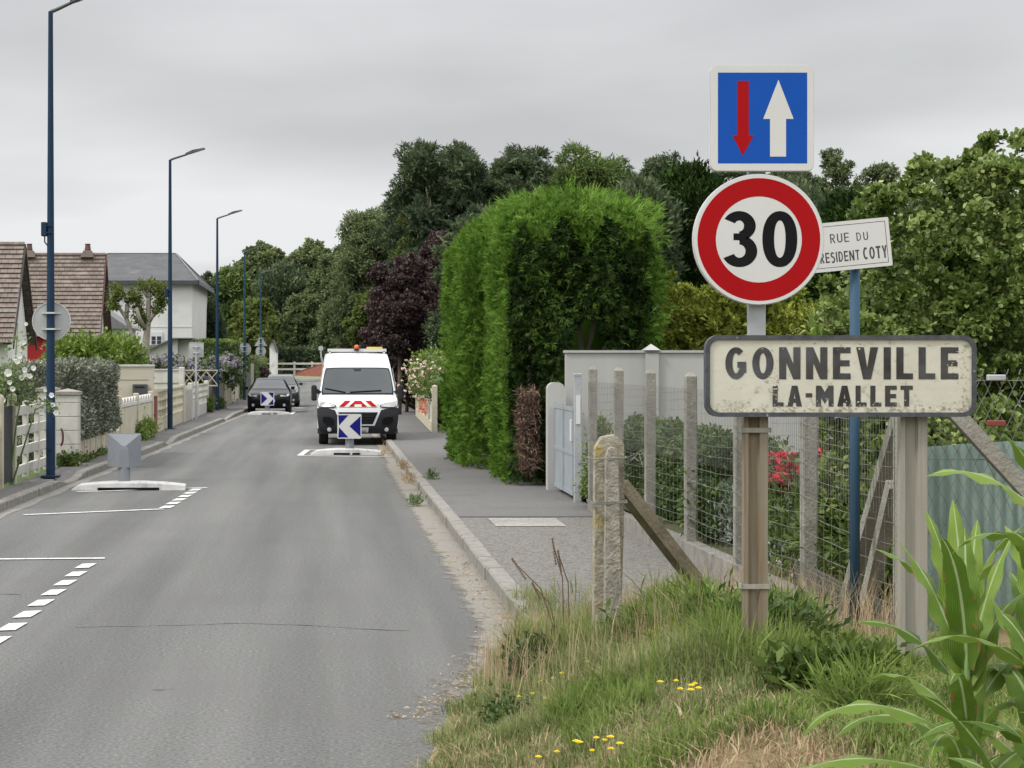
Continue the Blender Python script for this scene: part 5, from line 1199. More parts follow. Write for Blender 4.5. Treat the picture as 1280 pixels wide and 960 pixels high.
# far right pavement: white concrete fence with climbing roses
rf = thing('picket_fence', 'low cream concrete picket fence under roses beyond the tall hedge', 'fence', (2.95, 60, .12))
ys_ = np.arange(54.5, 72.1, 1.75)
xr_ = lambda y: 2.92+(y-54.5)*.018
for y in ys_[::2]: q = MB(); cpost(q, xr_(y), y, 0, 1.42, .075); q.build('post', M_CREAM, rf)
q = MB()
for y in np.arange(54.8, 72, .16): q.bbox(xr_(y)-.02, xr_(y)+.02, y-.045, y+.045, .35, 1.22+.05*sin(y*3.6)**2, .008)
for zz in (.5, 1.1): q.bar((xr_(54.5)+.03, 54.5, zz), (xr_(72)+.03, 72, zz), .05)
q.build('picket_panel', mat('greenish_concrete', (.42, .45, .40), (.34, .37, .32), .9, 4, 8), rf)
q = MB(); q.bar((xr_(54.5), 54.5, .2), (xr_(72), 72, .2), .14, .4); q.build('base_kerb', M_CREAM, rf)
rbl = [(3.15+.02*i, 56+1.6*i, 1.35+.15*(i % 3), .45, .9, .45) for i in range(10)]
PP = np.concatenate([np.array(b[:3])+rng.normal(size=(26, 3))*np.array([.30, .6, .28])+np.array([-.15, -.2, .1]) for b in rbl])
P2 = np.stack([rng.uniform(2.8, 3.0, 130)+.12, rng.uniform(57.5, 66, 130), rng.uniform(.45, .95, 130)], 1); P2[:, 0] = 2.9+(P2[:, 1]-54.5)*.018-.06+rng.normal(0, .06, 130)
shrub('rose_hedge', 'pale pink and coral roses spilling over the cream picket fence', 'rose bush', (3.2, 62, .12), blob_leaves(rbl, 12000, .09, .05, .13, 12, .3, zmin=.2), LF_WEED,
      extras=[('blossoms', flower_dots(PP, 6, .06), PT_PINK), ('red_blossoms', flower_dots(P2, 6, .045), PT_CORAL)])
shrub('green_shrub', 'bright yellow green shrub above the roses', 'shrub', (3.6, 66, .12), blob_leaves([(3.5, 67, 1.9, .6, 1.0, .6), (4.1, 66, 1.6, .8, 1.2, .9), (3.9, 60, 1.3, .7, 2.5, 1.0)], 12000, .11, .06, .15, 14, zmin=.2), LF_LAUR, stems=[([(3.8, 66, .1), (3.8, 66, 1.5)], .06)])

# ------------------------------------------------------------------ background trees
def tree(label, px, top, halfw, bottom, Y, kind, m, n, L, W, base=None, group='trees behind the gardens', name='tree', depth=1.0, core=.62, bark=None, clump=None, lump=.22, cat='tree', rag=.18):
    x, zt = PX(px, top, Y); zb = PX(0, bottom, Y)[1]; rx = halfw*Y/F; g0 = base if base is not None else zr(min(Y, 185))+.1
    t = thing(name, label, cat, (x, Y, g0), group)
    foliage('crown', lobed_crown((x, Y, zb), rx*1.08, rx*depth*1.08, zt-zb, int(n*2.8), L*(.62 if m in (LF_CONI, LF_CONI2) else .42), W*(.48 if m in (LF_CONI, LF_CONI2) else .62), m in (LF_CONI, LF_CONI2), int(px+top*7)) if kind == 'round' else envelope_tree((x, Y, zb), rx, rx*depth, zt-zb, kind, int(n*2.0), L*.6, W*.62, clump=clump, core=core, lump=lump, rag=.1), m, t)
    q = MB(); r_ = max(.06, rx*.07); q.tube([(x, Y, g0-.1), (x+.05*rx, Y, (g0+zb)/2+.3), (x, Y, zb+(zt-zb)*.5)], [r_*1.3, r_, r_*.5], 8)
    for k in range(5):
        a = 2*pi*k/5+px; q.tube([(x, Y, zb+(zt-zb)*(.15+.05*k)), (x+cos(a)*rx*.4, Y+sin(a)*rx*.4, zb+(zt-zb)*(.35+.06*k)), (x+cos(a)*rx*.68, Y+sin(a)*rx*.68, zb+(zt-zb)*(.45+.07*k))], [r_*.5, r_*.35, r_*.12], 6)
    q.build('trunk', bark or M_BARK, t, smooth=True); return t
# conifers on the skyline
tree('tallest dark conifer on the skyline, left of the tall hedge top', 546, 164, 72, 440, 84, 'round', LF_CONI, 15000, .34, .10, core=.55, lump=.3, rag=.22)
tree('broad rounded dark conifer right of the tallest one', 640, 168, 60, 440, 86, 'round', LF_CONI, 13000, .32, .11)
tree('olive conifer with pale tips above the hedge top', 738, 176, 72, 440, 83, 'round', LF_CONI2, 13000, .32, .09)
tree('dark conifer left of the blue square sign', 830, 184, 50, 440, 88, 'round', LF_CONI, 11000, .32, .10)
tree('dark conifer hidden behind the blue square sign', 905, 176, 52, 440, 85, 'round', LF_CONI, 10000, .32, .10)
tree('dark conifer just right of the blue square sign', 985, 182, 46, 440, 88, 'round', LF_CONI, 9000, .32, .10)
tree('thin pale feathery conifer right of the square sign', 1042, 178, 42, 440, 92, 'round', LF_GREY, 8000, .34, .09)
tree('second pale feathery conifer beside the glossy bush', 1098, 180, 46, 440, 94, 'round', LF_GREY, 8500, .34, .09)
tree('dark tree behind the glossy bush top', 1180, 215, 70, 440, 90, 'round', LF_CONI, 9000, .34, .12)
tree('low dark tree at the far edge behind the bush', 1290, 230, 70, 440, 88, 'round', LF_CONI, 7000, .34, .12)
# nearer dark thuja mass behind the wall
tree('dense dark thuja behind the round speed sign', 862, 215, 58, 440, 52, 'column', LF_HEDGEDK, 14000, .26, .09, lump=.14)
tree('dark green thuja hard against the tall hedge', 800, 232, 42, 440, 50, 'column', LF_CONI, 10000, .24, .08, lump=.14)
tree('dark thuja between the round sign and the bush', 985, 235, 60, 450, 54, 'column', LF_CONI, 12000, .26, .09, lump=.14)
tree('dark green thuja behind the street name plate', 1070, 245, 50, 450, 50, 'column', LF_HEDGEDK, 9000, .26, .09, lump=.14)
tree('dark broad tree behind the thujas and bush', 1170, 250, 80, 455, 58, 'round', LF_CONI, 9000, .28, .1)
# middle trees between van and hedge
tree('grey green weeping tree above the white van', 472, 252, 62, 440, 96, 'round', LF_GREY, 17000, .36, .09)
tree('grey green tree with drooping twigs behind the van', 440, 300, 48, 450, 112, 'round', LF_GREY, 11000, .4, .12)
tree('dark purple leaved tree left of the tall hedge', 498, 318, 42, 445, 74, 'round', LF_PURP, 14000, .20, .11, lump=.2)
tree('purple leaved tree close behind the tall hedge', 552, 282, 34, 440, 78, 'round', LF_PURP, 10000, .19, .11)
tree('light green broad leaved tree between conifer and purple tree', 528, 244, 40, 400, 84, 'round', LF_DECI2, 10000, .26, .12, base=0)
tree('small light green tree beside the white van roof', 463, 362, 28, 440, 88, 'round', LF_DECI2, 6000, .22, .12, lump=.3)
tree('dark purple leaved shrub right of the white van', 508, 425, 28, 500, 78, 'round', LF_PURP, 6000, .18, .09)
tree('dark round shrub behind the purple tree', 560, 390, 50, 480, 76, 'round', LF_DECI, 8000, .22, .11)
# far trees at the end of the road
tree('tall round far tree at the end of the street', 330, 300, 50, 455, 226, 'round', LF_DECI, 14000, .85, .42, base=1.2, lump=.26)
tree('broad far tree in the middle of the street end', 385, 303, 48, 455, 224, 'round', LF_DECI, 13000, .85, .4, base=1.2)
tree('dark ivy covered far tree beside the lamp tops', 352, 335, 30, 460, 210, 'column', LF_CONI, 8000, .7, .35, base=1.2)
tree('far green tree behind the van and white rails', 420, 330, 42, 462, 208, 'round', LF_DECI, 11000, .75, .36, base=1.2)
tree('far bushy tree at the foot of the street end', 385, 368, 40, 464, 203, 'round', LF_DECI, 11000, .7, .34, base=1.2)
tree('pale flowering far tree beside the teal lamps', 318, 372, 34, 458, 190, 'round', LF_DECI2, 9000, .6, .3, base=.9, lump=.3)
tree('blue green far tree right of the white house', 285, 330, 36, 458, 200, 'round', LF_CONI2, 10000, .7, .34, base=.9)
tree('far dark tree closing the street under the others', 430, 400, 46, 470, 200, 'round', LF_CONI, 9000, .7, .34, base=1.2)
tree('dark conifer standing beside the white house', 266, 382, 20, 455, 118, 'cone', LF_CONI, 5000, .4, .12, base=.1, lump=.25)
tree('small dark pine behind the white house roof', 256, 338, 12, 420, 150, 'round', LF_CONI, 2500, .4, .16, base=.2)
for k, (px, top, hw_, Y_, lab) in enumerate(((595, 200, 40, 92, 'dark olive tree filling the gap right of the tallest conifer'), (690, 198, 42, 93, 'olive tree filling the skyline gap above the hedge'), (785, 196, 42, 95, 'pale feathery tree on the skyline above the hedge right side'), (865, 200, 36, 96, 'dark tree low on the skyline left of the square sign'), (940, 205, 40, 97, 'dark tree low behind both round and square signs'), (1020, 200, 36, 97, 'pale tree low on the skyline between the signs and bush'))):
    tree(lab, px, top, hw_, 440, Y_, 'round', [LF_CONI, LF_CONI2, LF_GREY][k % 3], 7000, .32, .09)
for k, (px, top) in enumerate(((600, 250), (690, 260), (760, 240))):
    tree(['dark filler tree low behind the hedge, first', 'dark broad tree low behind the hedge middle', 'dark tree low behind the hedge right side'][k] if k else 'dark broad tree low behind the hedge, beside purple leaves', px, top, 60, 450, 72, 'round', LF_CONI, 7000, .3, .12)
# ------------------------------------------------------------------ left side: fences, hedges, houses
XL = -4.86
def lfx(px): return F*XL/(px-VX) if False else F*(-XL)/(VX-px)     # depth of the fence line at a photo column
f1 = thing('concrete_fence', 'white concrete panel fence with a wheel shaped arch panel beside the gate', 'fence', (XL-.3, 30, .1))
X1 = -5.12
for y in (27.2, 30.35, 31.6): q = MB(); q.bbox(X1-.07, X1+.07, y-.06, y+.06, 0, 1.52, .02); q.prism(arc(X1, 1.50, .07, .06, 0, 180, 8), y-.058, y+.058); q.build('post', M_CREAM, f1)
q = MB(); q.bbox(X1-.035, X1+.035, 27.27, 30.28, 0, 1.05, .01); pn = q.build('panel', M_CREAM, f1)
q = MB(); c = 29.75
for r_ in (.42, .36): pass
pts = [(X1, c+.42*cos(radians(a)), 1.06+.40*sin(radians(a))) for a in range(0, 181, 12)]; q.tube(pts, .035, 6)
for a in range(20, 180, 28): q.bar((X1, c, 1.08), (X1, c+.40*cos(radians(a)), 1.06+.38*sin(radians(a))), .045, .04)
q.bar((X1, 27.3, 1.07), (X1, 30.25, 1.07), .06, .05); q.bar((X1, 27.3, 1.42), (X1, 30.25, 1.42), .06, .05)
q.build('arch_panel', M_CREAM, pn)
q = MB(); q.box(X1-.02, X1+.02, 30.42, 31.53, .15, 1.36); q.build('gap_fill', M_DARKGAP, f1)  # dark sheet stands in for the darkness of the open gap between posts
g1 = thing('garden_gate', 'white concrete look gate of broad boards with square openings', 'gate', (X1, 33, .1))
q = MB()
for zz in (.30, .62, .95, 1.28): q = MB(); q.bbox(X1-.03, X1+.03, 31.72, 36.4, zz-.10, zz+.06, .01); q.build('board', M_WHITE, g1)
for y in (31.75, 33.0, 34.3, 35.4, 36.35): q = MB(); q.bbox(X1-.045, X1+.045, y-.06, y+.06, .12, 1.42, .012); q.build('upright', M_WHITE, g1)
q = MB(); q.tube([(-5.03, 36.74, .50), (-5.00, 36.72, .58), (-4.995, 36.72, .66), (-5.00, 36.72, .74), (-5.03, 36.74, .82)], .02, 6); q.build('handle', M_DKRED, g1)
def block_pillar(label, x0, x1, y0, y1, zt):
    t = thing('gate_pillar', label, 'pillar', ((x0+x1)/2, (y0+y1)/2, .1))
    q = MB(); z = .0; k = 0
    while z < zt-.05:
        z2 = min(z+.26, zt); q.bbox(x0, x1, y0, y1, z+.004, z2-.004, .008); z = z2
    sh_ = q.build('shaft', M_WHITE, t)
    q = MB(); q.box(x0+.012, x1-.012, y0+.012, y1-.012, 0, zt-.02); q.build('joint_fill', M_CONC, sh_)
    q = MB(); a, b = .03, .09; q.box(x0-a, x1+a, y0-a, y1+a, zt+.001, zt+.06); cx_, cy_ = (x0+x1)/2, (y0+y1)/2
    q.add([(x0-a, y0-a, zt+.061), (x1+a, y0-a, zt+.061), (x1+a, y1+a, zt+.061), (x0-a, y1+a, zt+.061), (cx_, cy_, zt+.12)], [(0,1,4), (1,2,4), (2,3,4), (3,0,4)]); q.build('cap', M_CONC, t)
    return t
block_pillar('white block gate pillar with a grey cap right of the nearest lamp', -5.15, -4.72, 36.8, 37.15, 1.45)
block_pillar('white block gate pillar partly hidden behind the nearest lamp', -5.60, -5.17, 37.5, 37.9, 1.50)
# silvery hedge with its low concrete wall
t = shrub('silvery_hedge', 'boxy silvery green hedge growing over a low concrete wall', 'hedge', (-5.6, 41, .1),
      join_arrays([box_leaves(-6.4, -4.80, 37.6, 44.3, .62, 1.97, 30000, .07, .035, .07, 'yXZ', 5, .12, .4), box_leaves(-6.4, -4.98, 37.6, 44.0, .12, .62, 5000, .07, .035, .05, 'yX', 6, .1, .4)]), LF_SILV)
shrub('dark_hedge', 'dull green hedge continuing behind the white garden gate', 'hedge', (-7.6, 39, .1), box_leaves(-10, -6.45, 38.6, 40, .1, 1.80, 14000, .07, .035, .07, 'yXZ', 8, .1, .4), LF_BOX)
f2 = thing('low_wall', 'low panelled concrete wall at the foot of the silvery hedge', 'wall', (XL, 41, .1))
y = 37.7; q = MB()
while y < 44.9: q.bbox(XL-.03, XL+.03, y, y+.86, .05, .52+.01*sin(y*3), .015); q.bbox(XL-.045, XL+.045, y+.865, y+.935, .05, .56, .01); y += .94
q.build('panel', M_CREAM, f2)
# scalloped cream fence
f3 = thing('concrete_fence', 'cream concrete fence of upright slabs with a scalloped top beside the silvery hedge', 'fence', (XL, 50, .1))
for y in (45.1, 49.2, 53.3): q = MB(); q.bbox(XL-.07, XL+.07, y-.06, y+.06, 0, 1.30, .02); q.build('post', M_CREAM, f3)
q = MB(); y = 45.2
while y < 53.2: q.bbox(XL-.03, XL+.03, y, y+.47, .1, 1.0, .02); y += .48
pn = q.build('slab_panel', M_CREAM, f3)
q = MB(); y = 45.2
while y < 53.2:
    q.bbox(XL-.045, XL+.045, y, y+.66, 1.01, 1.10, .012); q.prism_x([(y+.33+.30*cos(radians(a)), 1.10+.13*sin(radians(a))) for a in range(0, 181, 18)], XL-.035, XL+.035); y += .67
q.build('scalloped_top', M_WHITE, pn)
rp_ = thing('fence_post', 'rust red metal post between the scalloped and the lattice fence', 'post', (XL+.02, 54, .1))
q = MB(); q.bbox(XL-.05, XL+.09, 53.75, 54.35, .08, 1.12, .02); s_ = q.build('shaft', M_RUST, rp_)
q = MB(); q.bbox(XL-.06, XL+.10, 53.7, 54.4, 1.12, 1.15, .01); q.build('cap', M_RUST, rp_)
def lattice_fence(label, y0, y1, bay, zt, mt, rows=3, base=.45, cols=6):
    t = thing('concrete_fence', label, 'fence', (XL, (y0+y1)/2, .1)); y = y0
    while y < y1-.1:
        b = min(y+bay, y1); q = MB(); q.bbox(XL-.07, XL+.07, y-.07, y+.07, 0, zt+.06, .02); q.build('post', mt, t)
        q = MB(); k = y+.08
        while k < b-.2: q.bbox(XL-.03, XL+.03, k, min(k+.5, b-.08), .08, base, .015); k += .51
        pn = q.build('slab_panel', mt, t)
        q = MB()
        for i in range(rows+1): zz = base+.04+(zt-base-.06)*i/rows; q.bar((XL, y+.08, zz), (XL, b-.08, zz), .07, .07)
        for i in range(cols+1): yy = y+.1+(b-y-.2)*i/cols; q.bar((XL, yy, base+.04), (XL, yy, zt-.02), .06, .06)
        q.build('lattice', mt, pn); y = b
    q = MB(); q.bbox(XL-.07, XL+.07, y1-.07, y1+.07, 0, zt+.06, .02); q.build('post', mt, t)
    return t
lattice_fence('cream concrete fence with an open square lattice above solid slabs', 54.6, 64.6, 5.0, 1.30, M_CREAM)
# white gate with a solid leaf and lattice panels
wg = thing('garden_gate', 'white wooden gate with arched top next to white lattice panels', 'gate', (XL, 70, .1))
for y in (64.9, 68.4, 71.4, 77.4): q = MB(); q.bbox(XL-.09, XL+.09, y-.09, y+.09, 0, 1.38, .03); q.build('post', M_WHITE, wg)
q = MB(); q.bbox(XL-.03, XL+.03, 65.0, 68.3, .1, 1.2, .02); lf = q.build('leaf', M_WHITE, wg)
q = MB()
for k in range(8): q.bar((XL+.04, 65.2+k*.42, .15), (XL+.04, 65.2+k*.42, 1.24+.06*sin(pi*k/7)), .05, .03)
q.build('slat', M_WHITE, lf)
q = MB(); q.bbox(XL-.03, XL+.03, 68.5, 71.3, .1, .75, .02); q.bbox(XL-.03, XL+.03, 71.5, 77.3, .1, .55, .02)
for zz in (.8, 1.02, 1.25): q.bar((XL, 68.5, zz), (XL, 77.3, zz), .06, .06)
for k in range(14): q.bar((XL, 68.8+k*.64, .55), (XL, 68.8+k*.64, 1.28), .05, .06)
q.build('lattice_panel', M_WHITE, wg)
f5 = thing('wooden_fence', 'dark upright board fence with white crossed trellis behind the third lamp', 'fence', (XL, 84, .1))
q = MB(); y = 78
while y < 90: q.bbox(XL-.02, XL+.02, y, y+.22, .1, 1.55+.06*sin(y*2), .01); y += .30
q.build('boards', mat('grey_boards', (.16, .15, .13), (.10, .095, .085), .9, 4, 8), f5)
q = MB(); xs0 = -7.6
for i in range(7):
    a = xs0+i*.45; q.bar((a, 77.9, 1.2), (a+.45, 77.9, 1.75), .05, .03); q.bar((a, 77.86, 1.75), (a+.45, 77.86, 1.2), .05, .03)
for zz in (1.17, 1.78): q.bar((xs0, 77.9, zz), (xs0+3.15, 77.9, zz), .06, .05)
q.build('trellis', M_CREAM, f5)
lattice_fence('white concrete lattice fence nearest the parked black car', 90.5, 104, 4.5, 1.62, M_CREAM, 2, .75, 4)
# boundary walls running back from the pavement
w1 = thing('boundary_wall', 'cream rendered boundary wall with a dark letter box at its end', 'wall', (-6.5, 53.6, .1))
q = MB(); q.box(-10.5, -4.81, 53.55, 53.75, 0, 1.96); wl_ = q.build('wall', M_CREAM2, w1)
q = MB(); q.box(-10.5, -4.79, 53.52, 53.78, 1.962, 2.02); q.build('coping', M_WHITE, w1)
q = MB()
for zz in (.6, 1.1, 1.6): q.box(-10.5, -4.96, 53.54, 53.549, zz-.006, zz+.006)
q.build('joint', M_CONC, wl_)
q = MB(); q.bbox(-5.36, -4.97, 53.3, 53.54, 1.16, 1.48, .01); lb = q.build('letter_box', M_LUM, w1)
q = MB(); q.box(-5.30, -5.03, 53.285, 53.298, 1.39, 1.42); q.build('slot', M_BLACK, lb)
w2 = thing('boundary_wall', 'low white boundary wall ending in a white post behind the lattice fence', 'wall', (-6, 64.8, .1))
q = MB(); q.box(-8, -4.98, 64.75, 64.9, 0, 1.82); a_ = q.build('wall', M_WHITE, w2)
q = MB()
for zz in (.5, .95, 1.4): q.box(-8, -5.0, 64.735, 64.749, zz-.012, zz+.012)
q.build('joint', M_CONC, a_)
q = MB(); q.bbox(-4.98, -4.80, 64.7, 64.95, 0, 1.93, .02); q.build('post', M_WHITE, w2)
q = MB(); q.box(-8.02, -4.985, 64.72, 64.93, 1.822, 1.87); q.build('coping', M_WHITE, w2)
# plants on the left
shrub('laurel_hedge', 'bright green laurel hedge showing above the cream wall', 'hedge', (-6.8, 56.5, .1),
      blob_leaves([(-7.55+.41*i, 56+.5*(i % 2), 1.95+.06*sin(i*2.1), .5, .8, .72) for i in range(5)], 15000, .16, .075, .14, 12, .15, .4, .8, .6, .15, .85), LF_LAUR)
hy = [(-7.3+.62*i, 82+.9*sin(i*2), 1.72+.12*sin(i*1.7), .5, .6, .55) for i in range(6)]+[(-5.3+.2*i, 90+3*i, 1.6, .6, 1.2, .6) for i in range(3)]
hp = np.concatenate([np.array(b[:3])+unit(rng.normal(size=(42, 3))*np.array([1, 1, .8])+np.array([0, -.5, .5]))*np.array(b[3:])*rng.uniform(.9, 1.08, (42, 1)) for b in hy])
hpp = np.repeat(hp, 9, 0)+rng.normal(size=(len(hp)*9, 3))*.055
shrub('hydrangea', 'long row of faded mauve hydrangea bushes behind the lattice fences', 'bush', (-6, 84, .1), blob_leaves(hy, 9000, .14, .09, .14, 12, zmin=.15), LF_BOX, extras=[('blossoms', flower_dots(hpp, 3, .075), PT_HYDR)])
shrub('clipped_hedge', 'tall square clipped hedge with a bright top beyond the hydrangeas', 'hedge', (-5.4, 101, .1), box_leaves(-6.6, -4.95, 97, 118, .1, 3.05, 26000, .14, .07, .08, 'yXZ', 2, .14, .3), LF_BOX,
      extras=[('top_growth', leaf_arrays(np.stack([rng.uniform(-6.6, -4.95, 5000), rng.uniform(97, 118, 5000), rng.uniform(3.0, 3.2, 5000)], 1), unit(rng.normal(size=(5000, 3))*.5+np.array([0, 0, 1])), rand_dirs(5000), .16, .06), LF_LAUR)])
shrub('green_hedge', 'rounded green hedge below the triangular road sign', 'hedge', (-4.9, 124, .1), box_leaves(-6.2, -4.55, 119, 140, .1, 2.35, 9000, .18, .09, .1, 'yXZ', 9, .14, .3), LF_DECI)
shrub('copper_shrub', 'dark copper shrub beside the small far pillar', 'shrub', (-4.2, 122, .1), blob_leaves([(-4.25, 122, .9, .42, .8, .85)], 3500, .16, .08, .12, 12, zmin=.1), LF_PURP)
pp = thing('gate_pillar', 'small beige stone pillar with a white post beyond the lattice fence', 'pillar', (-4.75, 112, .1))
q = MB(); q.bbox(-5.1, -4.55, 112, 112.5, 0, 1.55, .02); q.build('shaft', M_CONC, pp)
q = MB(); q.bbox(-4.52, -4.34, 112, 112.2, 0, 2.05, .02); q.build('post', M_WHITE, pp)
gw = blob_leaves([(-4.74, 49.0, .26, .09, .3, .20), (-4.74, 51.0, .28, .09, .6, .26)], 2400, .10, .03, .1, 12, .35, .6, .7, .6, .12, .5)
shrub('weeds', 'tall green weeds growing against the scalloped fence', 'weed', (-4.7, 50, .12), gw, LF_LAUR)
shrub('weeds', 'small weed clump at the foot of the white block pillar', 'weed', (-4.85, 36.6, .12), blob_leaves([(-4.98, 36.6, .18, .14, .1, .14), (-4.78, 36.6, .2, .12, .1, .16)], 900, .07, .03, .05, 8, zmin=.1), LF_WEED)
shrub('weeds', 'low weeds along the foot of the silvery hedge wall', 'weed', (-4.8, 41, .12), blob_leaves([(-4.80, 38+.9*i, .14, .07, .35, .08) for i in range(8)], 1800, .06, .025, .05, 8, zmin=.1), LF_WEED)
shrub('weeds', 'weeds round the base of the third lamp', 'weed', (-4.75, 79, .12), blob_leaves([(-4.8, 77.5, .4, .15, .5, .35), (-4.72, 84, .3, .15, .8, .25)], 1800, .12, .04, .08, 8, zmin=.1), LF_WEED)
# hollyhock
hh_ = thing('hollyhock', 'white flowering hollyhock leaning over the garden gate', 'plant', (-5.15, 31.4, .1))
q = MB(); HS = [[(-5.2, 31.5, .1), (-5.12, 31.4, 1.3), (-5.02, 31.3, 2.05), (-4.98, 31.3, 2.68)], [(-5.15, 31.5, .1), (-5.0, 31.4, 1.2), (-4.86, 31.3, 1.75)], [(-5.2, 31.5, .1), (-5.25, 31.4, 1.3), (-5.2, 31.3, 2.0)], [(-5.1, 31.5, .1), (-4.7, 31.3, 1.3), (-4.45, 31.2, 1.42)], [(-5.25, 31.5, .1), (-5.35, 31.4, 1.2), (-5.3, 31.35, 1.7)]]
for s_ in HS: q.tube(s_, [.016, .013, .01, .006][:len(s_)], 6)
q.build('stem', M_STEM, hh_)
lv = blob_leaves([(-5.0, 31.4, 1.55, .35, .2, .28), (-5.05, 31.35, 1.9, .16, .14, .3), (-4.55, 31.3, 1.35, .22, .12, .10), (-5.0, 31.3, 2.35, .08, .08, .3), (-5.25, 31.4, 1.6, .2, .15, .3)], 430, .075, .06, .08, 6, .4, .1, .8, .5, .3, 0)
foliage('leaves', lv, leafmat('hollyhock_leaf', [(.10, .145, .05), (.17, .22, .09), (.24, .29, .14)], .3, .7, .2, 4), hh_)
q = MB(); rr = random.Random(8)
FL = [(31, 468, .055), (10, 466, .075), (22, 452, .05), (25, 445, .05), (42, 460, .05), (16, 486, .05), (26, 430, .04), (30, 428, .042), (33, 405, .035), (18, 447, .05), (38, 470, .05), (64, 494, .05), (70, 516, .05), (66, 506, .045), (27, 472, .05), (12, 478, .045), (31, 462, .05), (26, 437, .035), (4, 500, .05), (56, 488, .035)]
for px, py, rad in FL:
    rad *= .82
    x, z = PX(px, py, 31.15); a0 = rr.random(); yy = 31.15+rr.uniform(-.05, .05)
    for k in range(5):
        a = a0+2*pi*k/5; b = a+2*pi/5*.95
        q.add([(x, yy+.02, z), (x+rad*cos(a), yy-.015, z+rad*sin(a)), (x+rad*1.12*cos((a+b)/2), yy-.02, z+rad*1.12*sin((a+b)/2)), (x+rad*cos(b), yy-.015, z+rad*sin(b))], [(0,1,2,3)])
q.build('blossoms', PT_WHITE, hh_, fix=False)
for k, (px, py) in enumerate(((40, 595), (49, 595), (59, 594), (34, 597))):
    pass
# pollarded tree
pt_ = thing('pollarded_tree', 'pollarded tree with stubby grey limbs and small leafy heads', 'tree', (-7.0, 74, .1))
q = MB(); Yp = 74
def pp3(px, py, dy=0): a, b = PX(px, py, Yp); return (a, Yp+dy, b)
for pts, rs in (([pp3(181, 500), pp3(181, 440), pp3(185, 405), pp3(186, 375), pp3(187, 358)], [.20, .17, .11, .09, .06]), ([pp3(179, 445), pp3(166, 420), pp3(158, 398), pp3(147, 382)], [.11, .09, .08, .055]), ([pp3(158, 398), pp3(159, 380)], [.09, .08]),
                ([pp3(184, 405), pp3(192, 393), pp3(200, 388)], [.10, .08, .06]), ([pp3(186, 372), pp3(178, 362)], [.09, .07]), ([pp3(183, 412), pp3(176, 400, -.3), pp3(172, 385, -.4)], [.09, .08, .06])): q.tube(pts, rs, 9)
q.build('trunk', M_PALEBARK, pt_, smooth=True)
hd_ = [(145, 366, 9, 11), (142, 380, 8, 6), (167, 373, 9, 12), (174, 391, 7, 10), (177, 402, 6, 7), (199, 364, 9, 11), (196, 386, 7, 7), (179, 357, 6, 7), (192, 356, 6, 7), (203, 376, 7, 7)]
bl_ = [(*pp3(a, b), c*Yp/F, c*Yp/F, d*Yp/F) for a, b, c, d in hd_]
foliage('crown', blob_leaves(bl_, 3800, .11, .065, .06, 8, .35, .1, .8, .6, 0, .5), LF_DECI2, pt_)
# houses
def tiled_slope(q, x0, x1, ya, za, yb, zb, rows, step=.035, mi=0):
    """a roof slope facing -y from the eave (ya, za) up to the ridge (yb, zb), in overlapping courses"""
    for i in range(rows):
        a, b = i/rows, (i+1)/rows; p = (ya+(yb-ya)*a, za+(zb-za)*a); r_ = (ya+(yb-ya)*b, za+(zb-za)*b)
        L = sqrt((yb-ya)**2+(zb-za)**2); ny, nz = -(zb-za)/L*step, (yb-ya)/L*step
        q.add([(x0, p[0]+ny, p[1]+nz), (x1, p[0]+ny, p[1]+nz), (x1, r_[0], r_[1]), (x0, r_[0], r_[1]), (x0, p[0], p[1]), (x1, p[0], p[1])], [(0,1,2,3), (4,5,1,0)], mi)
def tile_mat(ze, row):
    m = bpy.data.materials.new('tile_courses'); m.use_nodes = True; t = m.node_tree; p = t.nodes['Principled BSDF']
    tcn = N('ShaderNodeTexCoord', t); sp = N('ShaderNodeSeparateXYZ', t); t.links.new(tcn.outputs['Object'], sp.inputs[0])
    cb = N('ShaderNodeCombineXYZ', t); zo = N('ShaderNodeMath', t, operation='SUBTRACT'); zo.inputs[1].default_value = ze-.1; t.links.new(sp.outputs[2], zo.inputs[0]); t.links.new(sp.outputs[0], cb.inputs[0]); t.links.new(zo.outputs[0], cb.inputs[1])
    br = N('ShaderNodeTexBrick', t); t.links.new(cb.outputs[0], br.inputs['Vector'])
    br.inputs['Color1'].default_value = (.175, .14, .12, 1); br.inputs['Color2'].default_value = (.125, .098, .083, 1); br.inputs['Mortar'].default_value = (.05, .038, .03, 1)
    br.inputs['Scale'].default_value = 1; br.inputs['Mortar Size'].default_value = .010; br.inputs['Brick Width'].default_value = .24; br.inputs['Row Height'].default_value = row
    no_ = N('ShaderNodeTexNoise', t); no_.inputs['Scale'].default_value = 3; no_.inputs['Detail'].default_value = 8; t.links.new(tcn.outputs['Object'], no_.inputs['Vector'])
    mr = N('ShaderNodeMapRange', t); mr.inputs[1].default_value = .5; mr.inputs[2].default_value = .75; t.links.new(no_.outputs[0], mr.inputs[0])
    mx = N('ShaderNodeMix', t, data_type='RGBA'); t.links.new(mr.outputs[0], mx.inputs[0]); t.links.new(br.outputs[0], mx.inputs[6]); mx.inputs[7].default_value = (.23, .20, .175, 1)
    t.links.new(mx.outputs[2], p.inputs['Base Color']); p.inputs['Roughness'].default_value = .9; return m
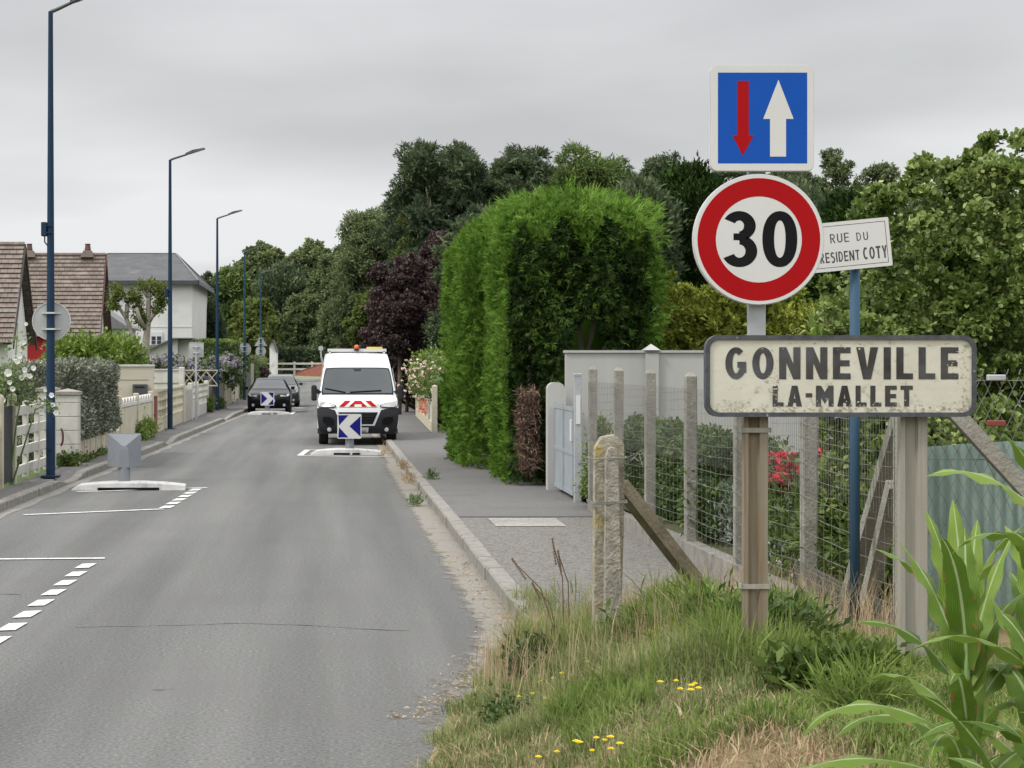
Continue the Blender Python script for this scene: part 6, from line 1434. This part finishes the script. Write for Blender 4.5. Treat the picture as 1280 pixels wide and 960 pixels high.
def tiled_house(label, xr, Y, z_eave, z_ridge, run, length, wall_mat, chim=(), over=.35, board=M_DKRED, wallz=None, red=None):
    """ridge along x; the slope faces the street end, the gable end is at x = xr"""
    t = thing('house', label, 'house', (xr-length/2, Y+run, .1)); xl = xr-length
    q = MB(); tiled_slope(q, xl, xr, Y, z_eave, Y+run, z_ridge, 20, .05); q.add([(xl, Y+run, z_ridge), (xr, Y+run, z_ridge), (xr, Y+2*run, z_eave), (xl, Y+2*run, z_eave)], [(0,1,2,3)])
    rf_ = q.build('roof', tile_mat(z_eave, (z_ridge-z_eave)/20), t, fix=False)
    q = MB(); q.tube([(xl, Y+run, z_ridge+.02), (xr, Y+run, z_ridge+.02)], .09, 8); q.build('ridge_tile', M_TILE, rf_)
    q = MB(); d = .20
    for y0, z0, y1, z1 in ((Y, z_eave, Y+run, z_ridge), (Y+2*run, z_eave, Y+run, z_ridge)):
        q.add([(xr+.01, y0, z0+.03), (xr+.01, y1, z1+.03), (xr+.01, y1, z1-d), (xr+.01, y0, z0-d), (xr+.06, y0, z0+.03), (xr+.06, y1, z1+.03), (xr+.06, y1, z1-d), (xr+.06, y0, z0-d)], [(0,1,2,3), (7,6,5,4), (0,4,5,1), (1,5,6,2), (2,6,7,3), (3,7,4,0)])
    q.build('bargeboard', board, t)
    q = MB(); o = over; q.add([(xr-.02, Y, z_eave-.05), (xr-.02, Y+run, z_ridge-.08), (xr-.02-o, Y+run, z_ridge-.08), (xr-.02-o, Y, z_eave-.05)], [(0,1,2,3)]); q.build('soffit', M_SOFF, t)
    q = MB(); xw_ = xr-.05-over*.6; yo = .45
    q.add([(xw_, Y+yo, 0), (xw_, Y+2*run-yo, 0), (xw_, Y+2*run-yo, z_eave+.1), (xw_, Y+run, z_ridge-.15), (xw_, Y+yo, z_eave+.1), (xl+.3, Y+yo, 0), (xl+.3, Y+2*run-yo, 0), (xl+.3, Y+2*run-yo, z_eave+.1), (xl+.3, Y+run, z_ridge-.15), (xl+.3, Y+yo, z_eave+.1)],
          [(0,1,2,3,4), (9,8,7,6,5), (0,4,9,5), (1,6,7,2)]); q.build('wall', wall_mat, t)
    if red:
        q = MB(); q.box(xl+.3, xw_-.02, Y+yo-.03, Y+yo-.003, red[0], red[1]); q.build('red_panel', M_REDP, t)
    for cx_ in chim:
        q = MB(); q.add([(cx_-.30, Y+run-.3, z_ridge-.1), (cx_+.30, Y+run-.3, z_ridge-.1), (cx_+.30, Y+run+.3, z_ridge-.1), (cx_-.30, Y+run+.3, z_ridge-.1), (cx_-.17, Y+run-.2, z_ridge+.20), (cx_+.17, Y+run-.2, z_ridge+.20), (cx_+.17, Y+run+.2, z_ridge+.20), (cx_-.17, Y+run+.2, z_ridge+.20)], [(4,5,6,7), (0,1,5,4), (1,2,6,5), (2,3,7,6), (3,0,4,7)]); ch = q.build('chimney', M_CHIM, rf_)
        q = MB(); q.lathe([(.13, 0), (.14, .05), (.11, .24), (.13, .30)], (cx_, Y+run, z_ridge+.20), 'z', 10); q.build('pot', M_POT, t) if False else t
        o = q.build('chimney_pot', M_POT, t)
    return t
YH = 84.0
tiled_house('steep brown tiled house with two chimneys and a red wall below', PX(124.5, 0, YH)[0], YH, PX(0, 421, YH)[1], PX(0, 319, YH+2.2)[1], 2.2, 9.0, M_HOUSEW, chim=(PX(36, 0, YH+2)[0], PX(109, 0, YH+2)[0]), red=(.1, 3.4))
YH2 = 66.0
tiled_house('brown tiled house end with white gable cut by the photo edge', PX(15.5, 0, YH2)[0], YH2, PX(0, 429, YH2)[1], PX(0, 306, YH2+2.6)[1], 2.6, 6.0, M_HOUSEW, over=.30, board=M_SOFF)
# white hip roofed house
wh = thing('house', 'large white rendered house with a hipped grey slate roof', 'house', (-11, 112, .1))
xr_h, yh0, yh1, ze = PX(240, 0, 105)[0], 105.0, 118.0, PX(0, 351, 105)[1]
xlh = -18.5; q = MB(); q.box(xlh, xr_h, yh0, yh1, 0, ze); hw_ = q.build('wall', M_HOUSEW, wh)
zr_ = PX(0, 316.5, 111)[1]; o = .35; xa, xb = xlh+3.5, PX(219, 0, 111)[0]; xa2 = PX(135, 0, 111)[0]
q = MB(); E = [(xlh-o, yh0-o, ze), (xr_h+o, yh0-o, ze), (xr_h+o, yh1+o, ze), (xlh-o, yh1+o, ze), (xa2, 111.5, zr_), (xb, 111.5, zr_)]
q.add(E, [(0,1,5,4), (1,2,5), (2,3,4,5), (3,0,4), (3,2,1,0)]); rf_ = q.build('roof', M_SLATE, wh)
q = MB()
for i, j in ((1, 5), (2, 5), (0, 4), (4, 5)): q.bar(Vector(E[i])+Vector((0, 0, .02)), Vector(E[j])+Vector((0, 0, .02)), .08, .05)
q.build('ridge_cap', mat('lead_grey', (.15, .153, .158), None, .7, 3), rf_)
q = MB(); q.box(xlh-o-.02, xr_h+o+.02, yh0-o-.06, yh0-o+.04, ze-.2, ze-.02); q.box(xr_h+o-.04, xr_h+o+.06, yh0-o+.05, yh1+o, ze-.2, ze-.02); q.build('gutter', M_LUM, wh)
q = MB(); zc_ = PX(0, 408, 105)[1]; q.box(xlh, xr_h+.01, yh0-.02, yh0-.003, zc_-.05, zc_+.03); q.build('string_course', M_HOUSEW, wh)
wx0, wz1 = PX(188, 415, 105); wx1, wz0 = PX(203, 431, 105)
q = MB(); q.box(wx0, wx1, yh0-.06, yh0-.004, wz0, wz1); wf = q.build('window', M_VAN, wh)
q = MB()
for a, b in ((.10, .44), (.56, .90)):
    for c, d in ((.06, .32), (.36, .66)): q.box(wx0+(wx1-wx0)*a, wx0+(wx1-wx0)*b, yh0-.075, yh0-.062, wz0+(wz1-wz0)*c, wz0+(wz1-wz0)*d)
q.build('pane', M_GLASS, wf)
q = MB(); q.box(wx0-.1, wx1+.1, yh0-.12, yh0-.002, wz0-.12, wz0-.02); q.build('sill', M_CONC, wf)
def outbuilding(label, pts_roof, wall, Y, depth, name='outbuilding', gable=None):
    t = thing(name, label, 'outbuilding', (PX(wall[0], 0, Y)[0], Y, .1)); x0, z1 = PX(wall[0], wall[1], Y); x1, _ = PX(wall[2], 0, Y)
    q = MB(); q.box(x0, x1, Y, Y+depth, 0, z1) if not gable else q.prism([PX(a, b, Y) for a, b in gable], Y, Y+depth); q.build('wall', M_HOUSEW, t)
    R = [PX(*p_, Y) for p_ in pts_roof]; q = MB(); q.prism(R, Y-.3, Y+depth+.3); q.build('roof', mat('pale_slate', (.16, .16, .165), (.125, .126, .13), .8, 2, 6), t); return t
outbuilding('small grey roofed outbuilding between the brown house and pollard', [(100, 402), (122, 383), (161, 409), (161, 411), (100, 411)], (104, 411, 157), 96, 5)
outbuilding('white garage with a sloping grey roof behind the hydrangeas', [(182, 438), (217, 422.2), (240, 422.2), (240, 423.5), (218, 423.5), (182, 439.6)], (185, 440, 222), 95, 4, gable=[(185, 505), (185, 438.2), (217.5, 423.3), (222, 423.3), (222, 505)])
outbuilding('small grey shed wall right of the white garage', [(221, 422.5), (241, 422.5), (241, 425), (221, 425)], (223, 425, 239), 95.5, 3)
sw = thing('house', 'sliver of a white gabled house behind the far clipped hedge', 'house', (-7, 150, .2)); Y = 165
q = MB(); P_ = [PX(*p_, Y) for p_ in [(337, 470), (337, 432), (341, 426), (345, 440), (345, 470)]]; q.prism(P_, Y, Y+6); q.build('wall', M_HOUSEW, sw)
q = MB(); P_ = [PX(*p_, Y) for p_ in [(336, 432.5), (341, 424.5), (346, 440), (345.2, 440.2), (341, 426), (337, 432.8)]]; q.prism(P_, Y-.2, Y+6); q.build('roof', M_SLATE, sw)
# street end: white rails and the curved brick wall
wr = thing('rail_fence', 'white two railed fence across the far end of the street', 'fence', (-3, 191, 1.0)); Yr = 189.5
for px in (323, 345.5, 368, 390, 412, 434, 456): a = PX(px, 0, Yr)[0]; q = MB(); q.bbox(a-.10, a+.10, Yr-.1, Yr+.1, .9, 2.25, .02); q.build('post', M_WHITE, wr)
for py in (454.5, 461.5):
    z = PX(0, py, Yr)[1]; q = MB(); q.box(PX(318, 0, Yr)[0], PX(460, 0, Yr)[0], Yr-.16, Yr-.105, z-.09, z+.09); q.build('rail', M_WHITE, wr)
bw = thing('brick_wall', 'low curved red brick wall at the end of the street', 'wall', (-2, 188, .8)); vs = []; n = 14
for i in range(n+1):
    t_ = i/n; x = PX(369, 0, 187.6)[0]+t_*5.5; y = 187.6+1.0*(1-sin(pi*min(t_*1.6, 1)/2))-.4*t_; z1 = 1.15+.85*min(1, t_*2.2)
    vs += [(x, y, .4), (x, y, z1), (x, y+.25, z1), (x, y+.25, .4)]
q = MB(); q.add(vs, [(4*i+k, 4*i+4+k, 4*i+5+k, 4*i+1+k) for i in range(n) for k in range(3)]+[(0,1,2,3), (4*n+3, 4*n+2, 4*n+1, 4*n)]); q.build('wall', M_BRICK, bw)
q = MB(); 
for i in range(n): 
    a, b = vs[4*i+1], vs[4*i+5]; q.bar((a[0], a[1]+.12, a[2]+.03), (b[0], b[1]+.12, b[2]+.03), .3, .05)
q.build('coping', M_BRICK, bw)
shrub('clipped_hedge', 'low dark hedge behind the white rails at the street end', 'hedge', (-3, 193, 1.0), box_leaves(-9, 6, 192.5, 194, .9, 3.4, 7000, .35, .18, .15, 'yXZ', 4, .2, .3), LF_CONI)
# ------------------------------------------------------------------ maize plants at the right
def maize_mat():
    m = bpy.data.materials.new('maize_leaf'); m.use_nodes = True; t = m.node_tree; p = t.nodes['Principled BSDF']; o = t.nodes['Material Output']
    uv = N('ShaderNodeUVMap', t); uv.uv_map = 'UVMap'; sp = N('ShaderNodeSeparateXYZ', t); t.links.new(uv.outputs[0], sp.inputs[0])
    # pale midrib across the width (u) and a browned tip along the length (v)
    d = N('ShaderNodeMath', t, operation='SUBTRACT'); d.inputs[1].default_value = .5; t.links.new(sp.outputs[0], d.inputs[0])
    ab = N('ShaderNodeMath', t, operation='ABSOLUTE'); t.links.new(d.outputs[0], ab.inputs[0])
    mr = N('ShaderNodeMapRange', t); mr.inputs[1].default_value = .02; mr.inputs[2].default_value = .07; mr.inputs[3].default_value = 1; mr.inputs[4].default_value = 0; t.links.new(ab.outputs[0], mr.inputs[0])
    wv = N('ShaderNodeTexWave', t); wv.inputs['Scale'].default_value = 5; wv.inputs['Distortion'].default_value = .4; t.links.new(uv.outputs[0], wv.inputs['Vector'])
    g_ = N('ShaderNodeObjectInfo', t)
    base = N('ShaderNodeValToRGB', t); base.color_ramp.elements[0].color = (.105, .19, .025, 1); base.color_ramp.elements[1].color = (.195, .30, .05, 1); t.links.new(g_.outputs['Random'], base.inputs[0])
    m1 = N('ShaderNodeMix', t, data_type='RGBA', blend_type='MULTIPLY'); m1.inputs[0].default_value = .4; t.links.new(base.outputs[0], m1.inputs[6]); t.links.new(wv.outputs[0], m1.inputs[7])
    m2 = N('ShaderNodeMix', t, data_type='RGBA'); t.links.new(mr.outputs[0], m2.inputs[0]); t.links.new(m1.outputs[2], m2.inputs[6]); m2.inputs[7].default_value = (.32, .40, .19, 1)
    no_ = N('ShaderNodeTexNoise', t); no_.inputs['Scale'].default_value = 25; tcn = N('ShaderNodeTexCoord', t); t.links.new(tcn.outputs['Object'], no_.inputs['Vector'])
    ed = N('ShaderNodeMath', t, operation='ADD'); t.links.new(ab.outputs[0], ed.inputs[0]); t.links.new(no_.outputs[0], ed.inputs[1])
    e2 = N('ShaderNodeMapRange', t); e2.inputs[1].default_value = 1.03; e2.inputs[2].default_value = 1.08; t.links.new(ed.outputs[0], e2.inputs[0])
    m3 = N('ShaderNodeMix', t, data_type='RGBA'); t.links.new(e2.outputs[0], m3.inputs[0]); t.links.new(m2.outputs[2], m3.inputs[6]); m3.inputs[7].default_value = (.22, .13, .05, 1)
    t.links.new(m3.outputs[2], p.inputs['Base Color']); p.inputs['Roughness'].default_value = .5; p.inputs['Specular IOR Level'].default_value = .18
    tr = N('ShaderNodeBsdfTranslucent', t); t.links.new(m3.outputs[2], tr.inputs[0]); mx = N('ShaderNodeMixShader', t); mx.inputs[0].default_value = .35
    t.links.new(p.outputs[0], mx.inputs[1]); t.links.new(tr.outputs[0], mx.inputs[2]); t.links.new(mx.outputs[0], o.inputs[0]); return m
M_MAIZE = maize_mat()
def maize_leaf(parent, org, az, el, L, W, droop, twist, rr):
    n, mcols = 16, 5; d = Vector((cos(az), sin(az), 0)); s0 = Vector((-sin(az), cos(az), 0)); p = Vector(org); e = el; vs, uvs = [], []
    ph = rr.uniform(0, 6)
    for i in range(n+1):
        t = i/n; w_ = W*min(1, .55+t*3)*(1-t**2.6)**.8 if t < 1 else 0.0005
        fw = d*cos(e)+Vector((0, 0, sin(e))); up = fw.cross(s0)*-1; tw = twist*t; s = s0*cos(tw)+up*sin(tw)
        for j in range(mcols):
            q = j/(mcols-1)-.5; fold = abs(q)*2
            vs.append(p+s*(q*w_)+up*(fold*w_*.16+   .17*w_*sin(ph+t*23+ (0 if q < 0 else 2))*fold)); uvs.append((j/(mcols-1), t))
        p = p+fw*(L/n); e -= droop*(.25+1.5*t)/n
    fs = [(i*mcols+j, i*mcols+j+1, (i+1)*mcols+j+1, (i+1)*mcols+j) for i in range(n) for j in range(mcols-1)]
    mb = MB(); mb.add(vs, fs); me = mb.mesh('leaf'); uvl = me.uv_layers.new(name='UVMap')
    for lp in me.loops: uvl.data[lp.index].uv = uvs[lp.vertex_index]
    return link_mesh('leaf', me, M_MAIZE, parent, world=True, smooth=True)
def maize(label, x, y, h, n, seed, leaves=None, Ls=.62):
    rr = random.Random(seed); z0 = zv(x, y)
    t = thing('maize_plant', label, 'maize plant', (x, y, z0), group='young maize plants')
    q = MB(); q.tube([(x, y, z0-.05), (x+.01, y, z0+h*.4), (x, y, z0+h*.8), (x, y, z0+h)], [.018, .016, .012, .006], 8); q.build('stalk', M_STEM, t, smooth=True)
    a0 = rr.uniform(0, pi)
    for k in range(n):
        f_ = k/(n-1); az = a0+pi*k+rr.uniform(-.5, .5); z = z0+h*(.12+.80*f_); el = .55+.75*f_+rr.uniform(-.15, .15)
        maize_leaf(t, (x, y, z), az, el, Ls*(1.05-.25*f_)*rr.uniform(.85, 1.15), rr.uniform(.062, .085), rr.uniform(1.6, 2.5)*(1.05-.55*f_), rr.uniform(-.7, .7), rr)
    for a, e, L, W, dr, tw, zf in leaves or (): maize_leaf(t, (x, y, z0+h*zf), a, e, L, W, dr, tw, rr)
    return t
maize('maize plant with the tallest upright leaves, in front of the turquoise sheet', 1.74, 5.35, .66, 8, 3, [(pi*.97, .35, .60, .06, 1.5, .4, .45), (pi*1.05, .15, .50, .055, 1.3, -.3, .25), (pi*.9, .6, .5, .07, 1.9, .5, .6), (1.3, 1.35, .42, .085, .5, .2, .9), (2.2, 1.25, .45, .085, .7, -.2, .85), (.6, 1.3, .46, .07, .6, .3, .85)], .5)
maize('maize plant low at the bottom corner with wide pale leaves', 1.66, 4.75, .42, 8, 14, [(pi*.95, .45, .52, .075, 1.7, .3, .5), (pi*1.02, .2, .52, .07, 1.4, -.4, .4)], .5)
maize('tall maize plant at the right photo edge, leaves reaching up beside the fence', 1.90, 5.1, 1.02, 10, 21, [(pi*.92, .9, .40, .07, 1.5, .4, .98), (pi*1.08, .7, .36, .07, 1.8, -.4, .9)], .5)
maize('maize plant behind the tallest one, partly hidden', 1.92, 5.9, .60, 9, 33, None, .5)
maize('maize plant lowest at the right corner, nearest the camera', 1.74, 4.45, .52, 9, 45, None, .5)
maize('maize plant in the middle of the group with broad upright leaves', 1.82, 5.6, .72, 9, 67, [(1.5, 1.35, .48, .09, .4, .1, .8), (1.9, 1.3, .46, .09, .5, -.1, .8), (1.1, 1.3, .44, .085, .6, .2, .8)], .48)
maize('maize plant low in the bottom corner under the others', 1.60, 4.25, .40, 10, 91, None, .5)
maize('maize plant behind the low corner plants, with short upright leaves', 1.86, 5.05, .62, 9, 101, [(1.4, 1.3, .42, .08, .5, .1, .8), (2.0, 1.2, .42, .08, .7, -.2, .8)], .46)
maize('maize plant against the photo edge, lower than the tall one', 1.98, 5.45, .72, 9, 83, None, .5)
# ------------------------------------------------------------------ grass and weeds on the bank
def straw_patch(x, y):
    """where the mown grass has dried out"""
    a = ((x-1.50)/.44)**2+((y-7.35)/.52)**2; b = ((x-1.50)/.52)**2+((y-10.75)/.30)**2; c = ((x-1.15)/.16)**2+((y-11.9)/.7)**2
    return np.minimum(np.minimum(a, b*1.1), c*1.2)
def blades(n, xr, yr, hfun, wid, lean, keep=None, seed=1):
    r = np.random.default_rng(seed); x = r.uniform(*xr, n); y = r.uniform(*yr, n)
    xb = np.interp(y, [-12, 0, 8, 9.85, 11.2, 12.6, 14, 14.8, 17], [.1, .2, .36, .45, .63, .97, 1.3, 1.45, 1.5])
    dn = .5+.5*np.sin(x*4.1+y*2.3)*np.sin(y*3.3-x*1.7)+.3*np.sin(x*9-y*8)
    ok = (x > xb+.05+.12*np.sin(y*7)*r.random(n)) & (dn+r.normal(0, .3, n) > .12)
    if keep is not None: ok &= keep(x, y, r)
    x, y = x[ok], y[ok]; n = len(x)
    z = np.array([zv(a, b) for a, b in zip(x, y)])+.005
    h = hfun(x, y, r); az = r.uniform(0, 2*pi, n); ln = np.abs(r.normal(0, lean, n))+.05; w_ = wid*r.uniform(.6, 1.4, n)
    d = np.stack([np.cos(az), np.sin(az), np.zeros(n)], 1); s = np.stack([-np.sin(az), np.cos(az), np.zeros(n)], 1)*w_[:, None]
    # blades stand across the view often enough to be seen
    P0 = np.stack([x, y, z], 1); up = np.array([0, 0, 1.0])
    P1 = P0+up*(h*.55)[:, None]+d*(h*ln*.35)[:, None]; P2 = P0+up*(h*(1-.25*np.minimum(ln, 1)))[:, None]+d*(h*ln)[:, None]
    V = np.stack([P0-s, P0+s, P1+s*.8, P1-s*.8, P2+s*.12, P2-s*.12], 1).reshape(-1, 3)
    b = np.arange(n)[:, None]*6; Q = np.concatenate([b+np.array([0, 1, 2, 3]), b+np.array([3, 2, 4, 5])], 1).reshape(-1, 4)
    return V, Q
def tall(x, y, r):
    """height of the unmown grass: short in front, knee high round the posts and signs"""
    t = np.clip((y-9.0+.25*np.sin(x*6))/1.6, 0, 1)*np.clip((x-.75-.0*(y-9))/.5, 0, 1)
    base = .035+.055*r.random(len(x))
    return base+t*(.08+.13*r.random(len(x)))*(.6+.5*np.sin(x*5.3+y*3.1)**2)*(1-.62*np.clip((x-2.3)/.5, 0, 1))+.20*np.exp(-((x-1.95)/.36)**2-((y-9.75)/.55)**2)*r.random(len(x))
LF_GRASS = leafmat('grass_blade', [(.085, .12, .04), (.16, .20, .07), (.25, .275, .115), (.40, .37, .215)], .4, .8, .06, 2.6)
LF_GRASS2 = leafmat('fresh_grass_blade', [(.085, .14, .03), (.155, .22, .05), (.24, .30, .09)], .4, .75, .08, 2.0)
LF_STRAW = leafmat('dry_grass_blade', [(.24, .17, .10), (.36, .275, .17), (.46, .37, .245)], .25, .85, .05, 4)
arr = blades(130000, (.2, 3.5), (5.2, 16.4), tall, .0034, .62, lambda x, y, r: (straw_patch(x, y)+r.normal(0, .25, len(x)) > .75) & ~((y > 14.6) & (x > 1.75) & (r.random(len(x)) > .12)) & ~((x > 2.25) & (y > 10.4) & (r.random(len(x)) > .25)), 2)
o = link_mesh('grass', np_mesh('grass', *arr), LF_GRASS); o['kind'] = 'stuff'
arr = blades(90000, (1.1, 3.5), (6.0, 13.6), lambda x, y, r: tall(x, y, r)*1.25, .0046, .55, lambda x, y, r: (np.sin(x*3.7+1.1*y)+np.sin(y*2.9-x)+r.normal(0, .4, len(x))+1.1*(x > 1.9) > .45) & (straw_patch(x, y) > 1.0) & ~((x > 2.25) & (y > 10.4)), 3)
o = link_mesh('fresh_grass', np_mesh('fresh_grass', *arr), LF_GRASS2); o['kind'] = 'stuff'
arr = blades(80000, (.3, 3.4), (6.0, 15.5), lambda x, y, r: .03+.07*r.random(len(x)), .0030, .9, lambda x, y, r: (straw_patch(x, y)+r.normal(0, .2, len(x)) < 1.15) | (r.random(len(x)) < np.where(y < 10, .34, .16)), 4)
o = link_mesh('dry_grass', np_mesh('dry_grass', *arr), LF_STRAW); o['kind'] = 'stuff'
arr = blades(2600, (.9, 3.3), (10.5, 14.2), lambda x, y, r: .28+.22*r.random(len(x)), .0016, .35, None, 5)
o = link_mesh('tall_seed_grass', np_mesh('tall_seed_grass', *arr), LF_STRAW); o['kind'] = 'stuff'
# grit and crumbs along the road edge
# leafy weeds
def weed(label, px, py, Y, r_, hgt, n, m=LF_WEED, L=.06, W=.022, grp='leafy weeds on the grass bank'):
    x = (px-VX)*Y/F; z = zv(x, Y)
    t = thing('weed', label, 'weed', (x, Y, z), grp)
    b = [(x+r_*.5*cos(a), Y+r_*.5*sin(a), z+hgt*.5, r_*.6, r_*.6, hgt*.5) for a in (0, 2.1, 4.2)]+[(x, Y, z+hgt*.6, r_*.5, r_*.5, hgt*.45)]
    foliage('foliage', blob_leaves(b, n, L, W, .05, 9, .35, .5, .8, .6, z+.005, 0), m, t)
    q = MB()
    for a in (0.3, 2.4, 4.5): q.tube([(x, Y, z-.01), (x+r_*.3*cos(a), Y+r_*.3*sin(a), z+hgt*.5), (x+r_*.5*cos(a), Y+r_*.5*sin(a), z+hgt*.9)], [.006, .004, .002], 5)
    q.build('stem', M_STEM, t)
    return t
weed('round dark green weed at the kerb end left of the concrete posts', 678, 826, 12.2, .17, .22, 2200, LF_BOX)
weed('bushy dark weed in the grass below the town sign', 962, 845, 10.2, .26, .30, 3600, LF_BOX)
weed('feathery green weed beside the left sign post', 900, 790, 11.0, .24, .30, 1800, LF_WEED, .08, .010)
weed('leafy weed in the grass between the blue tube and the maize', 1060, 880, 8.9, .16, .14, 1500)
weed('tall grassy weed right of the concrete posts', 845, 770, 11.9, .22, .28, 1300, LF_GRASS2, .13, .008)
for lab, px, py, Yk, r_, h_, n_, m_, L_, W_ in (
    ('feathery weed between the concrete posts and the left sign post', 880, 775, 11.4, .16, .26, 1300, LF_GRASS2, .10, .008),
    ('pale feathery weed just left of the rusty sign post', 915, 775, 10.9, .15, .30, 1300, LF_LAUR, .075, .012),
    ('low spreading weed in front of the concrete posts', 800, 800, 11.6, .16, .16, 900, LF_WEED, .07, .02),
    ('grassy weed tuft right of the rusty sign post', 985, 800, 10.7, .16, .24, 1200, LF_GRASS2, .14, .009),
    ('broad leaved weed in the mown grass edge near the dry patch', 1005, 880, 9.0, .14, .14, 700, LF_WEED, .075, .03),
    ('small clover like weed by the road edge of the bank', 640, 880, 10.6, .14, .09, 800, LF_BOX, .03, .022),
    ('yellowing weed on the dry brown strip', 845, 815, 10.9, .13, .13, 600, LF_GOLD, .06, .015),
    ('fresh grass tuft before the maize plants', 1075, 905, 8.2, .15, .15, 900, LF_GRASS2, .15, .009)):
    weed(lab, px, py, Yk, r_, h_, n_, m_, L_, W_)
r_ = np.random.default_rng(15); n_ = 520; yy = 11.2+9.5*r_.random(n_)**1.6; xx = np.array([RKX(v) if v > 14.5 else XB(v)-.02 for v in yy])-np.abs(r_.normal(0, .13, n_))-.03
P = np.stack([xx, yy, np.full(n_, .012)+.01*r_.random(n_)], 1)
o = link_mesh('dead_leaves', np_mesh('dead_leaves', *leaf_arrays(P, r_.normal(size=(n_, 3))*np.array([1, 1, .15]), r_.normal(size=(n_, 3))*.4+np.array([0, 0, 1]), r_.uniform(.015, .05, n_), r_.uniform(.008, .02, n_))), LF_STRAW); o['kind'] = 'stuff'
for k, (px, py, Yk) in enumerate(((505, 585, 36), (512, 605, 31.5), (540, 603, 32.5), (480, 562, 42.5), (519, 640, 28))):
    x = PX(px, 0, Yk)[0]; t = thing('weed', ['dry weed tuft in the kerb joint before the van', 'dry weed tuft at the kerb edge level with the hedge', 'dark small weed on the pavement beside the kerb', 'thin dry weed standing before the van wheel', 'low weed in the gutter nearest the camera'][k], 'weed', (x, Yk, .02))
    z0 = .0 if k in (3, 4) else .10; b = [(x, Yk, z0+.06, .09, .25, .07 if k != 3 else .25)]
    foliage('foliage', blob_leaves(b, 260, .08, .012, .04, 8, .4, .8, .5, .6, z0, 0), LF_STRAW if k in (0, 1, 3) else LF_BOX, t)
# dead upright stalks left of the stump posts
dk = thing('dry_stalk', 'thin dry brown plant stalks standing before the concrete posts', 'plant', (1.45, 13, .2))
q = MB()
for px0, py0, px1, py1 in ((700, 790, 640, 700), (705, 790, 690, 675), (712, 785, 697, 690), (700, 800, 665, 730)):
    a = PX(px0, py0, 12.9); b = PX(px1, py1, 12.9); q.tube([(a[0], 12.9, a[1]-.1), ((a[0]+b[0])/2+.03, 12.9, (a[1]+b[1])/2+.05), (b[0], 12.88, b[1])], [.005, .004, .003], 5)
    for j in range(9): u = j/9; q.lathe([(.004, 0), (.009, .008), (.003, .018)], (b[0]+(a[0]-b[0])*u*.3, 12.88, b[1]-(b[1]-a[1])*u*.3), 'z', 5)
q.build('stalks', mat('dry_stem', (.16, .11, .065), (.11, .075, .045), .9, 10, 5), dk)
# yellow hawkbit flowers, one by one
rr = random.Random(6); YF = [(560, 508), (635, 640), (628, 655), (640, 638), (672, 657), (752, 618), (600, 690), (612, 675), (540, 713), (530, 716), (575, 704), (515, 748), (862, 520), (925, 712), (938, 735), (970, 725), (980, 720), (990, 735), (968, 740), (845, 702), (880, 715), (640, 885), (650, 888), (698, 876), (722, 884), (738, 873), (765, 892), (740, 906), (686, 912), (585, 915), (532, 930), (553, 762), (480, 757)]
for px, py in YF:
    px = 440+px*.4375; py = 540+py*.4375
    Yk = 8.0 if py > 900 else 9.0
    for it in range(30):      # find where the line of sight meets the bank
        x = (px-VX)*Yk/F; z = EYE-(py-VY)*Yk/F
        gz = zv(x, Yk)+.10
        Yk += (z-gz)*3.0 if abs(z-gz) > .002 else 0
    x = (px-VX)*Yk/F; g0 = zv(x, Yk)
    t = thing('flower', 'small yellow dandelion like flower in the grass bank', 'flower', (x, Yk, g0), 'yellow flowers in the grass bank')
    q = MB(); q.tube([(0, 0, 0), (.005, 0, .06), (0, 0, .10)], .0015, 4); q.build('stem', M_STEM, t, world=False)
    q = MB(); R_ = rr.uniform(.012, .018)
    for ring, (k_, rad, zz) in enumerate(((11, R_, .102), (8, R_*.6, .106))):
        for i in range(k_):
            a = 2*pi*i/k_+ring*.3; b = a+2*pi/k_*.9; m_ = (a+b)/2
            q.add([(.003*cos(a), .003*sin(a), zz-.003), (rad*cos(a), rad*sin(a), zz+.003), (rad*1.08*cos(m_), rad*1.08*sin(m_), zz+.004), (rad*cos(b), rad*sin(b), zz+.003)], [(0,1,2,3)])
    q.build('petals', PT_YELL, t, world=False, fix=False)
